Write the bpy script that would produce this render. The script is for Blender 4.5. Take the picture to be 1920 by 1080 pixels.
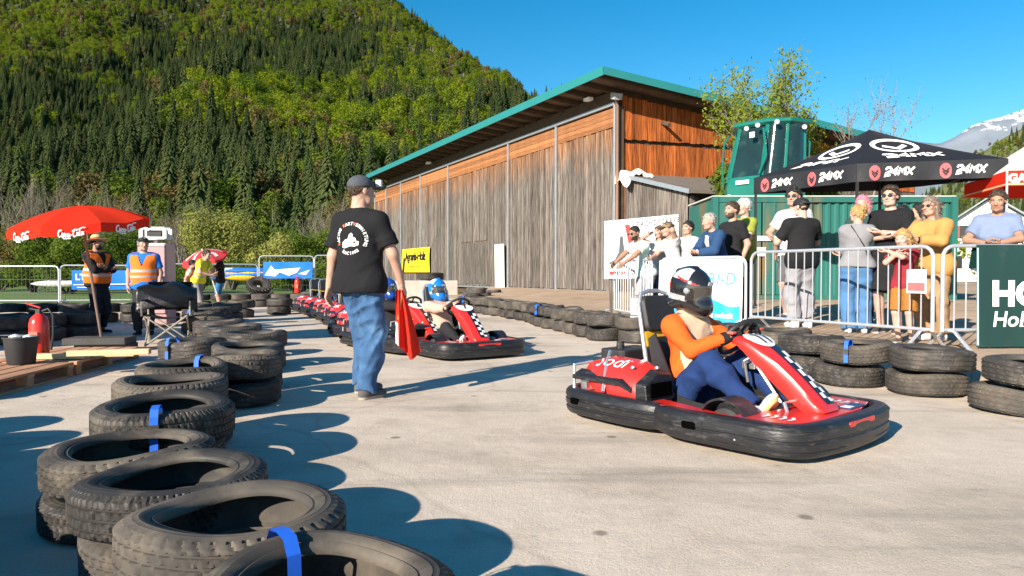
import bpy, bmesh, math, random
import numpy as np
from mathutils import Vector, Matrix
from mathutils.bvhtree import BVHTree
R = math.radians
random.seed(7); RNG = np.random.default_rng(7)
for o in list(bpy.data.objects): bpy.data.objects.remove(o)
SC = bpy.context.scene
COL = SC.collection
# ------------------------------------------------------------------ camera
F = 1300.0; HZ = 512.0; CAMZ = 1.05
PITCH = math.atan((540 - HZ) / F)
cd = bpy.data.cameras.new('camera'); cam = bpy.data.objects.new('camera', cd); COL.objects.link(cam)
cam.location = (0, 0, CAMZ); cam.rotation_euler = (R(90) - PITCH, 0, 0)
cd.sensor_width = 36; cd.lens = F / 1920 * 36; cd.clip_start = 0.05; cd.clip_end = 30000
SC.camera = cam
# ------------------------------------------------------------------ sky, sun, exposure
SUN_EL = R(23.5); SUN_DIR = Vector((-0.62 * math.cos(SUN_EL), -0.785 * math.cos(SUN_EL), math.sin(SUN_EL))).normalized()
w = bpy.data.worlds.new('World'); SC.world = w; w.use_nodes = True
nt = w.node_tree; nt.nodes.clear()
sky = nt.nodes.new('ShaderNodeTexSky'); sky.sky_type = 'NISHITA'; sky.sun_disc = False
sky.sun_elevation = SUN_EL; sky.sun_rotation = math.atan2(SUN_DIR.x, SUN_DIR.y)
sky.altitude = 600; sky.air_density = 1.0; sky.dust_density = 0.3; sky.ozone_density = 2.2
hsv = nt.nodes.new('ShaderNodeHueSaturation'); hsv.inputs['Saturation'].default_value = 1.45
hsv.inputs['Hue'].default_value = 0.489
bg = nt.nodes.new('ShaderNodeBackground'); bg.inputs['Strength'].default_value = 0.082
wo = nt.nodes.new('ShaderNodeOutputWorld')
nt.links.new(sky.outputs[0], hsv.inputs['Color']); nt.links.new(hsv.outputs[0], bg.inputs['Color']); nt.links.new(bg.outputs[0], wo.inputs['Surface'])
sl = bpy.data.lights.new('sun', 'SUN'); sl.energy = 5.0; sl.angle = R(0.53); sl.color = (1.0, 0.90, 0.76)
so = bpy.data.objects.new('sun', sl); COL.objects.link(so); so.rotation_euler = SUN_DIR.to_track_quat('Z', 'Y').to_euler(); so.location = (-20, -25, 20)
vs = SC.view_settings; vs.view_transform = 'Standard'; vs.look = 'None'; vs.gamma = 1; vs.use_curve_mapping = False; vs.exposure = 1.05
try:
    SC.cycles.max_bounces = 8; SC.cycles.transparent_max_bounces = 12
except Exception: pass
# ------------------------------------------------------------------ pixel -> place
def ray(px, py):
    v = Vector(((px - 960) / F, -(py - 540) / F, -1.0))
    return cam.rotation_euler.to_matrix() @ v
def at(px, py, Y):
    d = ray(px, py); t = Y / d.y
    return Vector((d.x * t, Y, CAMZ + d.z * t))
def gnd(px, py, z=0.0):
    d = ray(px, py); t = (z - CAMZ) / d.z
    return Vector((d.x * t, d.y * t, z))
def sstep(a, b, x):
    t = min(1, max(0, (x - a) / (b - a))); return t * t * (3 - 2 * t)
EDGE = [(4.6, 2.0), (3.95, 5.2), (3.2, 7.0), (2.7, 9.2), (1.7, 11.0), (0.2, 15.4), (-1.2, 19.0), (-6.0, 30.0)]
def edge_x(y):
    for (x0, y0), (x1, y1) in zip(EDGE, EDGE[1:]):
        if y <= y1 or (x1, y1) == EDGE[-1]:
            return x0 + (x1 - x0) * (y - y0) / (y1 - y0)
def gz(x, y):
    d = x - edge_x(y)
    return 0.24 * sstep(0.15, 1.0, d) + 0.14 * sstep(1.5, 7.0, d) * sstep(7, 14, y)
# ------------------------------------------------------------------ materials
MATS = {}
def mat(name, col, rough=0.7, metal=0.0, var=0.12, scale=8.0, bump=0.0, bscale=60.0, rnd=0.0, spec=0.5, coat=0.0, dirt=None, dscale=3.0, dth=0.55, trans=0.0, coords='Object', stretch=None, emit=0):
    if name in MATS: return MATS[name]
    m = bpy.data.materials.new(name); m.use_nodes = True
    nt = m.node_tree; N = nt.nodes; L = nt.links; N.clear()
    out = N.new('ShaderNodeOutputMaterial'); b = N.new('ShaderNodeBsdfPrincipled'); L.new(b.outputs[0], out.inputs[0])
    tc = N.new('ShaderNodeTexCoord'); vec = tc.outputs[coords]
    if stretch:
        mp = N.new('ShaderNodeMapping'); mp.inputs['Scale'].default_value = stretch; L.new(vec, mp.inputs[0]); vec = mp.outputs[0]
    no = N.new('ShaderNodeTexNoise'); no.inputs['Scale'].default_value = scale; no.inputs['Detail'].default_value = 5; L.new(vec, no.inputs['Vector'])
    c = col
    mx = N.new('ShaderNodeMix'); mx.data_type = 'RGBA'
    mx.inputs[6].default_value = (*[max(0, v * (1 - var * 1.6)) for v in c], 1); mx.inputs[7].default_value = (*[min(1, v * (1 + var * 1.6)) for v in c], 1)
    L.new(no.outputs['Fac'], mx.inputs[0]); cur = mx.outputs[2]
    if rnd:
        oi = N.new('ShaderNodeObjectInfo'); h = N.new('ShaderNodeHueSaturation')
        mr = N.new('ShaderNodeMapRange'); mr.inputs[3].default_value = 1 - rnd; mr.inputs[4].default_value = 1 + rnd
        L.new(oi.outputs['Random'], mr.inputs[0]); L.new(mr.outputs[0], h.inputs['Value']); L.new(cur, h.inputs['Color']); cur = h.outputs[0]
    if dirt:
        n2 = N.new('ShaderNodeTexNoise'); n2.inputs['Scale'].default_value = dscale; n2.inputs['Detail'].default_value = 8; n2.inputs['Roughness'].default_value = 0.65; L.new(vec, n2.inputs['Vector'])
        rp = N.new('ShaderNodeValToRGB'); rp.color_ramp.elements[0].position = dth - 0.06; rp.color_ramp.elements[1].position = dth + 0.12
        L.new(n2.outputs['Fac'], rp.inputs[0]); m2 = N.new('ShaderNodeMix'); m2.data_type = 'RGBA'; m2.inputs[7].default_value = (*dirt, 1)
        L.new(rp.outputs[0], m2.inputs[0]); L.new(cur, m2.inputs[6]); cur = m2.outputs[2]
    L.new(cur, b.inputs['Base Color'])
    b.inputs['Roughness'].default_value = rough; b.inputs['Metallic'].default_value = metal
    b.inputs['Specular IOR Level'].default_value = spec
    if coat: b.inputs['Coat Weight'].default_value = coat; b.inputs['Coat Roughness'].default_value = 0.06
    if trans: b.inputs['Transmission Weight'].default_value = trans
    if bump:
        n3 = N.new('ShaderNodeTexNoise'); n3.inputs['Scale'].default_value = bscale; n3.inputs['Detail'].default_value = 6; L.new(vec, n3.inputs['Vector'])
        bp = N.new('ShaderNodeBump'); bp.inputs['Strength'].default_value = bump; bp.inputs['Distance'].default_value = 0.02
        L.new(n3.outputs['Fac'], bp.inputs['Height']); L.new(bp.outputs[0], b.inputs['Normal'])
    MATS[name] = m; return m
def cloth(col, key=None, var=0.08, rough=0.9):
    n = key or 'cloth_%d_%d_%d' % tuple(int(c * 255) for c in col)
    return mat(n, col, rough=rough, var=var, scale=14, bump=0.25, bscale=90, spec=0.2)
def leafmat(name, a, b2, trans=0.35):
    if name in MATS: return MATS[name]
    m = bpy.data.materials.new(name); m.use_nodes = True; nt = m.node_tree; N = nt.nodes; L = nt.links; N.clear()
    out = N.new('ShaderNodeOutputMaterial'); d = N.new('ShaderNodeBsdfDiffuse'); t = N.new('ShaderNodeBsdfTranslucent'); ms = N.new('ShaderNodeMixShader'); ms.inputs[0].default_value = trans
    oi = N.new('ShaderNodeObjectInfo'); tc = N.new('ShaderNodeTexCoord'); no = N.new('ShaderNodeTexNoise'); no.inputs['Scale'].default_value = 0.9; no.inputs['Detail'].default_value = 4
    L.new(tc.outputs['Object'], no.inputs[0]); ad = N.new('ShaderNodeMath'); ad.operation = 'MULTIPLY_ADD'; ad.inputs[1].default_value = 0.75; L.new(oi.outputs['Random'], ad.inputs[0])
    sb = N.new('ShaderNodeMath'); sb.operation = 'SUBTRACT'; sb.inputs[1].default_value = 0.38; L.new(no.outputs['Fac'], sb.inputs[0]); L.new(sb.outputs[0], ad.inputs[2])
    mx = N.new('ShaderNodeMix'); mx.data_type = 'RGBA'; mx.inputs[6].default_value = (*a, 1); mx.inputs[7].default_value = (*b2, 1); L.new(ad.outputs[0], mx.inputs[0])
    L.new(mx.outputs[2], d.inputs[0]); L.new(mx.outputs[2], t.inputs[0]); L.new(d.outputs[0], ms.inputs[1]); L.new(t.outputs[0], ms.inputs[2]); L.new(ms.outputs[0], out.inputs[0])
    MATS[name] = m; return m
# ------------------------------------------------------------------ mesh building
def obj(name, me, m=None, parent=None, loc=None, rot=None, smooth=False, bev=0.0):
    o = bpy.data.objects.new(name, me); COL.objects.link(o)
    if m is not None:
        ms = m if isinstance(m, (list, tuple)) else [m]
        if len(me.materials) == 0:
            for x in ms: me.materials.append(x)
    if parent is not None: o.parent = parent
    if loc is not None: o.location = loc
    if rot is not None: o.rotation_euler = rot
    if smooth: me.polygons.foreach_set('use_smooth', [True] * len(me.polygons))
    if bev:
        b = o.modifiers.new('bevel', 'BEVEL'); b.width = bev; b.segments = 2; b.limit_method = 'ANGLE'; b.angle_limit = R(40)
    return o
def tag(o, label=None, cat=None, group=None, kind=None):
    if label: o['label'] = label
    if cat: o['category'] = cat
    if group: o['group'] = group
    if kind: o['kind'] = kind
    return o
def thing(name, label, cat, loc=(0, 0, 0), rz=0.0, group=None):
    o = bpy.data.objects.new(name, None); COL.objects.link(o); o.empty_display_size = 0.1
    o.location = loc; o.rotation_euler = (0, 0, rz); return tag(o, label, cat, group)
def copy_tree(o, parent=None):
    c = o.copy(); COL.objects.link(c); c.parent = parent
    for ch in list(o.children): copy_tree(ch, c)
    return c
class MB:
    def __init__(s): s.v = []; s.f = []; s.mi = []
    def add(s, vs, fs, mi=0):
        n = len(s.v); s.v += [tuple(v) for v in vs]
        for f in fs: s.f.append(tuple(i + n for i in f)); s.mi.append(mi)
        return s
    def box(s, c, d, M=None, mi=0):
        x, y, z = [k / 2 for k in d]; c = Vector(c)
        P = [Vector(p) for p in ((-x, -y, -z), (x, -y, -z), (x, y, -z), (-x, y, -z), (-x, -y, z), (x, -y, z), (x, y, z), (-x, y, z))]
        if M is not None: P = [M @ p for p in P]
        return s.add([p + c for p in P], [(0, 3, 2, 1), (4, 5, 6, 7), (0, 1, 5, 4), (1, 2, 6, 5), (2, 3, 7, 6), (3, 0, 4, 7)], mi)
    def tube(s, pts, r, n=8, closed=False, cap=True, mi=0):
        pts = [Vector(p) for p in pts]; rs = r if isinstance(r, (list, tuple)) else [r] * len(pts)
        N = len(pts); up = None; rings = []
        for i, p in enumerate(pts):
            if closed: t = pts[(i + 1) % N] - pts[i - 1]
            else: t = pts[min(i + 1, N - 1)] - pts[max(i - 1, 0)]
            t = t.normalized() if t.length > 1e-9 else Vector((0, 0, 1))
            if up is None: up = Vector((0, 0, 1)) if abs(t.z) < 0.9 else Vector((1, 0, 0))
            a = up - t * up.dot(t)
            if a.length < 1e-4: a = t.orthogonal()
            a.normalize(); b = t.cross(a); up = a
            rings.append([p + (a * math.cos(2 * math.pi * k / n) + b * math.sin(2 * math.pi * k / n)) * rs[i] for k in range(n)])
        vs = [v for rg in rings for v in rg]; fs = []
        for i in range(N if closed else N - 1):
            j = (i + 1) % N
            for k in range(n): fs.append((i * n + k, i * n + (k + 1) % n, j * n + (k + 1) % n, j * n + k))
        if cap and not closed: fs.append(tuple(range(n - 1, -1, -1))); fs.append(tuple((N - 1) * n + k for k in range(n)))
        return s.add(vs, fs, mi)
    def lathe(s, prof, n=24, c=(0, 0, 0), M=None, closed=False, mi=0):
        vs = []; fs = []; K = len(prof); c = Vector(c)
        for i in range(n):
            a = 2 * math.pi * i / n
            for r, z in prof:
                p = Vector((r * math.cos(a), r * math.sin(a), z))
                vs.append((M @ p if M is not None else p) + c)
        for i in range(n):
            j = (i + 1) % n
            for k in range(K if closed else K - 1):
                l = (k + 1) % K
                fs.append((i * K + k, j * K + k, j * K + l, i * K + l))
        return s.add(vs, fs, mi)
    def prism(s, poly, d, M=None, mi=0):      # poly in local xz, extruded along y from -d/2 to d/2
        n = len(poly); P = [Vector((x, -d / 2, z)) for x, z in poly] + [Vector((x, d / 2, z)) for x, z in poly]
        if M is not None: P = [M @ p for p in P]
        fs = [tuple(range(n)), tuple(range(2 * n - 1, n - 1, -1))] + [((i + 1) % n, i, n + i, n + (i + 1) % n) for i in range(n)]
        return s.add(P, fs, mi)
    def loft(s, rings, cap=True, closed=True, mi=0):
        n = len(rings[0]); vs = [v for r in rings for v in r]; fs = []
        for i in range(len(rings) - 1):
            for k in range(n if closed else n - 1): fs.append((i * n + k, i * n + (k + 1) % n, (i + 1) * n + (k + 1) % n, (i + 1) * n + k))
        if cap: fs.append(tuple(range(n - 1, -1, -1))); fs.append(tuple((len(rings) - 1) * n + k for k in range(n)))
        return s.add(vs, fs, mi)
    def mesh(s, name='mesh'):
        me = bpy.data.meshes.new(name); me.from_pydata(s.v, [], s.f)
        if any(s.mi): me.polygons.foreach_set('material_index', s.mi)
        me.update(); return me
    def build(s, name, m, parent=None, smooth=False, bev=0.0, loc=None, rot=None, fix=True):
        me = s.mesh(name)
        if fix:
            bm = bmesh.new(); bm.from_mesh(me); bmesh.ops.recalc_face_normals(bm, faces=bm.faces); bm.to_mesh(me); bm.free()
        o = obj(name, me, m, parent, loc, rot, smooth, bev)
        if smooth and not bev:
            try: me.set_sharp_from_angle(angle=R(42))
            except Exception: pass
        return o
def Rz(a): return Matrix.Rotation(a, 3, 'Z')
def Rx(a): return Matrix.Rotation(a, 3, 'X')
def Ry(a): return Matrix.Rotation(a, 3, 'Y')
def frame(x, z):          # 3x3 with columns x, y = z x x, z
    x = Vector(x).normalized(); z = Vector(z); z = (z - x * z.dot(x)).normalized(); y = z.cross(x)
    return Matrix((x, y, z)).transposed()
# ------------------------------------------------------------------ lettering (flat print, thin real mesh)
def text_geo(body, size=1.0, bold=0.0, shear=0.0, space=1.0, align='LEFT'):
    cu = bpy.data.curves.new('t', 'FONT'); cu.body = body; cu.size = size; cu.offset = bold; cu.shear = shear; cu.space_character = space; cu.align_x = align; cu.resolution_u = 3
    o = bpy.data.objects.new('t', cu); COL.objects.link(o)
    me = bpy.data.meshes.new_from_object(o.evaluated_get(bpy.context.evaluated_depsgraph_get()))
    vs = [v.co.copy() for v in me.vertices]; fs = [tuple(p.vertices) for p in me.polygons]
    bpy.data.objects.remove(o); bpy.data.curves.remove(cu); bpy.data.meshes.remove(me)
    return vs, fs
def stroke_geo(lines, w):
    vs = []; fs = []
    for ln in lines:
        P = [Vector((x, y, 0)) for x, y in ln]; n0 = len(vs)
        for i, p in enumerate(P):
            a = P[max(i - 1, 0)]; b = P[min(i + 1, len(P) - 1)]; t = (b - a).normalized(); nn = Vector((-t.y, t.x, 0))
            if 0 < i < len(P) - 1:
                t1 = (p - a).normalized(); c = max(0.45, abs(t1.dot(t))); ww = w / 2 / c
            else: ww = w / 2
            vs += [p + nn * ww, p - nn * ww]
        for i in range(len(P) - 1): fs.append((n0 + 2 * i, n0 + 2 * i + 1, n0 + 2 * i + 3, n0 + 2 * i + 2))
    return vs, fs
def print_on(name, geo, m, parent, fn, local=True):
    """geo: flat (x,y) shape; fn maps (x,y) to a point in the parent's space"""
    vs, fs = geo
    me = bpy.data.meshes.new(name); me.from_pydata([fn(v.x, v.y) for v in vs], [], fs); me.update()
    return obj(name, me, m, parent)
def plane_fn(o, ex, ey, lift=0.003):
    o = Vector(o); ex = Vector(ex).normalized(); ey = Vector(ey).normalized(); n = ex.cross(ey) * lift
    return lambda x, y: o + ex * x + ey * y + n
# ================================================================== ground
def ground_mat():
    m = bpy.data.materials.new('concrete'); m.use_nodes = True; nt = m.node_tree; N = nt.nodes; L = nt.links; N.clear()
    out = N.new('ShaderNodeOutputMaterial'); b = N.new('ShaderNodeBsdfPrincipled'); L.new(b.outputs[0], out.inputs[0])
    tc = N.new('ShaderNodeTexCoord')
    def noise(s, d=6, r=0.6, w=None):
        n = N.new('ShaderNodeTexNoise'); n.inputs['Scale'].default_value = s; n.inputs['Detail'].default_value = d; n.inputs['Roughness'].default_value = r; L.new(w or tc.outputs['Object'], n.inputs['Vector']); return n.outputs['Fac']
    def ramp(f, stops):
        r = N.new('ShaderNodeValToRGB'); e = r.color_ramp.elements
        while len(e) < len(stops): e.new(0.5)
        for k, (p, c) in enumerate(stops): e[k].position = p; e[k].color = (*c, 1)
        L.new(f, r.inputs[0]); return r.outputs[0]
    def mix(a, c, f, mode='MIX'):
        x = N.new('ShaderNodeMix'); x.data_type = 'RGBA'; x.blend_type = mode
        for s, v in ((6, a), (7, c), (0, f)):
            if isinstance(v, (tuple, float)): x.inputs[s].default_value = v if isinstance(v, float) else (*v, 1)
            else: L.new(v, x.inputs[s])
        return x.outputs[2]
    base = ramp(noise(0.55, 8, 0.62), [(0.3, (0.44, 0.362, 0.288)), (0.48, (0.60, 0.50, 0.402)), (0.7, (0.69, 0.585, 0.48))])
    grain = ramp(noise(95, 3, 0.8), [(0.3, (0.55, 0.55, 0.55)), (0.5, (0.96, 0.96, 0.96)), (0.72, (1.2, 1.2, 1.2))])
    c = mix(base, grain, 0.5, 'MULTIPLY')
    wear = ramp(noise(1.7, 10, 0.72), [(0.50, (0, 0, 0)), (0.70, (1, 1, 1))])
    c = mix(c, (0.33, 0.27, 0.21), mix((0.0, 0.0, 0.0), (0.6, 0.6, 0.6), wear))
    # stretched tyre rubber marks
    mp = N.new('ShaderNodeMapping'); mp.inputs['Rotation'].default_value = (0, 0, R(28)); mp.inputs['Scale'].default_value = (0.25, 2.2, 1); L.new(tc.outputs['Object'], mp.inputs[0])
    rub = ramp(noise(1.2, 6, 0.6, mp.outputs[0]), [(0.55, (0, 0, 0)), (0.74, (0.55, 0.55, 0.55))])
    c = mix(c, (0.20, 0.17, 0.145), rub)
    vo = N.new('ShaderNodeTexVoronoi'); vo.inputs['Scale'].default_value = 2.1; L.new(tc.outputs['Object'], vo.inputs['Vector'])
    spot = ramp(vo.outputs['Distance'], [(0.05, (1, 1, 1)), (0.085, (0, 0, 0))])
    c = mix(c, (0.17, 0.13, 0.10), mix((0, 0, 0), (0.75, 0.75, 0.75), spot))
    wv = N.new('ShaderNodeTexNoise'); wv.inputs['Scale'].default_value = 1.3; L.new(tc.outputs['Object'], wv.inputs['Vector'])
    wm = N.new('ShaderNodeMix'); wm.data_type = 'VECTOR'; wm.inputs[0].default_value = 0.35; L.new(tc.outputs['Object'], wm.inputs[4]); L.new(wv.outputs['Color'], wm.inputs[5])
    v2 = N.new('ShaderNodeTexVoronoi'); v2.feature = 'DISTANCE_TO_EDGE'; v2.inputs['Scale'].default_value = 0.42; L.new(wm.outputs[1], v2.inputs['Vector'])
    crack = ramp(v2.outputs['Distance'], [(0.0, (1, 1, 1)), (0.008, (0, 0, 0))])
    c = mix(c, (0.2, 0.165, 0.13), mix((0, 0, 0), (0.25, 0.25, 0.25), crack))
    dp = N.new('ShaderNodeVectorMath'); dp.operation = 'DOT_PRODUCT'; dp.inputs[1].default_value = (0.937, 0.35, 0); L.new(tc.outputs['Object'], dp.inputs[0])
    dn = N.new('ShaderNodeMath'); dn.operation = 'MULTIPLY_ADD'; dn.inputs[1].default_value = 1.6; L.new(noise(0.9, 8, 0.65), dn.inputs[0]); L.new(dp.outputs['Value'], dn.inputs[2])
    mr = N.new('ShaderNodeMapRange'); mr.inputs[1].default_value = 6.4; mr.inputs[2].default_value = 7.4; L.new(dn.outputs[0], mr.inputs[0])
    tan = ramp(noise(1.1, 9, 0.7), [(0.35, (0.34, 0.235, 0.155)), (0.65, (0.52, 0.38, 0.265))]); c = mix(c, tan, mr.outputs[0])
    L.new(c, b.inputs['Base Color']); b.inputs['Roughness'].default_value = 0.9; b.inputs['Specular IOR Level'].default_value = 0.25
    bp = N.new('ShaderNodeBump'); bp.inputs['Strength'].default_value = 0.5; bp.inputs['Distance'].default_value = 0.012; L.new(noise(70, 8, 0.75), bp.inputs['Height'])
    bp2 = N.new('ShaderNodeBump'); bp2.inputs['Strength'].default_value = 0.16; bp2.inputs['Distance'].default_value = 0.05; L.new(noise(6, 6, 0.6), bp2.inputs['Height']); L.new(bp2.outputs[0], bp.inputs['Normal'])
    L.new(bp.outputs[0], b.inputs['Normal']); return m
xs = sorted(set([-45, -30, -22, -18, -14, -11, -8] + [round(-6 + 0.35 * i, 3) for i in range(46)] + [11, 13, 16, 20, 26, 34, 45]))
ys = sorted(set([-25, -12, -6, -3] + [round(-1 + 0.4 * i, 3) for i in range(66)] + [26.5, 28, 30, 33, 37, 42, 48, 55]))
gv = [(x, y, gz(x, y)) for y in ys for x in xs]; nx = len(xs)
gf = [(j * nx + i, j * nx + i + 1, (j + 1) * nx + i + 1, (j + 1) * nx + i) for j in range(len(ys) - 1) for i in range(nx - 1)
      if not (xs[i + 1] < -1.0 and ys[j] > 26.2 + 0.12 * xs[i])]
me = bpy.data.meshes.new('yard'); me.from_pydata(gv, [], gf); me.update()
tag(obj('yard', me, ground_mat(), smooth=True), 'pale worn concrete yard that the karts drive on', None, None, 'structure')
GRASS = mat('meadow_grass', (0.085, 0.16, 0.025), rough=0.95, var=0.4, scale=3.0, bump=0.8, bscale=30, dirt=(0.16, 0.15, 0.05), dscale=0.6, dth=0.55)
mb = MB(); S = 9000
mb.add([(-S, -60, -0.03), (S, -60, -0.03), (S, S, -0.03), (-S, S, -0.03)], [(0, 1, 2, 3)])
tag(mb.build('meadow', GRASS), 'flat green meadow beyond the yard', None, None, 'structure')
# ================================================================== wooded hill
HP_Y = [150, 230, 300, 400, 700, 1000, 1300, 1500, 1750, 2300]
HP_Z = [0, 10, 30, 66, 160, 272, 465, 615, 720, 760]
RG = [(200, 150), (110, 400), (20, 700), (-48, 985), (-100, 1080), (-262, 1410), (-410, 1750), (-680, 2300)]
def hill_z(x, y):
    x = np.asarray(x, float); y = np.asarray(y, float)
    z = np.interp(y, HP_Y, HP_Z); xr = np.interp(y, [p[1] for p in RG], [p[0] for p in RG])
    dd = np.maximum(0, x - xr); z = z - 1.0 * dd
    k = np.clip((y - 200) / 250, 0, 1)
    z = z + k * (14 * np.sin(x / 55 + y / 130) + 9 * np.sin(x / 27 - y / 75 + 1.3) + 5 * np.sin(x / 15 + y / 21))
    for (ax, ay, bx, by, h, wl, wr) in SPURS:
        ux, uy = bx - ax, by - ay; l2 = ux * ux + uy * uy; t = np.clip(((x - ax) * ux + (y - ay) * uy) / l2, 0, 1)
        px, py = x - (ax + ux * t), y - (ay + uy * t); side = np.sign(px * uy - py * ux); dist = np.hypot(px, py)
        z = z + h * np.exp(-(dist / np.where(side > 0, wr, wl)) ** 2)
    return np.maximum(z, -2.0)
SPURS = [(-310, 620, -165, 360, 26, 70, 22), (-150, 760, -70, 520, 24, 80, 24), (-60, 1180, -20, 1010, 18, 80, 30), (-420, 1000, -330, 760, 30, 90, 30)]
hx = np.linspace(-1500, 500, 130); hy = np.concatenate([np.linspace(150, 1000, 80), np.linspace(1015, 2400, 50)])
X, Y = np.meshgrid(hx, hy); Z = hill_z(X, Y)
hv = np.stack([X, Y, Z], -1).reshape(-1, 3).tolist(); n = len(hx)
me = bpy.data.meshes.new('hillside'); me.from_pydata(hv, [], [(j * n + i, j * n + i + 1, (j + 1) * n + i + 1, (j + 1) * n + i) for j in range(len(hy) - 1) for i in range(n - 1)]); me.update()
tag(obj('hillside', me, mat('forest_floor', (0.045, 0.055, 0.02), rough=1, var=0.4, scale=0.05), smooth=True), 'steep hillside under the forest', None, None, 'structure')
# ================================================================== far mountains on the right
def mountain(name, prof, Y, depth, m, label, rough=60):
    xs2 = np.linspace(prof[0][0], prof[-1][0], 90); top = np.interp(xs2, [p[0] for p in prof], [p[1] for p in prof])
    V = []; K = 40
    ph = RNG.uniform(0, 6.28, 8)
    for j in range(K):
        t = j / (K - 1)
        for i, px in enumerate(xs2):
            p = at(px, top[i], Y + depth); yy = Y + depth * t
            z = p.z * (t ** 0.8); k = min(1, t * 2) * (1 if t < 1 else 0.5)
            r = sum(math.sin(p.x / (rough * s) + ph[q] + yy / (rough * 1.3 * s)) * s for q, s in enumerate((6, 3.1, 1.6, 0.9)))
            V.append((p.x, yy, z + r * rough * 0.045 * k))
    n = len(xs2)
    back = [(v[0], v[1] + depth, -50) for v in V[-n:]]; V += back
    me = bpy.data.meshes.new(name); me.from_pydata(V, [], [(j * n + i, j * n + i + 1, (j + 1) * n + i + 1, (j + 1) * n + i) for j in range(K) for i in range(n - 1)]); me.update()
    return tag(obj(name, me, m, smooth=True), label, None, None, 'structure')
def rock_mat():
    m = mat('snowy_rock', (0.17, 0.20, 0.25), rough=0.9, var=0.35, scale=0.004, dirt=(0.13, 0.16, 0.17), dscale=0.002, dth=0.5)  # rock colour blued and lightened in place of haze
    N = m.node_tree.nodes; L = m.node_tree.links; b = [x for x in N if x.type == 'BSDF_PRINCIPLED'][0]
    src = b.inputs['Base Color'].links[0].from_socket
    tc = N.new('ShaderNodeTexCoord'); sp = N.new('ShaderNodeSeparateXYZ'); L.new(tc.outputs['Object'], sp.inputs[0])
    no = N.new('ShaderNodeTexNoise'); no.inputs['Scale'].default_value = 0.0075; no.inputs['Detail'].default_value = 9; no.inputs['Roughness'].default_value = 0.7; L.new(tc.outputs['Object'], no.inputs[0])
    mr = N.new('ShaderNodeMapRange'); mr.inputs[1].default_value = 900; mr.inputs[2].default_value = 2000; L.new(sp.outputs['Z'], mr.inputs[0])
    ml = N.new('ShaderNodeMath'); ml.operation = 'MULTIPLY'; L.new(no.outputs['Fac'], ml.inputs[0]); L.new(mr.outputs[0], ml.inputs[1])
    rp = N.new('ShaderNodeValToRGB'); rp.color_ramp.elements[0].position = 0.35; rp.color_ramp.elements[1].position = 0.39; L.new(ml.outputs[0], rp.inputs[0])
    mx = N.new('ShaderNodeMix'); mx.data_type = 'RGBA'; mx.inputs[7].default_value = (0.85, 0.87, 0.9, 1); L.new(rp.outputs[0], mx.inputs[0]); L.new(src, mx.inputs[6]); L.new(mx.outputs[2], b.inputs['Base Color'])
    return m
mountain('snowy_mountain', [(1500, 320), (1640, 292), (1690, 272), (1715, 263), (1760, 268), (1790, 256), (1822, 236), (1850, 227), (1870, 222), (1900, 212), (1925, 203), (2000, 175), (2150, 190), (2400, 240)], 5200, 2600, rock_mat(), 'distant grey mountain with snow patches along its crest', 90)
mountain('wooded_slope', [(1560, 470), (1700, 400), (1780, 340), (1815, 300), (1850, 277), (1880, 258), (1920, 238), (2000, 195), (2200, 110), (2500, 60)], 900, 700, mat('far_wood', (0.075, 0.105, 0.045), rough=1, var=0.55, scale=0.06, dirt=(0.13, 0.13, 0.05), dscale=0.02, dth=0.5, bump=1.0, bscale=0.2), 'far wooded slope on the right under the snowy mountain', 22)
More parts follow.
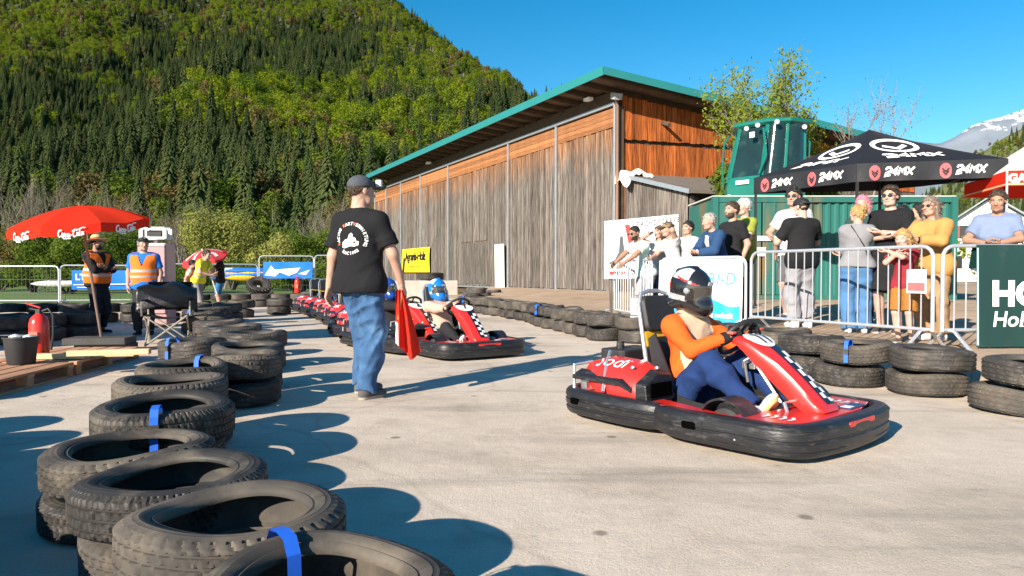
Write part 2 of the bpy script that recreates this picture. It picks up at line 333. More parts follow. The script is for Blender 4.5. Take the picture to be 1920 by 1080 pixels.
# ================================================================== barn
GREYW = None
def board_mat(name, grey, brown, z0, z1, rnd=0.35):
    m = bpy.data.materials.new(name); m.use_nodes = True; nt = m.node_tree; N = nt.nodes; L = nt.links; N.clear()
    out = N.new('ShaderNodeOutputMaterial'); b = N.new('ShaderNodeBsdfPrincipled'); L.new(b.outputs[0], out.inputs[0]); b.inputs['Roughness'].default_value = 0.85; b.inputs['Specular IOR Level'].default_value = 0.2
    tc = N.new('ShaderNodeTexCoord'); oi = N.new('ShaderNodeObjectInfo')
    off = N.new('ShaderNodeVectorMath'); off.operation = 'MULTIPLY_ADD'; L.new(oi.outputs['Random'], off.inputs[0]); off.inputs[1].default_value = (37, 91, 53); L.new(tc.outputs['Object'], off.inputs[2])
    mp = N.new('ShaderNodeMapping'); mp.inputs['Scale'].default_value = (14, 14, 0.7); L.new(off.outputs[0], mp.inputs[0])
    gr = N.new('ShaderNodeTexNoise'); gr.inputs['Scale'].default_value = 1.6; gr.inputs['Detail'].default_value = 8; gr.inputs['Roughness'].default_value = 0.7; L.new(mp.outputs[0], gr.inputs[0])
    sp = N.new('ShaderNodeSeparateXYZ'); L.new(tc.outputs['Object'], sp.inputs[0])
    ns = N.new('ShaderNodeTexNoise'); ns.inputs['Scale'].default_value = 0.8; L.new(off.outputs[0], ns.inputs[0])
    a = N.new('ShaderNodeMath'); a.operation = 'MULTIPLY_ADD'; a.inputs[1].default_value = 2.4; L.new(ns.outputs['Fac'], a.inputs[0]); L.new(sp.outputs['Z'], a.inputs[2])
    mr = N.new('ShaderNodeMapRange'); mr.inputs[1].default_value = z0 + 1.2; mr.inputs[2].default_value = z1 + 1.2; L.new(a.outputs[0], mr.inputs[0])
    mx = N.new('ShaderNodeMix'); mx.data_type = 'RGBA'; mx.inputs[6].default_value = (*grey, 1); mx.inputs[7].default_value = (*brown, 1); L.new(mr.outputs[0], mx.inputs[0])
    rp = N.new('ShaderNodeValToRGB'); rp.color_ramp.elements[0].position = 0.36; rp.color_ramp.elements[0].color = (0.22, 0.2, 0.19, 1); rp.color_ramp.elements[1].position = 0.66; rp.color_ramp.elements[1].color = (1.25, 1.25, 1.25, 1); L.new(gr.outputs['Fac'], rp.inputs[0])
    m2 = N.new('ShaderNodeMix'); m2.data_type = 'RGBA'; m2.blend_type = 'MULTIPLY'; m2.inputs[0].default_value = 1; L.new(mx.outputs[2], m2.inputs[6]); L.new(rp.outputs[0], m2.inputs[7])
    h = N.new('ShaderNodeHueSaturation'); mr2 = N.new('ShaderNodeMapRange'); mr2.inputs[3].default_value = 1 - rnd; mr2.inputs[4].default_value = 1 + rnd * 0.7; L.new(oi.outputs['Random'], mr2.inputs[0]); L.new(mr2.outputs[0], h.inputs['Value']); L.new(m2.outputs[2], h.inputs['Color'])
    L.new(h.outputs[0], b.inputs['Base Color'])
    bp = N.new('ShaderNodeBump'); bp.inputs['Strength'].default_value = 0.5; bp.inputs['Distance'].default_value = 0.01; L.new(gr.outputs['Fac'], bp.inputs['Height']); L.new(bp.outputs[0], b.inputs['Normal'])
    return m
KB = at(1157, 543, 25.0); BZ = 0.30
D = Vector((-0.461, 0.887, 0)).normalized(); E = Vector((0.952, 0.307, 0)).normalized()
NL = Vector((-D.y, D.x, 0)); NL = NL if NL.dot(Vector((-1, -0.3, 0))) > 0 else -NL      # outward normal of the long side
NR = Vector((E.y, -E.x, 0))                                                            # outward normal of the short side
def along(px):
    r = (px - 960) / F; return (r * KB.y - KB.x) / (D.x - r * D.y)
barn = thing('barn', 'long weathered timber barn with sliding gates and a green edged shed roof', 'barn', (KB.x, KB.y, 0))
def bl(t, s, z): return D * t + E * s + Vector((0, 0, z))
LW = 27.0; WT = 7.02; SL = 0.135; RZ = 7.95
WGREY = board_mat('weathered_board', (0.200, 0.175, 0.156), (0.38, 0.16, 0.055), 4.6, 6.6)
WBRN = board_mat('brown_board', (0.44, 0.122, 0.030), (0.47, 0.135, 0.033), 4.0, 7.0, 0.3)
HDR = mat('header_board', (0.28, 0.115, 0.042), rough=0.8, var=0.45, scale=2, stretch=(1, 1, 9), bump=0.4, bscale=8, rnd=0.3)
STEEL = mat('galvanised', (0.55, 0.57, 0.60), rough=0.42, metal=0.75, var=0.12, scale=6, bump=0.05)
DARKW = mat('dark_timber', (0.075, 0.048, 0.032), rough=0.9, var=0.35, scale=4)
TEAL = mat('teal_sheet', (0.022, 0.185, 0.185), rough=0.4, var=0.06, scale=2)
# core walls behind the boards
mb = MB(); p = [bl(0, 0, 0.0), bl(LW, 0, 0.0), bl(LW, 14, 0), bl(0, 14, 0)]
ins = [bl(0.06, 0.06, 0), bl(LW - 0.06, 0.06, 0), bl(LW - 0.06, 13.9, 0), bl(0.06, 13.9, 0)]
def rz(s): return RZ - SL * (s + 1.35)
topz = [rz(0.06) - 0.26, rz(0.06) - 0.26, rz(13.9) - 0.26, rz(13.9) - 0.26]
mb.loft([[Vector((q.x, q.y, 0.0)) for q in ins], [Vector((q.x, q.y, topz[i])) for i, q in enumerate(ins)]])
mb.build('inner_wall', DARKW, barn)
# gates and their boards on the long side
posts_px = [1157, 1047, 957, 844, 792, 755, 727, 706, 690]
ts = [max(0.0, along(p)) for p in posts_px]; ts[0] = 0.0; ts[-1] = min(ts[-1], LW)
yawL = math.atan2(D.y, D.x); yawR = math.atan2(E.y, E.x)
def board_mesh(wd, h, th=0.028):
    mb = MB(); mb.box((0, 0, h / 2), (wd, th, h)); b = 0.004
    return mb.mesh('board')
BW = 0.165; bm1 = board_mesh(BW - 0.02, WT - 0.72 - BZ - 0.12); bm1.materials.append(WGREY)
for g in range(len(ts) - 1):
    a, b_ = ts[g] + 0.06, ts[g + 1] - 0.06
    if b_ - a < 0.3: continue
    gate = MB(); q0, q1 = a - 0.02, b_ + 0.02
    gate.add([bl(q0, 0, BZ + 0.02) + NL * 0.02, bl(q1, 0, BZ + 0.02) + NL * 0.02, bl(q1, 0, WT) + NL * 0.02, bl(q0, 0, WT) + NL * 0.02], [(0, 1, 2, 3)])
    go = gate.build('gate', DARKW, barn)
    nb = max(1, int((b_ - a) / BW)); wv = (b_ - a) / nb
    for k in range(nb):
        o = bpy.data.objects.new('board', bm1); COL.objects.link(o); o.parent = go
        o.location = bl(a + wv * (k + 0.5), 0, BZ + 0.12 + random.uniform(-0.03, 0.02)) + NL * (0.045 + random.uniform(0, 0.022) + (0.02 if g % 2 else 0)); o.rotation_euler = (0, random.uniform(-0.002, 0.002), yawL); o.scale = (wv / BW, 1, 1)
    for k in range(4):
        mb = MB(); mb.box((0, 0, 0), (b_ - a, 0.03, 0.165))
        mb.build('header_board', HDR, go, loc=bl((a + b_) / 2, 0, WT - 0.62 + 0.172 * k) + NL * (0.05 + random.uniform(0, 0.015)), rot=(0, 0, yawL))
for t in ts[:-1]:
    mb = MB(); mb.box((0, 0, 0), (0.11, 0.09, WT - BZ + 0.1)); mb.build('gate_post', STEEL, barn, loc=bl(t + 0.02, 0, (WT + BZ) / 2) + NL * 0.105, rot=(0, 0, yawL), bev=0.01)
mb = MB(); mb.box((0, 0, 0), (LW, 0.14, 0.12)); mb.build('gate_rail', STEEL, barn, loc=bl(LW / 2, 0, WT + 0.1) + NL * 0.1, rot=(0, 0, yawL), bev=0.01)
mb = MB(); mb.box((0, 0, 0), (LW, 0.08, 0.08)); mb.build('floor_rail', STEEL, barn, loc=bl(LW / 2, 0, BZ + 0.05) + NL * 0.09, rot=(0, 0, yawL))
mb = MB(); mb.box((0, 0, 0), (LW, 0.16, 0.4)); mb.build('eave_beam', DARKW, barn, loc=bl(LW / 2, 0, WT + 0.37) + NL * 0.06, rot=(0, 0, yawL))
# small door set in the middle gate, white sheet leaning on the gate
td = (along(905) + along(877)) / 2
dr = MB(); dr.box((0, 0, 0), (abs(along(905) - along(877)) * 1.5, 0.03, 2.1)); do = dr.build('gate_door', WGREY, barn, loc=bl(td, 0, BZ + 1.25) + NL * 0.085, rot=(0, 0, yawL))
for sx in (-0.5, 0.5):
    mb = MB(); mb.box((sx * 2.2, -0.03, 0.95), (0.7, 0.02, 0.05)); mb.build('hinge', DARKW, do)
lat = MB(); lat.box((0, -0.03, 1.12), (3.2, 0.05, 0.07)); lat.build('lintel', DARKW, do)
# short side: two tiers of brown boards, lower dark tier behind the lean-to
for z0, z1, key in ((4.45, 5.72, 0), (5.86, 7.35, 1), (0.3, 4.4, 2)):
    nb = int(13.6 / 0.2)
    for k in range(nb):
        s = 0.15 + 0.2 * (k + 0.5); zt = min(z1, rz(s) - 0.33)
        if key == 1: zt = rz(s) - 0.33
        if key == 2 and not (k < 1): continue
        if zt - z0 < 0.15: continue
        mb = MB(); mb.box((0, 0, (zt - z0) / 2), (0.188, 0.03, zt - z0))
        mb.build('board', WBRN, barn, loc=bl(0, s, z0 + random.uniform(-0.02, 0.02)) + NR * (0.02 + random.uniform(0, 0.014) + 0.03 * key), rot=(0, 0, yawR), fix=False)
mb = MB(); mb.add([bl(0, 0.3, 0.1) + NR * 0.0, bl(0, 13.8, 0.1), bl(0, 13.8, 4.45), bl(0, 0.3, 4.45)], [(0, 1, 2, 3)]); mb.build('lower_wall', WGREY, barn)
mb = MB(); mb.box((0, 0, 0), (0.16, 0.16, WT - 0.2)); mb.build('corner_post', DARKW, barn, loc=bl(0.0, 0.1, 3.6) + NR * 0.05, rot=(0, 0, yawR))
mb = MB(); mb.tube([bl(0, -0.1, 0.4) + NR * 0.2, bl(0, -0.1, 7.0) + NR * 0.2, bl(-0.2, -0.35, 7.35) + NR * 0.15], 0.05, 8); mb.build('downpipe', mat('copper_pipe', (0.28, 0.16, 0.11), rough=0.5, metal=0.3), barn, smooth=True)
mb = MB(); mb.box((0, 0, 0), (0.3, 0.35, 0.22)); mb.build('floodlight', mat('grey_plastic', (0.35, 0.35, 0.36), rough=0.5), barn, loc=bl(-0.3, -0.25, 7.3), rot=(0.3, 0, yawR))
for tt, ss in ((0.9, -0.6), (17.5, -0.6)):
    mb = MB(); mb.box((0, 0, 0), (0.35, 0.2, 0.1)); mb.build('eave_lamp', mat('white_lamp', (0.75, 0.75, 0.72), rough=0.4), barn, loc=bl(tt, ss, rz(ss) - 0.42), rot=(0, 0, yawL))
mb = MB(); mb.tube([bl(0, 1.75, 6.55) + NR * 0.05, bl(0, 1.75, 6.35) + NR * 0.6], 0.07, 6); mb.build('beam_stub', DARKW, barn)
# roof
ROOF_T0, ROOF_T1, S0, S1 = -1.25, LW + 0.6, -1.35, 14.6
mb = MB(); 
def rp(t, s, dz): return bl(t, s, rz(s) + dz)
mb.loft([[rp(ROOF_T0, S0, -0.05), rp(ROOF_T1, S0, -0.05), rp(ROOF_T1, S1, -0.05), rp(ROOF_T0, S1, -0.05)], [rp(ROOF_T0, S0, 0.0), rp(ROOF_T1, S0, 0.0), rp(ROOF_T1, S1, 0.0), rp(ROOF_T0, S1, 0.0)]])
roof = mb.build('roof', TEAL, barn)
mb = MB(); mb.box((0, 0, 0), ((ROOF_T1 - ROOF_T0) + 0.06, 0.04, 0.3)); mb.build('fascia', TEAL, roof, loc=rp((ROOF_T0 + ROOF_T1) / 2, S0 - 0.03, -0.1), rot=(0, 0, yawL))
mb = MB()
a, b_ = rp(ROOF_T0 - 0.03, S0, -0.09), rp(ROOF_T0 - 0.03, S1, -0.09); dv = (b_ - a); mb.box((0, 0, 0), (dv.length, 0.04, 0.26), frame(dv, (0, 0, 1))); mb.build('verge_board', TEAL, roof, loc=(a + b_) / 2)
for k in range(26):
    t = ROOF_T0 + 0.3 + k * 1.1
    if t > ROOF_T1: break
    a, b_ = rp(t, S0 + 0.04, -0.17), rp(t, S1 - 0.1, -0.17); dv = b_ - a
    mb = MB(); mb.box((0, 0, 0), (dv.length, 0.12, 0.2), frame(dv, (0, 0, 1))); mb.build('rafter', DARKW, roof, loc=(a + b_) / 2)
mb = MB(); mb.add([rp(ROOF_T0, S0, -0.062), rp(ROOF_T1, S0, -0.062), rp(ROOF_T1, S1, -0.062), rp(ROOF_T0, S1, -0.062)], [(0, 1, 2, 3)]); mb.build('soffit', mat('soffit_boards', (0.16, 0.105, 0.07), rough=0.9, var=0.4, scale=3), roof)
# ================================================================== lean-to shed against the short side
LD = 3.3
lean = thing('lean_to_shed', 'small grey board lean-to shed with a felt roof against the barn', 'shed', (KB.x, KB.y, 0))
O2 = E * 0.25 + NR * 0.1; OUT = -D
def ll(a, s, z): return O2 + OUT * a + E * s + Vector((0, 0, z))
ZB, ZF = 4.5, 3.62
nb = int(LD / 0.24)
for k in range(nb):
    a = (k + 0.5) * LD / nb; zt = ZB + (ZF - ZB) * a / LD - 0.06
    mb = MB(); mb.box((0, 0, zt / 2 + 0.15), (LD / nb - 0.012, 0.03, zt - 0.3)); mb.build('board', WGREY, lean, loc=ll(a, 0, 0) + NL * random.uniform(0, 0.012), rot=(0, 0, yawL), fix=False)
rd = MB(); A = [ll(-0.05, -0.2, ZB + 0.02), ll(LD + 0.35, -0.2, ZF - 0.07), ll(LD + 0.35, 5.6, ZF - 0.07), ll(-0.05, 5.6, ZB + 0.02)]
rd.loft([A, [v + Vector((0, 0, 0.1)) for v in A]]); lr = rd.build('roof', mat('roof_felt', (0.15, 0.125, 0.105), rough=0.95, var=0.2, scale=3, bump=0.3), lean)
a, b_ = A[0] + Vector((0, 0, 0.05)) + NL * 0.02, A[1] + Vector((0, 0, 0.05)) + NL * 0.02; mb = MB(); mb.box((0, 0, 0), ((b_ - a).length, 0.05, 0.14), frame(b_ - a, (0, 0, 1))); mb.build('verge_trim', STEEL, lr, loc=(a + b_) / 2)
mb = MB(); mb.box((0, 0, 0), (0.16, 0.16, 3.4)); mb.build('post', WGREY, lean, loc=ll(LD, 0.15, 1.8))
mb = MB(); mb.box((0, 0, 0), (0.16, 0.16, 3.4)); mb.build('post', WGREY, lean, loc=ll(LD, 5.2, 1.8))
nb = 9                                       # low front fence of upright boards with a raking top
for k in range(22):
    s = 0.3 + k * 0.23; h = 3.45 - 0.95 * sstep(0, 1, k / 5)
    mb = MB(); mb.box((0, 0, h / 2 + 0.1), (0.22, 0.03, h - 0.2)); mb.build('front_board', WGREY, lean, loc=ll(LD, s, 0), rot=(0, 0, yawR), fix=False)
tp = MB(); pts = []
tarp = thing('tarpaulin', 'crumpled white tarpaulin lying on the corner of the lean-to roof', 'tarpaulin', (KB.x, KB.y, 0))
gx, gy = 22, 14; V = []
for j in range(gy):
    for i in range(gx):
        u, v = i / (gx - 1), j / (gy - 1); s = -0.30 + 0.95 * u; a = -0.05 + 0.75 * v
        z = ZB + 0.02 + (ZF - ZB) * a / LD + 0.14 + 0.07 * math.sin(9 * u + 4 * v) + 0.05 * math.sin(23 * u - 11 * v) + 0.09 * math.sin(math.pi * v)
        if s < -0.1: z -= (abs(s + 0.1)) * 2.2
        V.append(ll(a, s - 0.1 * (1 if s < -0.1 else 0), z))
tp.add(V, [(j * gx + i, j * gx + i + 1, (j + 1) * gx + i + 1, (j + 1) * gx + i) for j in range(gy - 1) for i in range(gx - 1)])
to = tp.build('sheet', cloth((0.62, 0.58, 0.52), 'tarp'), tarp, smooth=True)
sm = to.modifiers.new('thick', 'SOLIDIFY'); sm.thickness = 0.02
# white board leaning on the gate
t0 = along(945); mb = MB(); mb.box((0, 0, 1.05), (0.95, 0.03, 2.1)); wb = mb.build('leaning_board', mat('white_board', (0.78, 0.78, 0.76), rough=0.5, var=0.05), None, loc=Vector((KB.x, KB.y, BZ + 0.02)) + D * t0 + NL * 0.22, rot=(R(-1), 0, yawL))
tag(wb, 'tall plain white board leaning against the barn gate', 'board')
# yellow banner on the gate
yb = thing('yellow_banner', 'yellow advertising banner with black lettering hung on the barn gate', 'banner', (KB.x, KB.y, 0))
t1, t2 = along(812), along(760); c = (t1 + t2) / 2; wdt = abs(t2 - t1)
def bannergrid(w, h, amp=0.02, nx=14, ny=6):
    mb = MB(); mb.add([(w * (i / nx - 0.5), -amp * math.sin(i * 1.3 + j * 0.7), h * (j / ny - 0.5)) for j in range(ny + 1) for i in range(nx + 1)], [(j * (nx + 1) + i, j * (nx + 1) + i + 1, (j + 1) * (nx + 1) + i + 1, (j + 1) * (nx + 1) + i) for j in range(ny) for i in range(nx)]); return mb
BLACKP = mat('black_print', (0.012, 0.012, 0.014), rough=0.6, var=0.05); WHITEP = mat('white_print', (0.8, 0.8, 0.8), rough=0.5, var=0.03); REDP = mat('red_print', (0.62, 0.02, 0.02), rough=0.5, var=0.05); CYANP = mat('cyan_print', (0.02, 0.45, 0.75), rough=0.5, var=0.05); GREYP = mat('grey_print', (0.06, 0.065, 0.08), rough=0.5)
zc1 = at(786, 488, KB.y + D.y * c).z
yo = bannergrid(wdt, 1.5, 0.02).build('sheet', mat('yellow_vinyl', (0.85, 0.60, 0.02), rough=0.5, var=0.05), yb, smooth=True, loc=D * c + NL * 0.22 + Vector((0, 0, zc1)), rot=(0, 0, yawL + math.pi))
print_on('lettering', text_geo('Agrarin-Holz', 0.85, 0.02, 0.1, 0.85, 'CENTER'), BLACKP, yo, lambda x, y: Vector((x * 0.98, -0.035, y * 0.9 + 0.0)))
print_on('small_print', text_geo('Holzhandel und Forst', 0.22, 0.0, 0, 1, 'CENTER'), BLACKP, yo, lambda x, y: Vector((x, -0.035, y - 0.45)))
# ================================================================== tree prototypes (kept out of the scene, used by the forest)
BARK = mat('bark', (0.085, 0.065, 0.05), rough=0.95, var=0.35, scale=3, bump=0.6, bscale=14)
BARKG = mat('pale_bark', (0.22, 0.19, 0.16), rough=0.95, var=0.3, scale=3, bump=0.4, bscale=14)
NEEDLE = leafmat('spruce_needles', (0.025, 0.043, 0.018), (0.082, 0.104, 0.036), 0.18)
LEAFY = leafmat('spring_leaves', (0.105, 0.17, 0.012), (0.235, 0.275, 0.022), 0.4)
LEAFG = leafmat('green_leaves', (0.065, 0.115, 0.016), (0.15, 0.20, 0.032), 0.38)
LEAFB = leafmat('brown_buds', (0.115, 0.088, 0.034), (0.19, 0.155, 0.055), 0.3)
def conifer_geo(h, r, tiers, nb, seed, bare=0.1):
    rg = random.Random(seed); tr = MB(); tr.tube([(0, 0, -1), (0, 0, h * 0.5), (0, 0, h)], [h * 0.008, h * 0.005, 0.02], 5)
    cr = MB(); N = tiers * nb
    for q in range(N):
        f = ((q + rg.random()) / N) ** 1.25 * 0.99; z = h * (bare + (1 - bare) * f); l = r * (1 - f) ** 0.8 * rg.uniform(0.62, 1.12) + 0.15
        a = q * 2.399963 + rg.uniform(-0.5, 0.5); dr = l * rg.uniform(0.35, 0.85); w_ = l * rg.uniform(0.12, 0.20) + 0.07
        d = Vector((math.cos(a), math.sin(a), 0)); s = Vector((-d.y, d.x, 0)); o = Vector((0, 0, z)) + d * l * 0.1
        m1 = o + d * l * 0.5 + Vector((0, 0, -dr * 0.25 + 0.05 * l)); tip = o + d * l * 0.92 + Vector((0, 0, -dr)); dz = Vector((0, 0, -w_ * rg.uniform(0.7, 1.5)))
        cr.add([o + Vector((0, 0, 0.12 * l)), m1 + s * w_ + dz, tip, m1 - s * w_ + dz, m1], [(0, 1, 4), (4, 1, 2), (0, 4, 3), (4, 2, 3)])
    return tr, cr
def leaf_cloud(mb, lobes, n, size, rg, flat=0.35, shell=0.55):
    tot = sum(l[3] ** 2 for l in lobes)
    for (cx, cy, cz, rr, sq) in lobes:
        for _ in range(int(n * rr * rr / tot)):
            while True:
                d = Vector((rg.gauss(0, 1), rg.gauss(0, 1), rg.gauss(0, 1)))
                if d.length > 0.1: break
            d.normalize(); q = rr * (shell + (1 - shell) * rg.random()) * rg.uniform(0.8, 1.1)
            p = Vector((cx, cy, cz)) + Vector((d.x * q, d.y * q, d.z * q * sq))
            nn = (d + Vector((rg.uniform(-1, 1), rg.uniform(-1, 1), rg.uniform(-0.5, 1))) * 0.9).normalized()
            u = nn.orthogonal().normalized(); u = (Matrix.Rotation(rg.random() * 6.28, 3, nn) @ u); v = nn.cross(u); s = size * rg.uniform(0.6, 1.35)
            mb.add([p - u * s, p - v * s * 0.55 + nn * s * 0.15, p + u * s, p + v * s * 0.55 + nn * s * 0.15], [(0, 1, 2, 3)])
def broad_geo(h, r, n, size, seed):
    rg = random.Random(seed); tr = MB(); tr.tube([(0, 0, -1), (0.1, 0, h * 0.35), (0, 0.1, h * 0.75)], [h * 0.017, h * 0.012, h * 0.004], 6)
    lobes = []
    for k in range(9):
        a = rg.random() * 6.28; f = rg.random(); q = r * 0.62 * math.sqrt(rg.random()); lobes.append((math.cos(a) * q, math.sin(a) * q, h * (0.36 + 0.5 * f), r * rg.uniform(0.38, 0.6) * (1.1 - 0.35 * f), 1.0))
        tr.tube([(0, 0, h * 0.3 + 0.1 * k), (math.cos(a) * q * 0.5, math.sin(a) * q * 0.5, h * (0.36 + 0.4 * f)), lobes[-1][:3]], [h * 0.008, h * 0.005, h * 0.002], 4)
    lobes.append((0, 0, h * 0.86, r * 0.42, 1.1)); cr = MB(); leaf_cloud(cr, lobes, n, size, rg); return tr, cr
def join2(a, b): m = MB(); m.add(a.v, a.f, 0); m.add(b.v, b.f, 1); return m
PROTO = bpy.data.collections.new('tree_prototypes')      # never linked to the scene
def proto(name, geo, mats):
    me = join2(*geo).mesh(name)
    for x in mats: me.materials.append(x)
    o = bpy.data.objects.new(name, me); PROTO.objects.link(o); return o
PA = [proto('a%d' % k, conifer_geo(24, 3.9 + 0.5 * k, 34, 20, 10 + k, 0.05), (BARK, NEEDLE)) for k in range(4)]
PBl = [proto('b%d' % k, broad_geo(19, 5.8, 1500, 0.44, 30 + k), (BARKG, m)) for k, m in enumerate((LEAFY, LEAFY, LEAFG, LEAFB))]
def forest(name, label, pts, scl, idx):
    me = bpy.data.meshes.new(name); me.from_pydata([tuple(p) for p in pts], [], []); me.update()
    a = me.attributes.new('scl', 'FLOAT', 'POINT'); a.data.foreach_set('value', np.asarray(scl, dtype=np.float32))
    a = me.attributes.new('idx', 'INT', 'POINT'); a.data.foreach_set('value', np.asarray(idx, dtype=np.int32))
    a = me.attributes.new('rot', 'FLOAT', 'POINT'); a.data.foreach_set('value', RNG.uniform(0, 6.28, len(pts)).astype(np.float32))
    o = obj(name, me); ng = bpy.data.node_groups.new(name, 'GeometryNodeTree')
    ng.interface.new_socket('Geometry', in_out='INPUT', socket_type='NodeSocketGeometry'); ng.interface.new_socket('Geometry', in_out='OUTPUT', socket_type='NodeSocketGeometry')
    N = ng.nodes; L = ng.links; gi = N.new('NodeGroupInput'); go = N.new('NodeGroupOutput'); ip = N.new('GeometryNodeInstanceOnPoints'); ci = N.new('GeometryNodeCollectionInfo')
    ci.inputs['Collection'].default_value = PROTO; ci.inputs['Separate Children'].default_value = True; ci.inputs['Reset Children'].default_value = True
    def attr(n, t): x = N.new('GeometryNodeInputNamedAttribute'); x.data_type = t; x.inputs['Name'].default_value = n; return x.outputs[0]
    cx = N.new('ShaderNodeCombineXYZ'); L.new(attr('rot', 'FLOAT'), cx.inputs[2])
    L.new(gi.outputs[0], ip.inputs['Points']); L.new(ci.outputs[0], ip.inputs['Instance']); ip.inputs['Pick Instance'].default_value = True
    L.new(attr('idx', 'INT'), ip.inputs['Instance Index']); L.new(cx.outputs[0], ip.inputs['Rotation']); L.new(attr('scl', 'FLOAT'), ip.inputs['Scale']); L.new(ip.outputs[0], go.inputs[0])
    md = o.modifiers.new('forest', 'NODES'); md.node_group = ng
    return tag(o, label, None, None, 'stuff')
def vnoise(x, y, s, seed):
    rg = np.random.default_rng(seed); T = rg.random((64, 64)); u = x / s; v = y / s; i = np.floor(u).astype(int); j = np.floor(v).astype(int); fu = u - i; fv = v - j; fu = fu * fu * (3 - 2 * fu); fv = fv * fv * (3 - 2 * fv)
    g = lambda a, b: T[a % 64, b % 64]
    return (g(i, j) * (1 - fu) + g(i + 1, j) * fu) * (1 - fv) + (g(i, j + 1) * (1 - fu) + g(i + 1, j + 1) * fu) * fv
P = []
yv = 190.0
while yv < 1560:
    step = 5.9 + (yv - 190) * 0.0052
    x0 = -0.80 * yv - 20; x1 = min(0.16 * yv + 30, 230)
    xv = np.arange(x0, x1, step); P.append(np.stack([xv + RNG.uniform(-0.45, 0.45, len(xv)) * step, yv + RNG.uniform(-0.45, 0.45, len(xv)) * step], -1)); yv += step
P = np.concatenate(P); ZZ = hill_z(P[:, 0], P[:, 1]); keep = ZZ > -1.5; P = P[keep]; ZZ = ZZ[keep]
u_px = 960 + F * P[:, 0] / P[:, 1]; v_px = HZ - F * (ZZ + 12 - CAMZ) / P[:, 1]
def blob(cx, cy, rx, ry): return np.exp(-(((u_px - cx) / rx) ** 2 + ((v_px - cy) / ry) ** 2))
br = vnoise(P[:, 0], P[:, 1], 46, 3) * 0.62 + vnoise(P[:, 0], P[:, 1], 17, 5) * 0.42 - 0.5
br = br + 0.42 * blob(120, 40, 150, 90) + 0.40 * blob(480, 210, 170, 70) + 0.38 * blob(650, 250, 60, 80) + 0.34 * blob(560, 10, 160, 45) + 0.40 * blob(820, 120, 120, 60) + 0.3 * blob(930, 160, 80, 30)
br = br - 0.32 * blob(160, 250, 200, 90) - 0.38 * blob(560, 110, 170, 55) - 0.25 * blob(330, 330, 300, 40) - 0.2 * blob(720, 230, 60, 60)
br = br - 0.22 * blob(300, 365, 420, 45)
isb = br + RNG.normal(0, 0.07, len(P)) > 0.06
idx = np.where(isb, 4 + RNG.choice([0, 1, 2, 3], len(P), p=[0.38, 0.27, 0.22, 0.13]), RNG.integers(0, 4, len(P)))
low = isb & (v_px > 300 + RNG.uniform(-25, 25, len(P))); idx = np.where(low, 6 + RNG.integers(0, 2, len(P)), idx)
scl = np.where(isb, RNG.uniform(0.9, 1.4, len(P)), RNG.uniform(0.8, 1.4, len(P)))
# clearings in the dark gullies
P3 = np.stack([P[:, 0], P[:, 1], ZZ - 0.5], -1)
forest('mixed_forest', 'dense spring forest of dark spruces and bright broadleaf trees covering the hillside', P3, scl, idx)
wsl = bpy.data.objects['wooded_slope'].data; wv = np.array([tuple(v.co) for v in wsl.vertices])[:90 * 40].reshape(40, 90, 3)
wp = []
for _ in range(5200):
    jj = RNG.uniform(0.5, 38.9); ii = RNG.uniform(0, 88.9); j0, i0 = int(jj), int(ii); fj, fi = jj - j0, ii - i0; q = (wv[j0, i0] * (1 - fi) + wv[j0, i0 + 1] * fi) * (1 - fj) + (wv[j0 + 1, i0] * (1 - fi) + wv[j0 + 1, i0 + 1] * fi) * fj; wp.append(q)
wp = np.array(wp); wb_n = vnoise(wp[:, 0], wp[:, 1], 60, 9) > 0.55
forest('far_forest', 'far forest of spruces and budding trees on the right slope', wp, RNG.uniform(0.7, 1.1, len(wp)), np.where(wb_n, 4 + RNG.integers(0, 4, len(wp)), RNG.integers(0, 4, len(wp))))
# ================================================================== single trees and bushes behind the fence
TRG = random.Random(5)
def tree_thing(name, label, trg, cr, mt, mc, loc, sc=1.0, rz_=0.0, group=None):
    t = thing(name, label, name.split('_')[-1], loc, rz_, group); a = trg.build('trunk', mt, t, fix=False, smooth=True); b = cr.build('crown', mc, t, fix=False); t.scale = (sc,) * 3; return t
fir_src = []
for k in range(3):
    trg, cr = conifer_geo(22, 3.6, 40, 24, 60 + k, 0.04); fir_src.append(tree_thing('spruce_tree', 'dark spruce standing at the front edge of the forest', trg, cr, BARK, NEEDLE, (0, 0, 0), group='spruces at the front edge of the forest'))
used = [False] * 3
SPL = ['second from the left', 'third from the left', 'fourth from the left', 'fifth from the left', 'sixth from the left', 'seventh from the left', 'tenth from the left', 'eleventh from the left', 'twelfth from the left', 'second from the barn', 'nearest the barn', 'leftmost of all', 'ninth from the left', 'eighth from the left']
for i, (px, Y_, h) in enumerate([(20, 150, 20), (75, 165, 24), (130, 148, 19), (205, 160, 23), (262, 155, 25), (320, 165, 20), (520, 158, 19), (560, 150, 22), (600, 160, 18), (640, 150, 22), (690, 152, 18), (-60, 150, 24), (470, 168, 23), (395, 170, 24)]):
    k = i % 3; o = fir_src[k] if not used[k] else copy_tree(fir_src[k]); used[k] = True
    o['label'] = 'dark spruce at the forest edge, ' + SPL[i]; o.location = ((px - 960) / F * Y_, Y_, -0.3); o.rotation_euler = (0, 0, i * 1.7); o.scale = (h / 22,) * 3
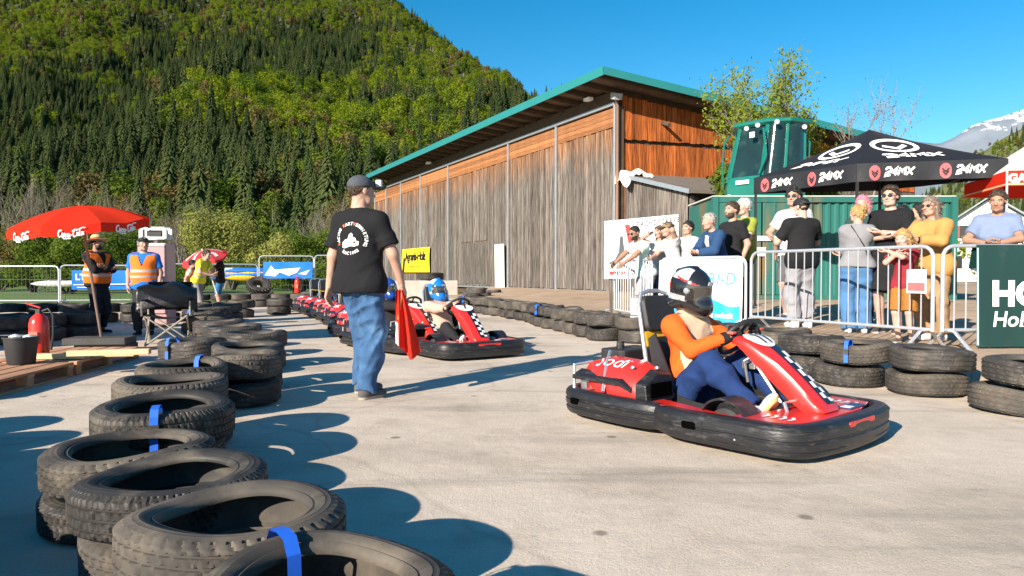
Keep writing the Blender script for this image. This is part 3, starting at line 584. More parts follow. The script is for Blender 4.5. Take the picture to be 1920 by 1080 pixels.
def bush_geo(w_, h_, n, size, seed, lob=9, thin=0.45):
    rg = random.Random(seed); tr = MB(); lobes = []
    for k in range(lob):
        a = rg.random() * 6.28; q = w_ * 0.33 * math.sqrt(rg.random()); z = h_ * rg.uniform(0.3, 0.72); rr = w_ * rg.uniform(0.16, 0.27)
        lobes.append((math.cos(a) * q, math.sin(a) * q, z, rr, 1.15 * h_ / w_)); tr.tube([(rg.uniform(-.15, .15), rg.uniform(-.15, .15), -0.2), (math.cos(a) * q * 0.5, math.sin(a) * q * 0.5, z * 0.6), (math.cos(a) * q, math.sin(a) * q, z + rr * 0.4)], [0.09, 0.06, 0.015], 5)
    cr = MB(); leaf_cloud(cr, lobes, n, size, rg, shell=thin); return tr, cr
def twig_geo(h_, spread, n, seed):
    rg = random.Random(seed); tr = MB(); bt = []
    def grow(p, d, l, r, lv):
        pts = [p]; q = p.copy(); dd = d.copy()
        for s in range(4):
            dd = (dd + Vector((rg.uniform(-1, 1), rg.uniform(-1, 1), rg.uniform(-0.2, 0.7))) * 0.16).normalized(); q = q + dd * l / 4; pts.append(q.copy())
            if lv < 3 and s >= 1:
                for _ in range(2 if lv < 2 else 1):
                    nd = (dd + Vector((rg.uniform(-1, 1), rg.uniform(-1, 1), rg.uniform(-0.1, 0.8))) * 0.75).normalized(); grow(q, nd, l * rg.uniform(0.42, 0.62), r * 0.5, lv + 1)
        tr.tube(pts, [r, r * 0.85, r * 0.7, r * 0.5, r * 0.25], 4 if lv else 6, cap=False); bt.append((q.copy(), dd.copy()))
        if lv >= 2: bt.extend((pp.copy(), dd.copy()) for pp in pts[1:-1])
    for k in range(n): grow(Vector((rg.uniform(-.2, .2), rg.uniform(-.2, .2), -0.1)), Vector((rg.uniform(-1, 1) * spread, rg.uniform(-1, 1) * spread, 1)).normalized(), h_ * rg.uniform(0.7, 1.0), h_ * 0.012, 0)
    return tr, bt
def leaves_at(bt, per, size, rg, jit):
    cr = MB()
    for p, d in bt:
        for _ in range(per):
            c = p + Vector((rg.gauss(0, jit), rg.gauss(0, jit), rg.gauss(0, jit))); nn = Vector((rg.uniform(-1, 1), rg.uniform(-1, 1), rg.uniform(-0.3, 1))).normalized(); u = nn.orthogonal().normalized(); u = Matrix.Rotation(rg.random() * 6.28, 3, nn) @ u; v = nn.cross(u); s = size * rg.uniform(0.6, 1.3)
            cr.add([c - u * s, c - v * s * 0.5, c + u * s, c + v * s * 0.5], [(0, 1, 2, 3)])
    return cr
def px_tree(px, ytop, Y_): return ((px - 960) / F * Y_, Y_, -0.05), at(px, ytop, Y_).z
for (px, yt, Y_, wpx, kind, label) in [
    (418, 368, 48, 175, 'y', 'large round yellow-green willow bush behind the striped parasol'),
    (505, 428, 47, 100, 'y2', 'low yellow-green bush right of the large round willow'),
    (575, 415, 70, 150, 'g', 'green bush left of the man in the black shirt'),
    (660, 345, 90, 120, 'b', 'brown budding bush directly behind the barn end'),
    (250, 395, 60, 170, 'g', 'green bush behind the two marshals'),
    (110, 420, 52, 170, 'g2', 'dark green bush below the big red parasol'),
    (30, 395, 56, 190, 'b', 'brown budding bush at the left edge behind the fence'),
    (180, 345, 78, 190, 'b', 'tall brown budding bush above the big red parasol'),
    (330, 400, 66, 90, 'b2', 'brown bush between the fridge and the round willow'),
    (-40, 400, 60, 200, 'g', 'green bush cut by the left edge of the picture'),
    (700, 320, 110, 90, 'y2', 'bright spring tree just over the far end of the barn roof')]:
    loc, ht = px_tree(px, yt, Y_); w_ = wpx / F * Y_; rgk = hash((px, Y_)) % 1000
    mc = {'y': leafmat('willow_leaves', (0.21, 0.225, 0.055), (0.32, 0.325, 0.09)), 'y2': leafmat('willow_leaves', (0, 0, 0), (0, 0, 0)), 'g': LEAFG, 'g2': LEAFG, 'b': LEAFB, 'b2': LEAFB}[kind]
    n_ = {'y': 13000, 'b': 6000, 'b2': 3000}.get(kind, 9000)
    trg, cr = bush_geo(w_, ht, n_, 0.085 if kind[0] == 'y' else 0.115, 100 + px, 14 if kind == 'y' else 11, 0.35 if kind[0] == 'b' else 0.5)
    tree_thing('leafy_bush', label, trg, cr, BARKG, mc, loc, rz_=px, group='bushes behind the fence')
for (px, yt, Y_, label) in [(48, 325, 70, 'bare pale twigged tree left above the red parasol'), (100, 318, 74, 'bare twigged tree over the left of the red parasol'), (325, 335, 64, 'bare grey twigged tree behind the fridge'), (345, 370, 60, 'low bare twigged shrub left of the round willow'), (620, 350, 80, 'bare brown twigged shrub left of the standing man'), (205, 345, 72, 'bare twigged tree above the hat of the marshal')]:
    loc, ht = px_tree(px, yt, Y_); tr, bt = twig_geo(ht * 0.55, 0.35, 5, px); cr = leaves_at(bt, 1, 0.05, random.Random(px), 0.2)
    tree_thing('bare_tree', label, tr, cr, BARKG, LEAFB, loc, rz_=px, group='bare trees behind the fence')
# low green hedge strip right behind the fence
ORD_H = ['first', 'second', 'third', 'fourth', 'fifth', 'sixth', 'seventh', 'eighth', 'ninth', 'tenth', 'eleventh', 'twelfth', 'thirteenth', 'fourteenth']
for k in range(13):
    px = -60 + k * 62; Y_ = 40 + 4 * math.sin(k * 1.7); loc, ht = px_tree(px, 487 + 10 * math.sin(k * 2.1), Y_)
    trg, cr = bush_geo(3.4, max(1.5, ht), 3000, 0.075, 300 + k, 8); tree_thing('hedge_bush', f'low green hedge bush behind the fence, {ORD_H[k]} from the left', trg, cr, BARK, LEAFG, loc, group='hedge bushes behind the fence')
# the sparse tree between barn and cab
trg, bt = twig_geo(3.1, 0.85, 6, 21); cr = leaves_at(bt, 3, 0.055, random.Random(4), 0.11)
p0 = at(1448, 512, 21.5)
tree_thing('young_tree', 'sparse young tree with fresh leaves rising behind the green cab', trg, cr, BARKG, leafmat('fresh_leaves', (0.10, 0.17, 0.015), (0.22, 0.27, 0.03)), (p0.x, p0.y, 2.5), 1.0)
trg, cr = conifer_geo(5.4, 1.9, 10, 8, 91, 0.45); 
for px, Y_, zz, lab in ((1385, 21.0, 1.2, 'spruce branch clump left of the green cab'), (1525, 21.5, 1.2, 'spruce clump right of the green cab')):
    tg2, bt2 = twig_geo(1.5 if px < 1400 else 1.7, 0.8, 4, px); c2 = leaves_at(bt2, 5, 0.075, random.Random(px), 0.12); q = at(px, 512, Y_)
    tree_thing('leafy_shrub', 'dense leafy shrub ' + ('left' if px < 1400 else 'right') + ' of the green cab', tg2, c2, BARK, LEAFG, (q.x, q.y, zz + 1.0), 1.0)
for px, ht, slab in ((1622, 3.0, 'tallest bare shoot rising over the tent peak'), (1580, 1.5, 'bare shoot rising left of the tent peak'), (1645, 1.2, 'short bare shoot rising right of the tent peak')):
    tg2, bt2 = twig_geo(ht * 1.15, 0.12, 2, px); c2 = leaves_at(bt2[::2], 1, 0.03, random.Random(px), 0.06); q = at(px, 512, 22)
    tree_thing('thin_tree', slab, tg2, c2, BARKG, LEAFG, (q.x, q.y, 2.4 if px != 1645 else 3.2), 1.0, group='bare shoots above the tent')
tg2, bt2 = bush_geo(9, 5.0, 2500, 0.2, 77); q = at(1915, 512, 45); tree_thing('garden_bush', 'bright green garden bush at the right edge by the white house', tg2, bt2, BARK, LEAFY, (q.x, q.y, 0))
# ================================================================== tyres
RUB = mat('worn_rubber', (0.036, 0.032, 0.029), rough=0.6, var=0.22, scale=9, bump=0.07, bscale=160, rnd=0.35, spec=0.4, dirt=(0.105, 0.088, 0.070), dscale=4.0, dth=0.57)
RUB2 = mat('dusty_rubber', (0.055, 0.048, 0.042), rough=0.75, var=0.22, scale=9, bump=0.07, bscale=160, rnd=0.3, spec=0.3, dirt=(0.13, 0.108, 0.085), dscale=3.0, dth=0.52)
BLUE = mat('blue_strap', (0.015, 0.12, 0.62), rough=0.55, var=0.1, scale=40)
def tyre_mesh(Rr, W, rim, pat, seg, seed, m):
    rg = random.Random(seed); hw = W / 2; P = []     # profile (r, z, zone): 0 side, 1 tread, 2 inside
    side = [(rim, 0.66 * hw, 0), (rim + 0.004, 0.80 * hw, 0), (rim + 0.014, 0.88 * hw, 0), (rim + 0.020, 0.86 * hw, 0), (rim + 0.026, 0.93 * hw, 0), (rim + (Rr - rim) * 0.45, 1.0 * hw, 0), (rim + (Rr - rim) * 0.47, 0.985 * hw, 0), (rim + (Rr - rim) * 0.60, 0.985 * hw, 0), (rim + (Rr - rim) * 0.62, 0.965 * hw, 0), (rim + (Rr - rim) * 0.78, 0.93 * hw, 0), (Rr - 0.018, 0.86 * hw, 3), (Rr - 0.006, 0.78 * hw, 3)]
    gd = 0.007; gr = [0.56, 0.2, -0.2, -0.56] if pat != 2 else [0.42, 0.0, -0.42]
    tr = [(Rr - 0.001, 0.72 * hw, 1)]
    for g in gr:
        tr += [(Rr, (g + 0.06) * hw, 1), (Rr - gd, (g + 0.045) * hw, 4), (Rr - gd, (g - 0.045) * hw, 4), (Rr, (g - 0.06) * hw, 1), (Rr, (g - 0.16) * hw, 1)]
    tr += [(Rr - 0.001, -0.72 * hw, 1)]
    full = side + tr + [(r, -z, k) for r, z, k in reversed(side)]
    inner = [(rim + 0.002, -0.56 * hw, 2), (rim + (Rr - rim) * 0.5, -0.86 * hw, 2), (Rr - 0.03, -0.68 * hw, 2), (Rr - 0.018, 0, 2), (Rr - 0.03, 0.68 * hw, 2), (rim + (Rr - rim) * 0.5, 0.86 * hw, 2), (rim + 0.002, 0.56 * hw, 2)]
    full += inner; K = len(full); V = []; nb = 62 if pat == 0 else (46 if pat == 1 else 80)
    e1, e2 = rg.uniform(0, 6.28), rg.uniform(0, 6.28)
    for i in range(seg):
        a = 2 * math.pi * i / seg; ov = 1 + 0.012 * math.sin(2 * a + e1) + 0.006 * math.sin(3 * a + e2); wz = 0.010 * math.sin(2 * a + e2) + 0.005 * math.sin(3 * a + e1)
        for (r, z, k) in full:
            rr = r
            if k in (1, 3) and seg > 60:
                ph = (a / (2 * math.pi) * nb + (abs(z) / hw * 2.0 if pat == 1 else (z / hw * 1.2 if pat == 2 else 0.5 * math.sin(z / hw * 5)))) % 1.0
                if ph < 0.27: rr = r - (0.0065 if k == 1 else 0.010)
            V.append((rr * math.cos(a) * ov, rr * math.sin(a) * ov, z + wz * (1 if z > 0 else 0.6)))
    Fc = [(i * K + k, ((i + 1) % seg) * K + k, ((i + 1) % seg) * K + (k + 1) % K, i * K + (k + 1) % K) for i in range(seg) for k in range(K)]
    me = bpy.data.meshes.new('tyre'); me.from_pydata(V, [], Fc); me.update(); me.materials.append(m)
    me.polygons.foreach_set('use_smooth', [True] * len(me.polygons))
    try: me.set_sharp_from_angle(angle=R(38))
    except Exception: pass
    return me
TM = [tyre_mesh(0.30 + 0.012 * (k % 3), 0.19 + 0.014 * (k % 4), 0.195 + 0.006 * (k % 3), k % 3, 288, 40 + k, (RUB, RUB2)[k % 2]) for k in range(4)]
TMM = [tyre_mesh(0.30 + 0.01 * (k % 3), 0.19 + 0.014 * (k % 4), 0.195 + 0.006 * (k % 3), k % 3, 150, 50 + k, (RUB, RUB2)[k % 2]) for k in range(4)]
TL = [tyre_mesh(0.30 + 0.012 * (k % 3), 0.20 + 0.014 * (k % 4), 0.195 + 0.006 * (k % 3), k % 3, 40, 60 + k, (RUB, RUB2)[k % 2]) for k in range(4)]
ORD = ['first', 'second', 'third', 'fourth', 'fifth', 'sixth', 'seventh', 'eighth', 'ninth', 'tenth', 'eleventh', 'twelfth', 'thirteenth', 'fourteenth', 'fifteenth', 'sixteenth', 'seventeenth', 'eighteenth', 'nineteenth', 'twentieth', 'twenty-first', 'twenty-second', 'twenty-third', 'twenty-fourth']
def tyre(x, y, z, d, meshes, label, group, seed, tilt=0.0, w=None):
    rg = random.Random(seed); me = meshes[rg.randrange(len(meshes))]
    r0 = max(abs(v.co.x) for v in me.vertices); z0 = max(v.co.z for v in me.vertices) - min(v.co.z for v in me.vertices)
    o = bpy.data.objects.new('tyre', me); COL.objects.link(o); s = d / 2 / r0; o.scale = (s, s, (w or 0.205) / z0)
    o.location = (x, y, z); o.rotation_euler = (rg.uniform(-1, 1) * tilt, rg.uniform(-1, 1) * tilt, rg.random() * 6.28)
    tag(o, label, 'tyre', group); return o
def stacks(row, pts, meshes, group, where, n=2, seed=0, start='from the camera', jit=0.05, names=None):
    res = []
    for i, p in enumerate(pts):
        x, y = p[0], p[1]; d = p[2] if len(p) > 2 else 0.62; g = gz(x, y) if row != 'flat' else 0
        off = p[3] if len(p) > 3 else (0, 0); nn = p[4] if len(p) > 4 else n
        for k in range(nn):
            rg = random.Random(seed + i * 10 + k); dx, dy = (rg.uniform(-jit, jit), rg.uniform(-jit, jit)) if k == 0 and nn > 1 else (off if k else (0, 0))
            pos = ('top' if k == nn - 1 else ('bottom' if k == 0 else 'middle')) if nn > 1 else 'single'
            lab = f'{pos} tyre of {ORD[i]} stack {start}, {where}'
            res.append(tyre(x + dx, y + dy, g + 0.105 + 0.208 * k, d * rg.uniform(0.95, 1.0) if k == 0 else d, meshes, lab, group, seed + i * 10 + k, 0.03 + 0.012 * k))
    return res
def topc(px, py, wpx, z=0.42):     # place by the centre of the upper rim
    g = gnd(px, py, z); return (g.x, g.y, wpx / F * g.y)
NEAR = [(607, 1.50, 0.585, 0.405), (438, 2.0, 0.625, 0.385), (320, 2.45, 0.64, 0.36), (243, 2.95, 0.68, 0.335), (306, 3.55, 0.66, 0.40), (320, 4.17, 0.645, 0.43), (341, 4.95, 0.61, 0.42)]
left_near = [((px - 960) / F * Y_, Y_, d_, zt) for px, Y_, d_, zt in NEAR]
for i, (x, y, d_, zt) in enumerate(left_near):
    for k_ in range(2):
        rg = random.Random(90 + i * 3 + k_); tyre(x + (rg.uniform(-0.05, 0.05) if k_ == 0 else 0), y + (rg.uniform(-0.03, 0.05) if k_ == 0 else 0), zt * (0.25 + 0.5 * k_), d_ * (0.96 if k_ == 0 else 1), TM, ('bottom', 'top')[k_] + f' tyre of {ORD[i]} stack from the camera, left foreground row', 'tyre stacks at the left of the track', 100 + i * 7 + k_, 0.035, zt / 2 - 0.003)
left_far = [(-2.16, 5.58, 0.58), topc(466, 642, 128), topc(476, 619, 118), topc(362, 632, 118), topc(436, 608, 105), topc(410, 598, 90), topc(395, 590, 85), topc(383, 580, 76), topc(398, 574, 70)]
stacks('flat', left_far, TMM, 'tyre stacks at the left of the track', 'left row beyond the foreground', seed=300)
# row left of the camera, mostly outside the picture, whose shadows fall into it
off_row = [(-1.35 - 0.385 * k, 0.75 + 0.478 * k, 0.62) for k in range(0, 8)]
stacks('flat', off_row, TL, 'tyre stacks left of the camera', 'row left of the camera', seed=500, n=2)
# shaded rows by the marshals
stacks('flat', [(-11.2 + 0.63 * k, 14.6 + 0.05 * k, 0.62) for k in range(9)], TL, 'shaded tyre wall behind the marshals', 'shaded wall behind the marshals', seed=600, start='from the left')
stacks('flat', [(-7.75 + 0.2 * k, 9.7 + 0.58 * k, 0.62) for k in range(4)], TL, 'shaded tyres left of the marshals', 'shaded row left of the parasol', seed=700, start='from the camera')
stacks('flat', [(-9.6 + 0.6 * k, 21.3 + 0.16 * k - 0.02 * k * k, 0.62) for k in range(7)], TL, 'far tyre wall by the fence', 'far wall by the fence', seed=800, start='from the left')
stacks('flat', [(-8.4, 23.5, 0.62), (-7.0, 24.0, 0.62), (-5.3, 24.6, 0.62), (-3.8, 23.0, 0.62), (-5.9, 17.6, 0.62), (-6.4, 16.4, 0.62)], TL, 'scattered far tyres', 'loose far group near the fence', seed=900, start='from the left')
# right row
right_near = [(3.80, 5.22, 0.66, (0.16, 0.03)), (3.60, 6.0, 0.66, (0.05, 0.02)), (3.22, 6.56, 0.64, (0.04, -0.02)), (3.12, 7.22, 0.66), (3.12, 8.0, 0.64), (2.85, 8.75, 0.64), (2.5, 9.35, 0.64), (2.15, 9.85, 0.64)]
stacks('right', right_near, TMM, 'tyre stacks along the spectators', 'right row in front of the barriers', seed=1000, start='from the right')
right_far = []
path = [Vector((1.86, 10.45))]
for (px, by) in [(1143, 641), (1108, 633), (1058, 621), (1003, 606), (950, 595), (898, 587), (870, 580)]:
    g = gnd(px, by, 0); path.append(Vector((g.x, g.y + 0.3)))
acc_ = 0.0; right_far.append((path[0].x, path[0].y, 0.62))
for a, b in zip(path, path[1:]):
    L_ = (b - a).length; t = 0.585 - acc_
    while t < L_: q = a.lerp(b, t / L_); right_far.append((q.x, q.y, 0.62)); t += 0.585
    acc_ = L_ - (t - 0.585)
right_far = right_far[:20]
stacks('flat', right_far, TMM, 'tyre stacks towards the barn', 'right row leading to the barn', seed=1200, start='from the camera')
fl = gnd(1062, 572, 0.45); 
for i, (px, by, z) in enumerate([(1065, 583, 0.21), (885, 553, 0.3), (905, 552, 0.3), (925, 548, 0.31), (893, 545, 0.5)]):
    g = gnd(px, by, z); tyre(g.x, g.y, z, 0.62, TL, 'worn tyre lying ' + ['behind the bend of the right row', 'nearest the blue mark by the barn', 'beside the white board at the barn', 'under the white board at the barn', 'on top of the pile by the barn'][i], 'tyres near the barn', 1500 + i, 0.05)
# big tractor tyre, standing on the far wall
tt = MB(); tt.lathe([(0.30, 0.16), (0.42, 0.2), (0.55, 0.19), (0.58, 0.15), (0.58, -0.15), (0.55, -0.19), (0.42, -0.2), (0.30, -0.16), (0.36, 0)], 48, closed=True)
for k in range(22):
    a = 2 * math.pi * k / 22
    for sgn in (-1, 1):
        M = Rz(a + (0.07 if sgn > 0 else -0.07)) ; tt.box(M @ Vector((0.60, 0, sgn * 0.085)), (0.06, 0.06, 0.2), M @ Rx(sgn * 0.7))
g = at(485, 545, 22.6); tt.v = [(x * 0.62, y * 0.62, z * 0.7) for x, y, z in tt.v]; o = tt.build('tractor_tyre', RUB, None, smooth=True, loc=(g.x, 22.6, 0.62), rot=(R(38), 0, R(30))); tag(o, 'big lugged tractor tyre leaning on the far tyre wall', 'tyre')
# blue straps that tie neighbouring stacks
def strap(cx, cy, d_, ang, zt, label, w=0.036):
    rm = d_ * 0.405; a = R(ang); t = thing('blue_strap', label, 'strap', (cx + rm * math.cos(a), cy + rm * math.sin(a), zt + 0.006), a, 'blue straps tying the tyres'); hw = d_ * 0.105
    q = [(-hw - 0.012, -0.14), (-hw - 0.005, -0.03), (-hw + 0.02, 0.006), (0, 0.012), (hw - 0.015, 0.004), (hw + 0.006, -0.03), (hw + 0.012, -0.19)]; V = []
    for off_ in (0, -0.003):
        for x, z in q: V += [(x, -w / 2, z + off_), (x, w / 2, z + off_)]
    n = len(q); mb = MB(); mb.add(V, [(2 * i, 2 * i + 1, 2 * i + 3, 2 * i + 2) for i in range(n - 1)] + [(2 * n + 2 * i, 2 * n + 2 * i + 2, 2 * n + 2 * i + 3, 2 * n + 2 * i + 1) for i in range(n - 1)]); mb.build('webbing', BLUE, t)
    bk = MB(); bk.box((hw + 0.014, 0, -0.09), (0.012, w * 1.25, 0.045)); bk.build('buckle', RUB, t)
x, y, d_, zt = left_near[0]; strap(x, y, d_, 130, zt, 'bright blue strap on the nearest tyre', 0.034)
x, y, d_, zt = left_near[4]; strap(x, y, d_, 289, zt, 'blue strap on the fifth foreground stack')
x, y, d_, zt = left_near[6]; strap(x, y, d_, 85, zt, 'blue strap on the farthest foreground stack')
strap(3.26, 6.54, 0.64, 228, 0.42 + gz(3.26, 6.54), 'blue strap on the right row behind the nose of the foreground kart')
for k_, lab in ((6, 'blue strap on the bend of the right row'), (16, 'blue strap on the tyres nearest the barn')): strap(right_far[k_][0], right_far[k_][1], 0.62, 215, 0.425, lab, 0.07)
for k_, lab in ((7, 'blue strap on the left row near the striped parasol'), (3, 'blue strap on the left row beside the folding chair')): strap(left_far[k_][0], left_far[k_][1], left_far[k_][2], 250, 0.425, lab)
# ================================================================== karts
KRED = mat('kart_red', (0.62, 0.025, 0.02), rough=0.32, var=0.08, scale=5, coat=0.3, dirt=(0.32, 0.03, 0.025), dscale=6, dth=0.62)
KBLK = mat('kart_black_plastic', (0.014, 0.014, 0.016), rough=0.40, var=0.2, scale=20, bump=0.12, bscale=25, dirt=(0.065, 0.062, 0.06), dscale=9, dth=0.60, stretch=(1, 1, 4))
KMAT = mat('kart_matt_black', (0.02, 0.02, 0.022), rough=0.6, var=0.2, scale=14)
KTYR = mat('kart_slick', (0.03, 0.03, 0.031), rough=0.75, var=0.2, scale=12, dirt=(0.09, 0.08, 0.07), dscale=8, dth=0.58)
CHROME = mat('polished_tube', (0.62, 0.63, 0.65), rough=0.32, metal=0.75, var=0.05)
ALU = mat('cast_alloy', (0.5, 0.5, 0.5), rough=0.4, metal=0.9, var=0.25, scale=20)
YEL = mat('yellow_plastic', (0.75, 0.42, 0.01), rough=0.5, var=0.06)
NAVY = mat('navy_sticker', (0.02, 0.05, 0.14), rough=0.4, var=0.1)
def rounded(corners, n=7):
    pts = []; N = len(corners)
    for i, (x, y, r) in enumerate(corners):
        p = Vector((x, y)); a = Vector(corners[i - 1][:2]); b = Vector(corners[(i + 1) % N][:2]); u = (a - p); v = (b - p); lu, lv = u.length, v.length; u /= lu; v /= lv; rr = min(r, lu * 0.48, lv * 0.48)
        for k in range(n):
            t = k / (n - 1); q = (p + u * rr) * (1 - t) ** 2 + p * 2 * t * (1 - t) + (p + v * rr) * t * t; pts.append(q)
    return pts
def resample(pts, step):
    out = []
    for a, b in zip(pts, pts[1:]):
        n = max(1, int((b - a).length / step))
        for k in range(n): out.append(a + (b - a) * k / n)
    out.append(pts[-1]); return out
def bumper(path, prof, zf):
    mb = MB(); rings = []
    for i, p in enumerate(path):
        t = (path[min(i + 1, len(path) - 1)] - path[max(i - 1, 0)]).normalized(); nrm = Vector((t.y, -t.x)); e = min(i, len(path) - 1 - i); sc = 0.72 + 0.28 * min(1, e / 3)
        rings.append([Vector((p.x + nrm.x * o * sc, p.y + nrm.y * o * sc, 0.14 + (z - 0.14) * zf(p.x) * (0.86 + 0.14 * min(1, e / 3)))) for o, z in prof])
    mb.loft(rings); return mb
def make_kart():
    K = thing('go_kart', 'x', 'go-kart', (0, 0, 0))
    right = [(0.02, -0.60, .03), (0.22, -0.655, .1), (0.93, -0.60, .22), (0.985, -0.3, .2), (1.0, 0, .3), (0.985, 0.3, .2), (0.93, 0.60, .22), (0.22, 0.655, .1), (0.02, 0.60, .03)]
    fp = [q for q in rounded(right)[7:-7]]; fp = resample([Vector((-0.02, -0.595))] + fp + [Vector((-0.02, 0.595))], 0.045)
    rearc = [(0.0, 0.585, .03), (-0.3, 0.63, .15), (-0.93, 0.60, .24), (-0.95, 0.0, .1), (-0.93, -0.60, .24), (-0.3, -0.63, .15), (0.0, -0.585, .03)]
    rp_ = rounded(rearc)[7:-7]; rp_ = resample([Vector((0.03, 0.575))] + rp_ + [Vector((0.03, -0.575))], 0.045)
    prof = [(-0.05, 0.045), (0.025, 0.03), (0.05, 0.038), (0.062, 0.055), (0.066, 0.085), (0.056, 0.093), (0.056, 0.102), (0.067, 0.110), (0.071, 0.15), (0.060, 0.158), (0.060, 0.168), (0.071, 0.176), (0.066, 0.215), (0.055, 0.232), (0.03, 0.242), (-0.015, 0.243), (-0.028, 0.22)]
    prof2 = [(-0.028, 0.045), (0.025, 0.028), (0.052, 0.034), (0.064, 0.052), (0.069, 0.10), (0.069, 0.122), (0.062, 0.130), (0.062, 0.138), (0.069, 0.146), (0.067, 0.20), (0.060, 0.226), (0.045, 0.238), (0.02, 0.243), (-0.015, 0.243), (-0.028, 0.22)]
    fb = bumper(fp, prof2, lambda x: 0.86 + 0.06 * max(0, x)).build('front_bumper', KBLK, K, smooth=True)
    rb = bumper(rp_, prof, lambda x: 0.90).build('rear_bumper', KBLK, K, smooth=True)
    SLOT = mat('slot_shade_black', (0.002, 0.002, 0.002), rough=1.0, var=0, spec=0.0)  # solid black colour holds the shade inside the slots
    def slot(px, py, yaw, z, par, w=0.10):
        mb = MB(); pr = [(-w / 2, -0.022), (w / 2, -0.022), (w / 2, 0.022), (-w / 2, 0.022)]; mb.prism(rounded_slot(w, 0.046), 0.03, Rz(yaw)); mb.build('slot', SLOT, par, loc=(px, py, z))
    def rounded_slot(w, h):
        q = rounded([(-w / 2, -h / 2, .015), (w / 2, -h / 2, .015), (w / 2, h / 2, .015), (-w / 2, h / 2, .015)], 4); return [(v.x, v.y) for v in q]
    for s in (-1, 1):
        slot(0.30, s * 0.705, s * 0.02 if s > 0 else 0, 0.15, fb); slot(-0.74, s * 0.672, s * 0.05, 0.15, rb, 0.08)
        for (bx, by) in ((0.62, 0.715), (0.9, 0.58), (1.0, 0.42), (1.04, 0.2)):
            mb = MB(); mb.lathe([(0, 0.012), (0.012, 0.010), (0.016, 0)], 10, (bx * 0.985, s * by * 0.955, 0.11), Ry(R(90)) if bx > 0.88 else Rx(R(-90 * s))); mb.build('bolt', STEEL, fb)
    mb = MB(); mb.prism(rounded_slot(0.34, 0.03), 0.02, Rz(R(90))); mb.build('vent_slot', KRED, fb, loc=(1.052, 0.0, 0.20))
    for s in (-1, 1):
        lo_, hi_ = [], []
        for i in range(1, len(fp) - 1):
            p = fp[i]; t = (fp[i + 1] - fp[i - 1]).normalized(); nr = Vector((t.y, -t.x))
            if p.y * s > 0.18 and p.x > 0.40: q = p + nr * 0.0665; lo_.append(Vector((q.x, q.y, 0.075))); hi_.append(Vector((q.x, q.y, 0.205)))
        if lo_[0].x > lo_[-1].x: lo_.reverse(); hi_.reverse()
        mb = MB(); mb.tube(list(reversed(lo_)) + [Vector((lo_[0].x - 0.02, lo_[0].y, 0.095)), Vector((lo_[0].x - 0.026, lo_[0].y, 0.14)), Vector((lo_[0].x - 0.02, lo_[0].y, 0.185))] + hi_, 0.006, 6); mb.build('moulded_rib', KBLK, fb, smooth=True)
    # floor, red decks
    mb = MB(); mb.box((0.0, 0, 0.055), (1.80, 1.05, 0.02)); mb.build('floor_pan', KMAT, K)
    dk = MB(); q = [(0.50, -0.60), (0.86, -0.56), (0.93, -0.28), (0.93, 0.28), (0.86, 0.56), (0.50, 0.60), (0.60, 0.2), (0.60, -0.2)]
    dk.loft([[Vector((x, y, 0.205)) for x, y in q], [Vector((x, y, 0.225)) for x, y in q]]); dko = dk.build('front_deck', KRED, K, bev=0.006)
    for s in (-1, 1):
        mb = MB(); q = [(-0.12, s * 0.61), (0.52, s * 0.625), (0.52, s * 0.56), (0.36, s * 0.53), (-0.12, s * 0.42)]; mb.loft([[Vector((x, y, 0.20)) for x, y in q], [Vector((x, y, 0.222)) for x, y in q]]); mb.build('side_deck', KRED, K, bev=0.006)
        mb = MB(); q = [(-0.88, s * 0.57), (-0.14, s * 0.60), (-0.14, s * 0.30), (-0.88, s * 0.3)]; mb.loft([[Vector((x, y, 0.18)) for x, y in q], [Vector((x, y, 0.2)) for x, y in q]]); mb.build('rear_deck', KMAT, K)
    # stripes and sticker on the front deck
    for s in (-1, 1):
        for k in range(4):
            x0 = 0.64 + 0.055 * k; print_on('deck_stripe', stroke_geo([[(0, 0), (0.03, 0.05), (0.02, 0.10)]], 0.022), WHITEP, dko, lambda x, y, x0=x0, s=s: Vector((x0 + x, s * (0.36 + y * 1.0), 0.2285)))
    mb = MB(); mb.box((0.86, 0.30, 0.2285), (0.10, 0.24, 0.003)); mb.build('deck_sticker', NAVY, dko); mb = MB(); mb.box((0.86, 0.24, 0.231), (0.06, 0.07, 0.003)); mb.build('deck_sticker', WHITEP, dko)
    # nose fairing
    st = [(0.235, 0.665, 0.135, 0.045), (0.29, 0.675, 0.150, 0.06), (0.37, 0.652, 0.150, 0.085), (0.47, 0.590, 0.140, 0.11), (0.57, 0.515, 0.125, 0.125), (0.67, 0.43, 0.118, 0.125), (0.75, 0.355, 0.118, 0.12), (0.82, 0.29, 0.122, 0.10), (0.865, 0.255, 0.118, 0.06), (0.875, 0.232, 0.10, 0.02)]
    rings = []
    for i, (x, z, hw, dp) in enumerate(st):
        x2, z2 = st[min(i + 1, len(st) - 1)][:2]; x1, z1 = st[max(i - 1, 0)][:2]; t = Vector((x2 - x1, 0, z2 - z1)).normalized(); nn = Vector((-t.z, 0, t.x))
        o = Vector((x, 0, z)); r = []
        for (fy, fn) in [(-1.0, -1.0), (-1.03, -0.6), (-1.0, -0.25), (-0.90, -0.06), (-0.7, 0.0), (-0.25, 0.035), (0.25, 0.035), (0.7, 0.0), (0.90, -0.06), (1.0, -0.25), (1.03, -0.6), (1.0, -1.0)]: r.append(o + Vector((0, fy * hw, 0)) + nn * fn * dp)
        rings.append(r)
    mb = MB(); mb.loft(rings); nose = mb.build('nose_fairing', KRED, K, smooth=True); 
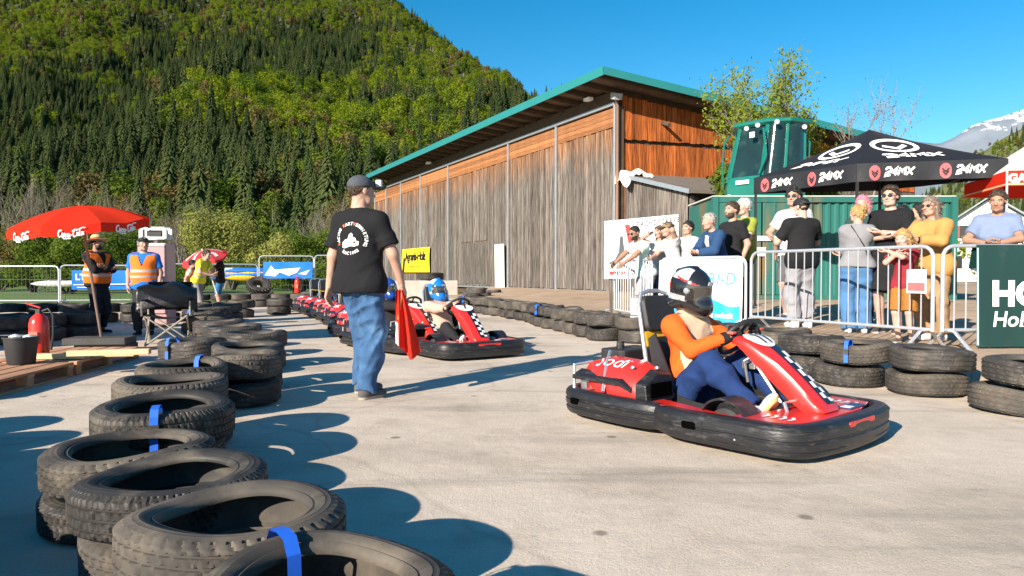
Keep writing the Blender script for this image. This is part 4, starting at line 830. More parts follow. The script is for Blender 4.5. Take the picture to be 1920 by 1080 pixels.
    def nose_pt(u, y, lift=0.004):       # u 0..1 along, y metres
        f = u * (len(st) - 1); i = min(int(f), len(st) - 2); t = f - i; a, b = st[i], st[i + 1]; c = [a[q] + (b[q] - a[q]) * t for q in range(4)]; tv = Vector((b[0] - a[0], 0, b[1] - a[1])).normalized(); nn = Vector((-tv.z, 0, tv.x)); fy = abs(y) / c[2]
        dz = 0.035 * c[3] if fy < 0.25 else (0.035 * c[3] * (1 - (fy - 0.25) / 0.45) if fy < 0.7 else -(fy - 0.7) / 0.2 * 0.06 * c[3])
        return Vector((c[0], y, c[1])) + nn * (dz + lift)
    mb = MB(); n0 = 12; g = [[nose_pt(0.14 + 0.70 * i / n0, 0.10 - 0.115 * j / 3, 0.003) for j in range(4)] for i in range(n0 + 1)]
    mb.add([v for r in g for v in r], [(i * 4 + j, i * 4 + j + 1, (i + 1) * 4 + j + 1, (i + 1) * 4 + j) for i in range(n0) for j in range(3)]); mb.build('black_sticker', mat('gloss_black', (0.012, 0.012, 0.016), rough=0.25, var=0.05), nose, smooth=True)
    for i in range(9):
        for j in range(2):
            if (i + j) % 2: continue
            a0 = 0.36 + 0.05 * i; a1 = a0 + 0.05; b0 = 0.095 - 0.045 * j; b1 = b0 - 0.045
            mb = MB(); mb.add([nose_pt(a0, b0, 0.0055), nose_pt(a1, b0, 0.0055), nose_pt(a1, b1, 0.0055), nose_pt(a0, b1, 0.0055)], [(0, 1, 2, 3)]); mb.build('check', WHITEP, nose)
    c_ = []
    for k in range(28):
        a = 2 * math.pi * k / 28; c_.append(nose_pt(0.20 + 0.115 * math.cos(a), 0.135 * math.sin(a), 0.008))
    mb = MB(); mb.add(c_ + [nose_pt(0.2, 0, 0.009)], [(k, (k + 1) % 28, 28) for k in range(28)]); npl = mb.build('number_plate', WHITEP, nose)
    # steering wheel, column, pedals
    Ms = Ry(R(-52)); cs = Vector((0.20, 0, 0.66)); sw = MB(); sw.tube([cs + Ms @ Vector((0.155 * math.cos(a) * (1 if math.cos(a) < 0.7 else 0.92), 0.165 * math.sin(a), 0)) for a in np.linspace(0, 2 * math.pi, 28, endpoint=False)], 0.017, 8, closed=True)
    for a in (0.4, 2.74, 4.71): sw.tube([cs, cs + Ms @ Vector((0.15 * math.cos(a + 1.57), 0.16 * math.sin(a + 1.57), 0))], 0.012, 6)
    sw.tube([cs + Ms @ Vector((0, 0, -0.02)), cs + Ms @ Vector((0, 0, 0.03))], 0.05, 12); sw.build('steering_wheel', KMAT, K, smooth=True)
    mb = MB(); mb.tube([cs, (0.62, 0, 0.12)], 0.012, 8); mb.build('steering_column', CHROME, K, smooth=True)
    for s in (-1, 1):
        mb = MB(); mb.tube([(0.72, s * 0.2, 0.1), (0.66, s * 0.2, 0.28), (0.67, s * 0.12, 0.28)], 0.012, 6); mb.build('pedal', CHROME, K)
    mb = MB(); mb.tube([(0.55, -0.5, 0.16), (0.62, 0, 0.15), (0.55, 0.5, 0.16)], 0.014, 6); mb.tube([(0.45, -0.16, 0.07), (0.72, -0.16, 0.07), (0.92, -0.1, 0.1), (0.92, 0.1, 0.1), (0.72, 0.16, 0.07), (0.45, 0.16, 0.07)], 0.016, 6); mb.tube([(-0.85, -0.3, 0.09), (0.5, -0.3, 0.07)], 0.016, 6); mb.tube([(-0.85, 0.3, 0.09), (0.5, 0.3, 0.07)], 0.016, 6); mb.build('frame', KMAT, K, smooth=True)
    # wheels, guards
    for (x, s, r, w_) in ((0.44, -1, 0.125, 0.12), (0.44, 1, 0.125, 0.12), (-0.62, -1, 0.135, 0.19), (-0.62, 1, 0.135, 0.19)):
        wh = MB(); wh.lathe([(0.065, w_ * .42), (r * .8, w_ * .5), (r, w_ * .36), (r, -w_ * .36), (r * .8, -w_ * .5), (0.065, -w_ * .42)], 24, (0, 0, 0), Rx(R(90)), closed=True); wo = wh.build('wheel', KTYR, K, smooth=True, loc=(x, s * 0.475, r))
        mb = MB(); mb.lathe([(0, 0.03), (0.03, 0.03), (0.06, 0.012), (0.066, 0.03), (0.066, -0.04), (0, -0.04)], 16, (0, 0, 0), Rx(R(90))); mb.build('rim', ALU, wo, smooth=True)
        if x > 0:
            gd = MB(); rr = r + 0.045; ang = np.linspace(R(15), R(168), 12); gd.loft([[Vector((math.cos(a) * rr, -0.085, math.sin(a) * rr)), Vector((math.cos(a) * rr, 0.085, math.sin(a) * rr)), Vector((math.cos(a) * (rr + .014), 0.085, math.sin(a) * (rr + .014))), Vector((math.cos(a) * (rr + .014), -0.085, math.sin(a) * (rr + .014)))] for a in ang]); gd.build('wheel_guard', KBLK, K, smooth=True, loc=(x, s * 0.475, r + 0.01))
            mb = MB(); mb.box((x + 0.08, s * 0.36, 0.17), (0.1, 0.06, 0.14)); mb.build('spindle', ALU, K, bev=0.01)
    mb = MB(); mb.tube([(-0.62, -0.5, 0.135), (-0.62, 0.5, 0.135)], 0.02, 8); mb.build('rear_axle', CHROME, K, smooth=True)
    # black side tank panel between driver's legs and nose
    mb = MB(); mb.loft([[Vector((x, y, z)) for x, y, z in r] for r in ([(0.12, 0.13, 0.08), (0.12, 0.3, 0.08), (0.12, 0.3, 0.34), (0.12, 0.13, 0.36)], [(0.5, 0.12, 0.08), (0.5, 0.26, 0.08), (0.5, 0.26, 0.33), (0.5, 0.12, 0.36)], [(0.72, 0.1, 0.08), (0.72, 0.2, 0.08), (0.72, 0.2, 0.2), (0.72, 0.1, 0.22)])]); mb.build('fuel_tank', KBLK, K, bev=0.03)
    mb = MB(); mb.box((0.27, 0.05, 0.46), (0.10, 0.06, 0.05)); mb.tube([(0.3, -0.03, 0.35), (0.28, -0.05, 0.5), (0.33, -0.03, 0.53), (0.4, 0.0, 0.5)], 0.012, 6); mb.build('bracket', ALU, K, bev=0.005)
    # seat and headrest
    seat = MB(); rr = []
    for (x, z, hw, dp) in ((0.14, 0.15, 0.18, 0.03), (0.0, 0.11, 0.20, 0.08), (-0.16, 0.10, 0.205, 0.12), (-0.28, 0.20, 0.21, 0.13), (-0.36, 0.40, 0.215, 0.12), (-0.42, 0.62, 0.20, 0.07)):
        t = Vector((-0.5, 0, 0.85)) if x < -0.2 else Vector((-1, 0, 0.15)); nn = Vector((t.z, 0, -t.x)).normalized()
        o = Vector((x, 0, z)); rr.append([o + Vector((0, -hw, 0)) + nn * dp, o + Vector((0, -hw * 0.93, 0)) + nn * dp * 0.3, o + Vector((0, -hw * 0.6, 0)), o + Vector((0, hw * 0.6, 0)), o + Vector((0, hw * 0.93, 0)) + nn * dp * 0.3, o + Vector((0, hw, 0)) + nn * dp, o + Vector((0, hw * 1.08, 0)) + nn * dp, o + Vector((0, hw, 0)) - nn * 0.02, o + Vector((0, hw * 0.6, 0)) - nn * 0.03, o + Vector((0, -hw * 0.6, 0)) - nn * 0.03, o + Vector((0, -hw, 0)) - nn * 0.02, o + Vector((0, -hw * 1.08, 0)) + nn * dp])
    seat.loft(rr); seat.build('seat', KMAT, K, smooth=True)
    hp = MB(); hp.tube([(-0.40, -0.215, 0.22), (-0.46, -0.215, 0.55), (-0.53, -0.20, 0.86), (-0.55, -0.15, 0.945), (-0.555, -0.05, 0.965), (-0.555, 0.05, 0.965), (-0.55, 0.15, 0.945), (-0.53, 0.20, 0.86), (-0.46, 0.215, 0.55), (-0.40, 0.215, 0.22)], 0.017, 8); hp.build('headrest_hoop', CHROME, K, smooth=True)
    pd = MB(); q = rounded([(-0.185, 0.0, .06), (0.185, 0.0, .06), (0.185, 0.28, .07), (-0.185, 0.28, .07)], 6); M3 = Ry(R(-13)); pd.loft([[M3 @ Vector((dx, v.x * f, v.y * f + 0.14 * (1 - f))) for v in q] for dx, f in ((-0.025, 0.94), (-0.015, 1.0), (0.02, 1.0), (0.035, 0.93))]); pd.build('headrest_pad', KMAT, K, smooth=True, loc=(-0.475, 0, 0.655))
    mb = MB(); mb.box((0, 0, 0), (0.03, 0.40, 0.12), Ry(R(-13))); mb.build('seat_bracket', YEL, K, loc=(-0.47, 0, 0.60), bev=0.01)
    # engine covers each side with grille
    for s in (-1, 1):
        A = []; 
        for (x, zt, y0, y1) in ((-0.86, 0.36, 0.30, 0.50), (-0.80, 0.43, 0.27, 0.54), (-0.62, 0.475, 0.255, 0.57), (-0.40, 0.465, 0.25, 0.575), (-0.24, 0.415, 0.25, 0.565), (-0.19, 0.36, 0.26, 0.555)):
            yy = [(y0, 0.2), (y0, zt - 0.05), (y0 + 0.03, zt - 0.01), (y0 + 0.1, zt), ((y0 + y1) / 2 + .04, zt - 0.012), (y1 - 0.06, zt - 0.05), (y1, zt - 0.14), (y1, 0.2)]
            A.append([Vector((x, s * y, z)) for y, z in yy])
        mb = MB(); mb.loft(A); ec = mb.build('engine_cover', KRED, K, smooth=True)
        gr = MB(); gr.loft([[Vector((-0.24, s * 0.255, 0.205)), Vector((-0.24, s * 0.585, 0.205)), Vector((-0.24, s * 0.585, 0.33)), Vector((-0.24, s * 0.42, 0.42)), Vector((-0.24, s * 0.255, 0.40))], [Vector((-0.14, s * 0.26, 0.205)), Vector((-0.14, s * 0.575, 0.205)), Vector((-0.155, s * 0.575, 0.32)), Vector((-0.17, s * 0.42, 0.395)), Vector((-0.17, s * 0.26, 0.375))]]); gro = gr.build('grille_frame', KBLK, ec, bev=0.008)
        mb = MB(); mb.box((-0.139, s * 0.42, 0.285), (0.01, 0.23, 0.10)); mb.build('grille_opening', SLOT, ec)
        mb = MB(); mb.loft([[Vector((x, s * y, z)) for y, z in ((0.50, 0.37), (0.60, 0.33), (0.60, 0.30), (0.50, 0.34))] for x in (-0.84, -0.6, -0.38)] + [[Vector((-0.28, s * y, z - 0.05)) for y, z in ((0.55, 0.35), (0.59, 0.33), (0.59, 0.31), (0.55, 0.33))]]); mb.build('cover_rail', KBLK, ec, smooth=True)
        for (x, y, z) in ((-0.33, 0.50, 0.424), (-0.24, 0.34, 0.418)):
            mb = MB(); mb.lathe([(0, 0.016), (0.014, 0.012), (0.018, 0)], 10, (x, s * y, z)); mb.build('cap_bolt', CHROME, ec, smooth=True)
        mb = MB(); mb.tube([(-0.70, s * 0.33, 0.50), (-0.58, s * 0.50, 0.44), (-0.52, s * 0.61, 0.24)], 0.013, 8); mb.tube([(-0.82, s * 0.6, 0.22), (-0.86, s * 0.56, 0.40), (-0.80, s * 0.42, 0.42)], 0.013, 8); mb.build('tube_brace', CHROME if s < 0 else KMAT, K, smooth=True)
        mb = MB(); mb.box((-0.70, s * 0.48, 0.25), (0.2, 0.14, 0.13)); mb.tube([(-0.74, s * 0.52, 0.2), (-0.7, s * 0.58, 0.3), (-0.6, s * 0.57, 0.32)], 0.015, 6); mb.build('engine_block', ALU, K, bev=0.01)
        if s < 0:
            cv = BVHTree.FromPolygons([v.co for v in ec.data.vertices], [tuple(p.vertices) for p in ec.data.polygons])
            def sodi(x, y):
                d = Vector((0, 0.55, -0.83)); o = Vector((-0.70 + x, -0.50, 0.44)) + Vector((0, 0.83, 0.55)) * (y - 0.03) - d * 0.4; h = cv.ray_cast(o, d); return (h[0] if h[0] else o + d * 0.4) - d * 0.006
            print_on('lettering', text_geo('Sodi', 0.17, -0.001, 0.25, 1.0), WHITEP, ec, sodi)
    mb = MB(); q = [(-0.92, -0.22, .05), (-0.66, -0.22, .05), (-0.66, 0.22, .05), (-0.92, 0.22, .05)]; rq = rounded(q, 4); mb.loft([[Vector((v.x, v.y, z)) for v in rq] for z in (0.28, 0.47, 0.50)]); mb.build('airbox', KMAT, K, bev=0.015)
    mb = MB(); mb.lathe([(0, 0.56), (0.03, 0.56), (0.035, 0.5), (0, 0.5)], 12, (-0.78, -0.12, 0)); mb.build('tank_cap', KBLK, K)
    return K, nose
KART, NOSE0 = make_kart()
def nose_number(k, txt):
    nose = [c for c in k.children if c.name.startswith('nose_fairing')][0]
    pl = [c for c in nose.children if c.name.startswith('number_plate')][0]
    def fn(x, y):
        u = 0.20 - y / 0.72; st = [(0.235, 0.665), (0.29, 0.675), (0.37, 0.652), (0.47, 0.590)]; f = min(max(u * 9, 0), 2.99); i = int(f); t = f - i; a, b = st[i], st[i + 1]; tv = Vector((b[0] - a[0], 0, b[1] - a[1])).normalized()
        return Vector((a[0] + (b[0] - a[0]) * t, x, a[1] + (b[1] - a[1]) * t)) + Vector((-tv.z, 0, tv.x)) * 0.022
    # reads from the front: x to the kart's left, up towards the wheel
    g = text_geo(txt, 0.15, 0.003, 0, 1.0, 'CENTER'); g = ([Vector((v.x, v.y - 0.052, 0)) for v in g[0]], g[1])
    if txt == '11':
        dn_ = lambda ln: [tuple(Vector(a).lerp(Vector(b), t / 5)) for a, b in zip(ln, ln[1:]) for t in range(5)] + [ln[-1]]
        g = stroke_geo([dn_([(o - 0.022, 0.036), (o, 0.058), (o, 0.02), (o, -0.058)]) for o in (-0.028, 0.042)], 0.021)
    print_on('number', g, BLACKP, pl, fn)
karts = []
KARTS = [((1.39, 4.78), -50, '11', 'red and black go-kart number 11 in the foreground with orange-sleeved driver'),
         ((-0.80, 9.2), -57, '7', 'red go-kart driven by the blue-helmeted driver in beige'),
         ((-1.52, 9.75), -50, '2', 'red go-kart beside the red flag, driver in dark jacket'),
         ((-2.10, 11.3), -50, '5', 'red go-kart hidden mostly behind the standing man'),
         ((-2.76, 13.3), -52, '4', 'empty red go-kart nearest the standing man in the far queue'),
         ((-3.30, 14.7), -52, '8', 'red go-kart in the far queue second from the standing man'),
         ((-3.86, 16.0), -52, '6', 'red go-kart in the far queue with a driver in blue and white'),
         ((-4.45, 17.3), -52, '9', 'second farthest red go-kart of the far queue'),
         ((-5.08, 18.7), -52, '3', 'farthest red go-kart of the far queue by the tyre wall')]
for i, ((x, y), hd, num, lab) in enumerate(KARTS):
    k = KART if i == 0 else copy_tree(KART)
    if i: 
        nose = [c for c in k.children if c.name.startswith('nose_fairing')][0]; pl = [c for c in nose.children if c.name.startswith('number_plate')][0]
        for c in list(pl.children): bpy.data.objects.remove(c)
    k.location = (x, y, 0.0); k.scale = (0.95 if i == 0 else 0.93,) * 3; k.rotation_euler = (0, 0, R(hd)); tag(k, lab, 'go-kart', 'go-karts on the track'); karts.append(k)
for k, kk in zip(karts, KARTS): nose_number(k, kk[2])
# ================================================================== crowd barriers with banners
GALV = mat('barrier_zinc', (0.62, 0.64, 0.67), rough=0.38, metal=0.6, var=0.10, scale=10)
def barrier(a, b, label, bars=True, feet=(0, 1), group='steel crowd barriers'):
    a = Vector(a); b = Vector(b); L_ = (b - a).xy.length; yaw = math.atan2(b.y - a.y, b.x - a.x); z0 = (gz(a.x, a.y) + gz(b.x, b.y)) / 2
    t = thing('crowd_barrier', label, 'barrier', (a.x, a.y, z0), yaw, group); h0, h1 = 0.20, 1.10; r = 0.12
    pts = [(0, 0, h0 - 0.02)] + [(0, 0, h1 - r)] + [(r - r * math.cos(q), 0, h1 - r + r * math.sin(q)) for q in np.linspace(0.3, 1.57, 4)] + [(L_ - r + r * math.sin(q), 0, h1 - r + r * math.cos(q)) for q in np.linspace(0, 1.3, 4)] + [(L_, 0, h1 - r), (L_, 0, h0 - 0.02)]
    mb = MB(); mb.tube(pts, 0.021, 8); mb.tube([(0, 0, h0), (L_, 0, h0)], 0.019, 8); mb.build('frame', GALV, t, smooth=True)
    if bars:
        n = int(L_ / 0.125)
        for k in range(1, n):
            x = L_ * k / n; bm_ = MB(); bm_.tube([(x, 0, h0), (x, 0, h1)], 0.008, 6, cap=False); bm_.build('bar', GALV, t, smooth=True, fix=False)
    for f in feet:
        x = 0.08 + (L_ - 0.16) * f; mb = MB(); mb.tube([(x, -0.34, 0.012), (x, -0.30, 0.03), (x, -0.08, 0.19), (x, 0.08, 0.19), (x, 0.30, 0.03), (x, 0.34, 0.012)], 0.019, 8); mb.build('foot', GALV, t, smooth=True)
    return t, L_
B0 = at(1748, 640, 7.45); B1 = at(1408, 610, 9.75)
b_main, L1 = barrier((B1.x, B1.y), (B0.x, B0.y), 'galvanised crowd barrier in front of the child in the red shirt')
B2 = at(1766, 640, 7.42); B3 = (6.55, 7.5)
b_green, L2 = barrier((B2.x, B2.y), B3, 'crowd barrier carrying the dark green banner', bars=True)
B4 = at(1398, 600, 9.85); B5 = at(1238, 600, 10.9)
b_white, L3 = barrier((B5.x, B5.y), (B4.x, B4.y), 'crowd barrier under the white and cyan banner')
B6 = at(1222, 600, 11.0); b_side, L4 = barrier((B6.x - 0.35, B6.y + 2.2), (B6.x, B6.y), 'crowd barrier end-on beside the white drum')
# small sign plate on the joint
mb = MB(); mb.box((0, 0, 0), (0.22, 0.006, 0.26)); q = Vector((B1.x, B1.y, 0)).lerp(Vector((B0.x, B0.y, 0)), 0.93); pl = mb.build('sign_plate', WHITEP, None, loc=(q.x - 0.02, q.y - 0.03, gz(q.x, q.y) + 0.72), rot=(0, 0, math.atan2(B0.y - B1.y, B0.x - B1.x))); tag(pl, 'small white and red plate fixed to the barrier joint', 'sign')
mb = MB(); mb.box((0, -0.005, -0.06), (0.19, 0.004, 0.09)); mb.build('red_field', mat('soft_red', (0.6, 0.12, 0.12), rough=0.5), pl)
def drape(name, label, parent_loc, yaw, w_, h_, m, amp=0.02, flare=0.0):
    t = thing(name, label, 'banner', parent_loc, yaw); mb = MB(); nx_, ny_ = 26, 12
    def fn(x, z): 
        u = x / w_; v = z / h_; return Vector((x, -0.03 - amp * math.sin(u * 17 + v * 3) * (1 - v) - flare * (1 - v) ** 2 - amp * 0.5 * math.sin(u * 41) * (1 - v), z))
    mb.add([fn(w_ * i / nx_, h_ * j / ny_) for j in range(ny_ + 1) for i in range(nx_ + 1)], [(j * (nx_ + 1) + i, j * (nx_ + 1) + i + 1, (j + 1) * (nx_ + 1) + i + 1, (j + 1) * (nx_ + 1) + i) for j in range(ny_) for i in range(nx_)])
    mb.add([fn(w_ * i / nx_, h_) + Vector((0, 0.06 * k, (0.015 if k == 1 else -0.25 if k == 2 else 0))) for k in range(3) for i in range(nx_ + 1)], [(j * (nx_ + 1) + i, j * (nx_ + 1) + i + 1, (j + 1) * (nx_ + 1) + i + 1, (j + 1) * (nx_ + 1) + i) for j in range(2) for i in range(nx_)])
    s = mb.build('sheet', m, t, smooth=True, fix=False); return t, s, lambda x, y: fn(x, y) + Vector((0, -0.006, 0))
VWHITE = mat('white_vinyl', (0.80, 0.80, 0.82), rough=0.4, var=0.03, scale=4)
d = (Vector((B4.x, B4.y)) - Vector((B5.x, B5.y))).normalized(); wb_, wsheet, wfn = drape('white_banner', 'white banner with cyan lettering and cyan foot on the barrier', (B5.x, B5.y, gz(B5.x, B5.y) + 0.14), math.atan2(d.y, d.x), L3 - 0.03, 0.98, VWHITE, 0.012, 0.05)
print_on('lettering', text_geo('CAFRI-D', 0.30, 0.0, 0.15, 1.1), CYANP, wsheet, lambda x, y: wfn(0.42 + x * 0.72, 0.62 + y * 0.85))
print_on('logo_line', stroke_geo([[(0.30, 0.55), (0.42, 0.78), (0.46, 0.82)], [(0.30, 0.55), (0.36, 0.52)]], 0.014), GREYP, wsheet, lambda x, y: wfn(x, y))
wave = [(L3 * i / 20, 0.0, 0.0) for i in range(21)]
mb = MB(); mb.add([wfn(0.02 + (L3 - 0.08) * i / 24, 0.012 + (0.34 + 0.05 * math.sin(i * 0.5)) * j / 5) for j in range(6) for i in range(25)], [(j * 25 + i, j * 25 + i + 1, (j + 1) * 25 + i + 1, (j + 1) * 25 + i) for j in range(5) for i in range(24)]); mb.build('cyan_field', mat('cyan_vinyl', (0.02, 0.42, 0.68), rough=0.4), wsheet, smooth=True, fix=False)
print_on('lettering', text_geo('holz technik', 0.13, 0.004, 0.1, 1.0), WHITEP, wsheet, lambda x, y: wfn(0.80 + x * 0.75, 0.14 + y * 0.8) + Vector((0, -0.004, 0)))
gd = (Vector(B3) - Vector((B2.x, B2.y))).normalized(); GV = mat('green_vinyl', (0.010, 0.040, 0.037), rough=0.32, var=0.12, scale=2.5, dirt=(0.035, 0.06, 0.056), dscale=2.2, dth=0.62)
off = 0.345; go_, gsheet, gfn = drape('green_banner', 'dark green banner with white lettering on the right barrier', (B2.x + gd.x * off, B2.y + gd.y * off, gz(B2.x, B2.y) + 0.02), math.atan2(gd.y, gd.x), L2 - off - 0.05, 1.09, GV, 0.010, 0.02)
print_on('lettering', text_geo('HO', 0.36, 0.018, 0, 1.0), WHITEP, gsheet, lambda x, y: gfn(0.17 + x, 0.45 + y)); print_on('lettering', text_geo('Holzh', 0.23, 0.004, 0.15, 1.0), WHITEP, gsheet, lambda x, y: gfn(0.17 + x, 0.22 + y))
mb = MB(); mb.add([gfn(x, z) for x, z in ((0, 0.02), (0.02, 0.02), (0.02, 1.06), (0, 1.06))], [(0, 1, 2, 3)]); mb.build('hem', mat('pale_hem', (0.35, 0.5, 0.5), rough=0.5), gsheet)
# white roofer's sign at the shed and the white drum
S0_, S1_ = at(1133, 415, 12.9), at(1272, 402, 12.6); sg = thing('roofer_sign', 'large white sign with red bar, grey boot shape and grey lettering', 'sign', (S0_.x, S0_.y, 0), math.atan2(S1_.y - S0_.y, S1_.x - S0_.x)); wS = (S1_ - S0_).xy.length
zb_ = at(1133, 523, 12.9).z; zt0, zt1 = S0_.z, S1_.z
mb = MB(); mb.prism([(0, zb_), (wS, zb_ + 0.03), (wS, zt1), (0, zt0)], 0.03); sp_ = mb.build('panel', VWHITE, sg)
sf = lambda x, y: Vector((x, -0.02, y)); tilt = (zt1 - zt0) / wS
print_on('lettering', text_geo('DACHDECKEREI', 0.13, 0.003, 0, 1.25), GREYP, sp_, lambda x, y: sf(0.58 + x * 0.72, zt0 - 0.16 + y + (0.58 + x) * tilt))
print_on('web_address', text_geo('www', 0.12, 0.01, 0, 1.2), REDP, sp_, lambda x, y: sf(0.10 + x, zb_ + 0.08 + y)); print_on('web_address', text_geo('.DACH.at', 0.12, 0.0, 0, 1.2), GREYP, sp_, lambda x, y: sf(0.44 + x, zb_ + 0.08 + y))
print_on('red_bar', stroke_geo([[(0.42, zb_ + 1.0), (0.50, zb_ + 0.62)]], 0.09), REDP, sp_, sf)
bt_ = [(0.09, 0.30), (0.20, 0.36), (0.27, 0.5), (0.29, 0.78), (0.34, 0.80), (0.37, 0.55), (0.33, 0.40), (0.36, 0.30), (0.10, 0.27)]
mb = MB(); mb.add([sf(x, zb_ + z) for x, z in bt_], [(0, 1, 8), (1, 2, 6, 7, 8), (2, 3, 4, 5, 6)]); mb.build('boot_shape', GREYP, sp_)
for x in (0.12, wS - 0.12):
    mb = MB(); mb.box((x, 0.05, zb_ / 2 + 0.2), (0.06, 0.05, zb_ + 0.1)); mb.build('leg', WGREY, sg)
g = at(1214, 575, 10.6); dm = thing('white_drum', 'white advertising drum with red foot standing before the barrier end', 'drum', (g.x - 0.08, g.y, gz(g.x, g.y)))
mb = MB(); mb.lathe([(0, 0), (0.17, 0), (0.18, 0.02), (0.18, 0.62), (0.17, 0.66), (0, 0.66)], 24); mb.build('body', VWHITE, dm, smooth=True)
mb = MB(); mb.lathe([(0.182, 0.01), (0.184, 0.10), (0.182, 0.10)], 24); mb.build('red_band', REDP, dm, smooth=True); mb = MB(); mb.lathe([(0.183, 0.40), (0.185, 0.41), (0.183, 0.42)], 24); mb.build('printed_line', GREYP, dm)
print_on('printed_mark', stroke_geo([[(-.05, .48), (0, .60), (.05, .48)], [(-.02, .48), (.01, .56)], [(-.08, .3), (.08, .33)], [(-.08, .24), (.07, .26)]], 0.012), GREYP, dm, lambda x, y: Vector((x, -math.sqrt(0.184 ** 2 - x * x) - 0.003, y)))
# ================================================================== container, cab
CY = 17.3; CZ = 0.36
c0 = at(1335, 500, CY); TEALC = mat('container_teal', (0.018, 0.125, 0.105), rough=0.5, var=0.12, scale=2, dirt=(0.19, 0.115, 0.045), dscale=1.3, dth=0.60, stretch=(1, 1, 0.22))
cont = thing('shipping_container', 'teal shipping container with rusty corrugated side under the tent', 'container', (c0.x, CY, CZ)); CLen, CH = 6.06, 2.59
mb = MB(); mb.box((CLen / 2, 1.24, CH / 2), (CLen - 0.1, 2.3, CH - 0.1)); mb.build('shell', TEALC, cont)
V = []; x = 2.45; k = 0; prof = []
while x < CLen - 0.15:
    for dx, dy in ((0, 0.0), (0.07, 0.0), (0.105, 0.045), (0.175, 0.045)): prof.append((x + dx, dy))
    x += 0.21
mb = MB(); mb.add([(px_, py_, z) for z in (0.12, CH - 0.12) for px_, py_ in prof], [(i, i + 1, len(prof) + i + 1, len(prof) + i) for i in range(len(prof) - 1)]); mb.build('corrugated_side', TEALC, cont)
mb = MB(); mb.box((CLen / 2, 0.0, CH - 0.07), (CLen, 0.1, 0.14)); mb.box((CLen / 2, 0.0, 0.07), (CLen, 0.1, 0.14)); mb.build('side_rail', TEALC, cont)
mb = MB(); mb.box((CLen / 2, 1.2, CH + 0.012), (CLen, 2.44, 0.03)); mb.build('roof_sheet', mat('pale_sheet', (0.55, 0.55, 0.52), rough=0.6, var=0.2, scale=2), cont)
for x in (0.06, 2.38, CLen - 0.06):
    mb = MB(); mb.box((x, -0.01, CH / 2), (0.14, 0.14, CH - 0.002)); mb.build('corner_post', TEALC, cont)
for i in range(2):
    mb = MB(); mb.box((0.14 + 1.1 * i + 0.54, -0.015, CH / 2), (1.06, 0.05, CH - 0.3)); dd = mb.build('door', TEALC, cont, bev=0.01)
    for xx in (0.3, 0.75):
        bm_ = MB(); bm_.tube([(0.14 + 1.1 * i + xx, -0.06, 0.15), (0.14 + 1.1 * i + xx, -0.06, CH - 0.15)], 0.018, 6); bm_.build('lock_rod', TEALC, dd, smooth=True)
    bm_ = MB(); bm_.box((0.14 + 1.1 * i + 0.5, -0.075, 1.0), (0.3, 0.02, 0.05)); bm_.build('handle', STEEL, dd)
mb = MB(); mb.box((1.35, -0.085, 1.55), (0.5, 0.006, 0.12)); mb.build('white_label', WHITEP, cont); mb = MB(); mb.box((1.2, -0.085, 1.22), (0.22, 0.006, 0.22)); mb.build('white_label', WHITEP, cont)
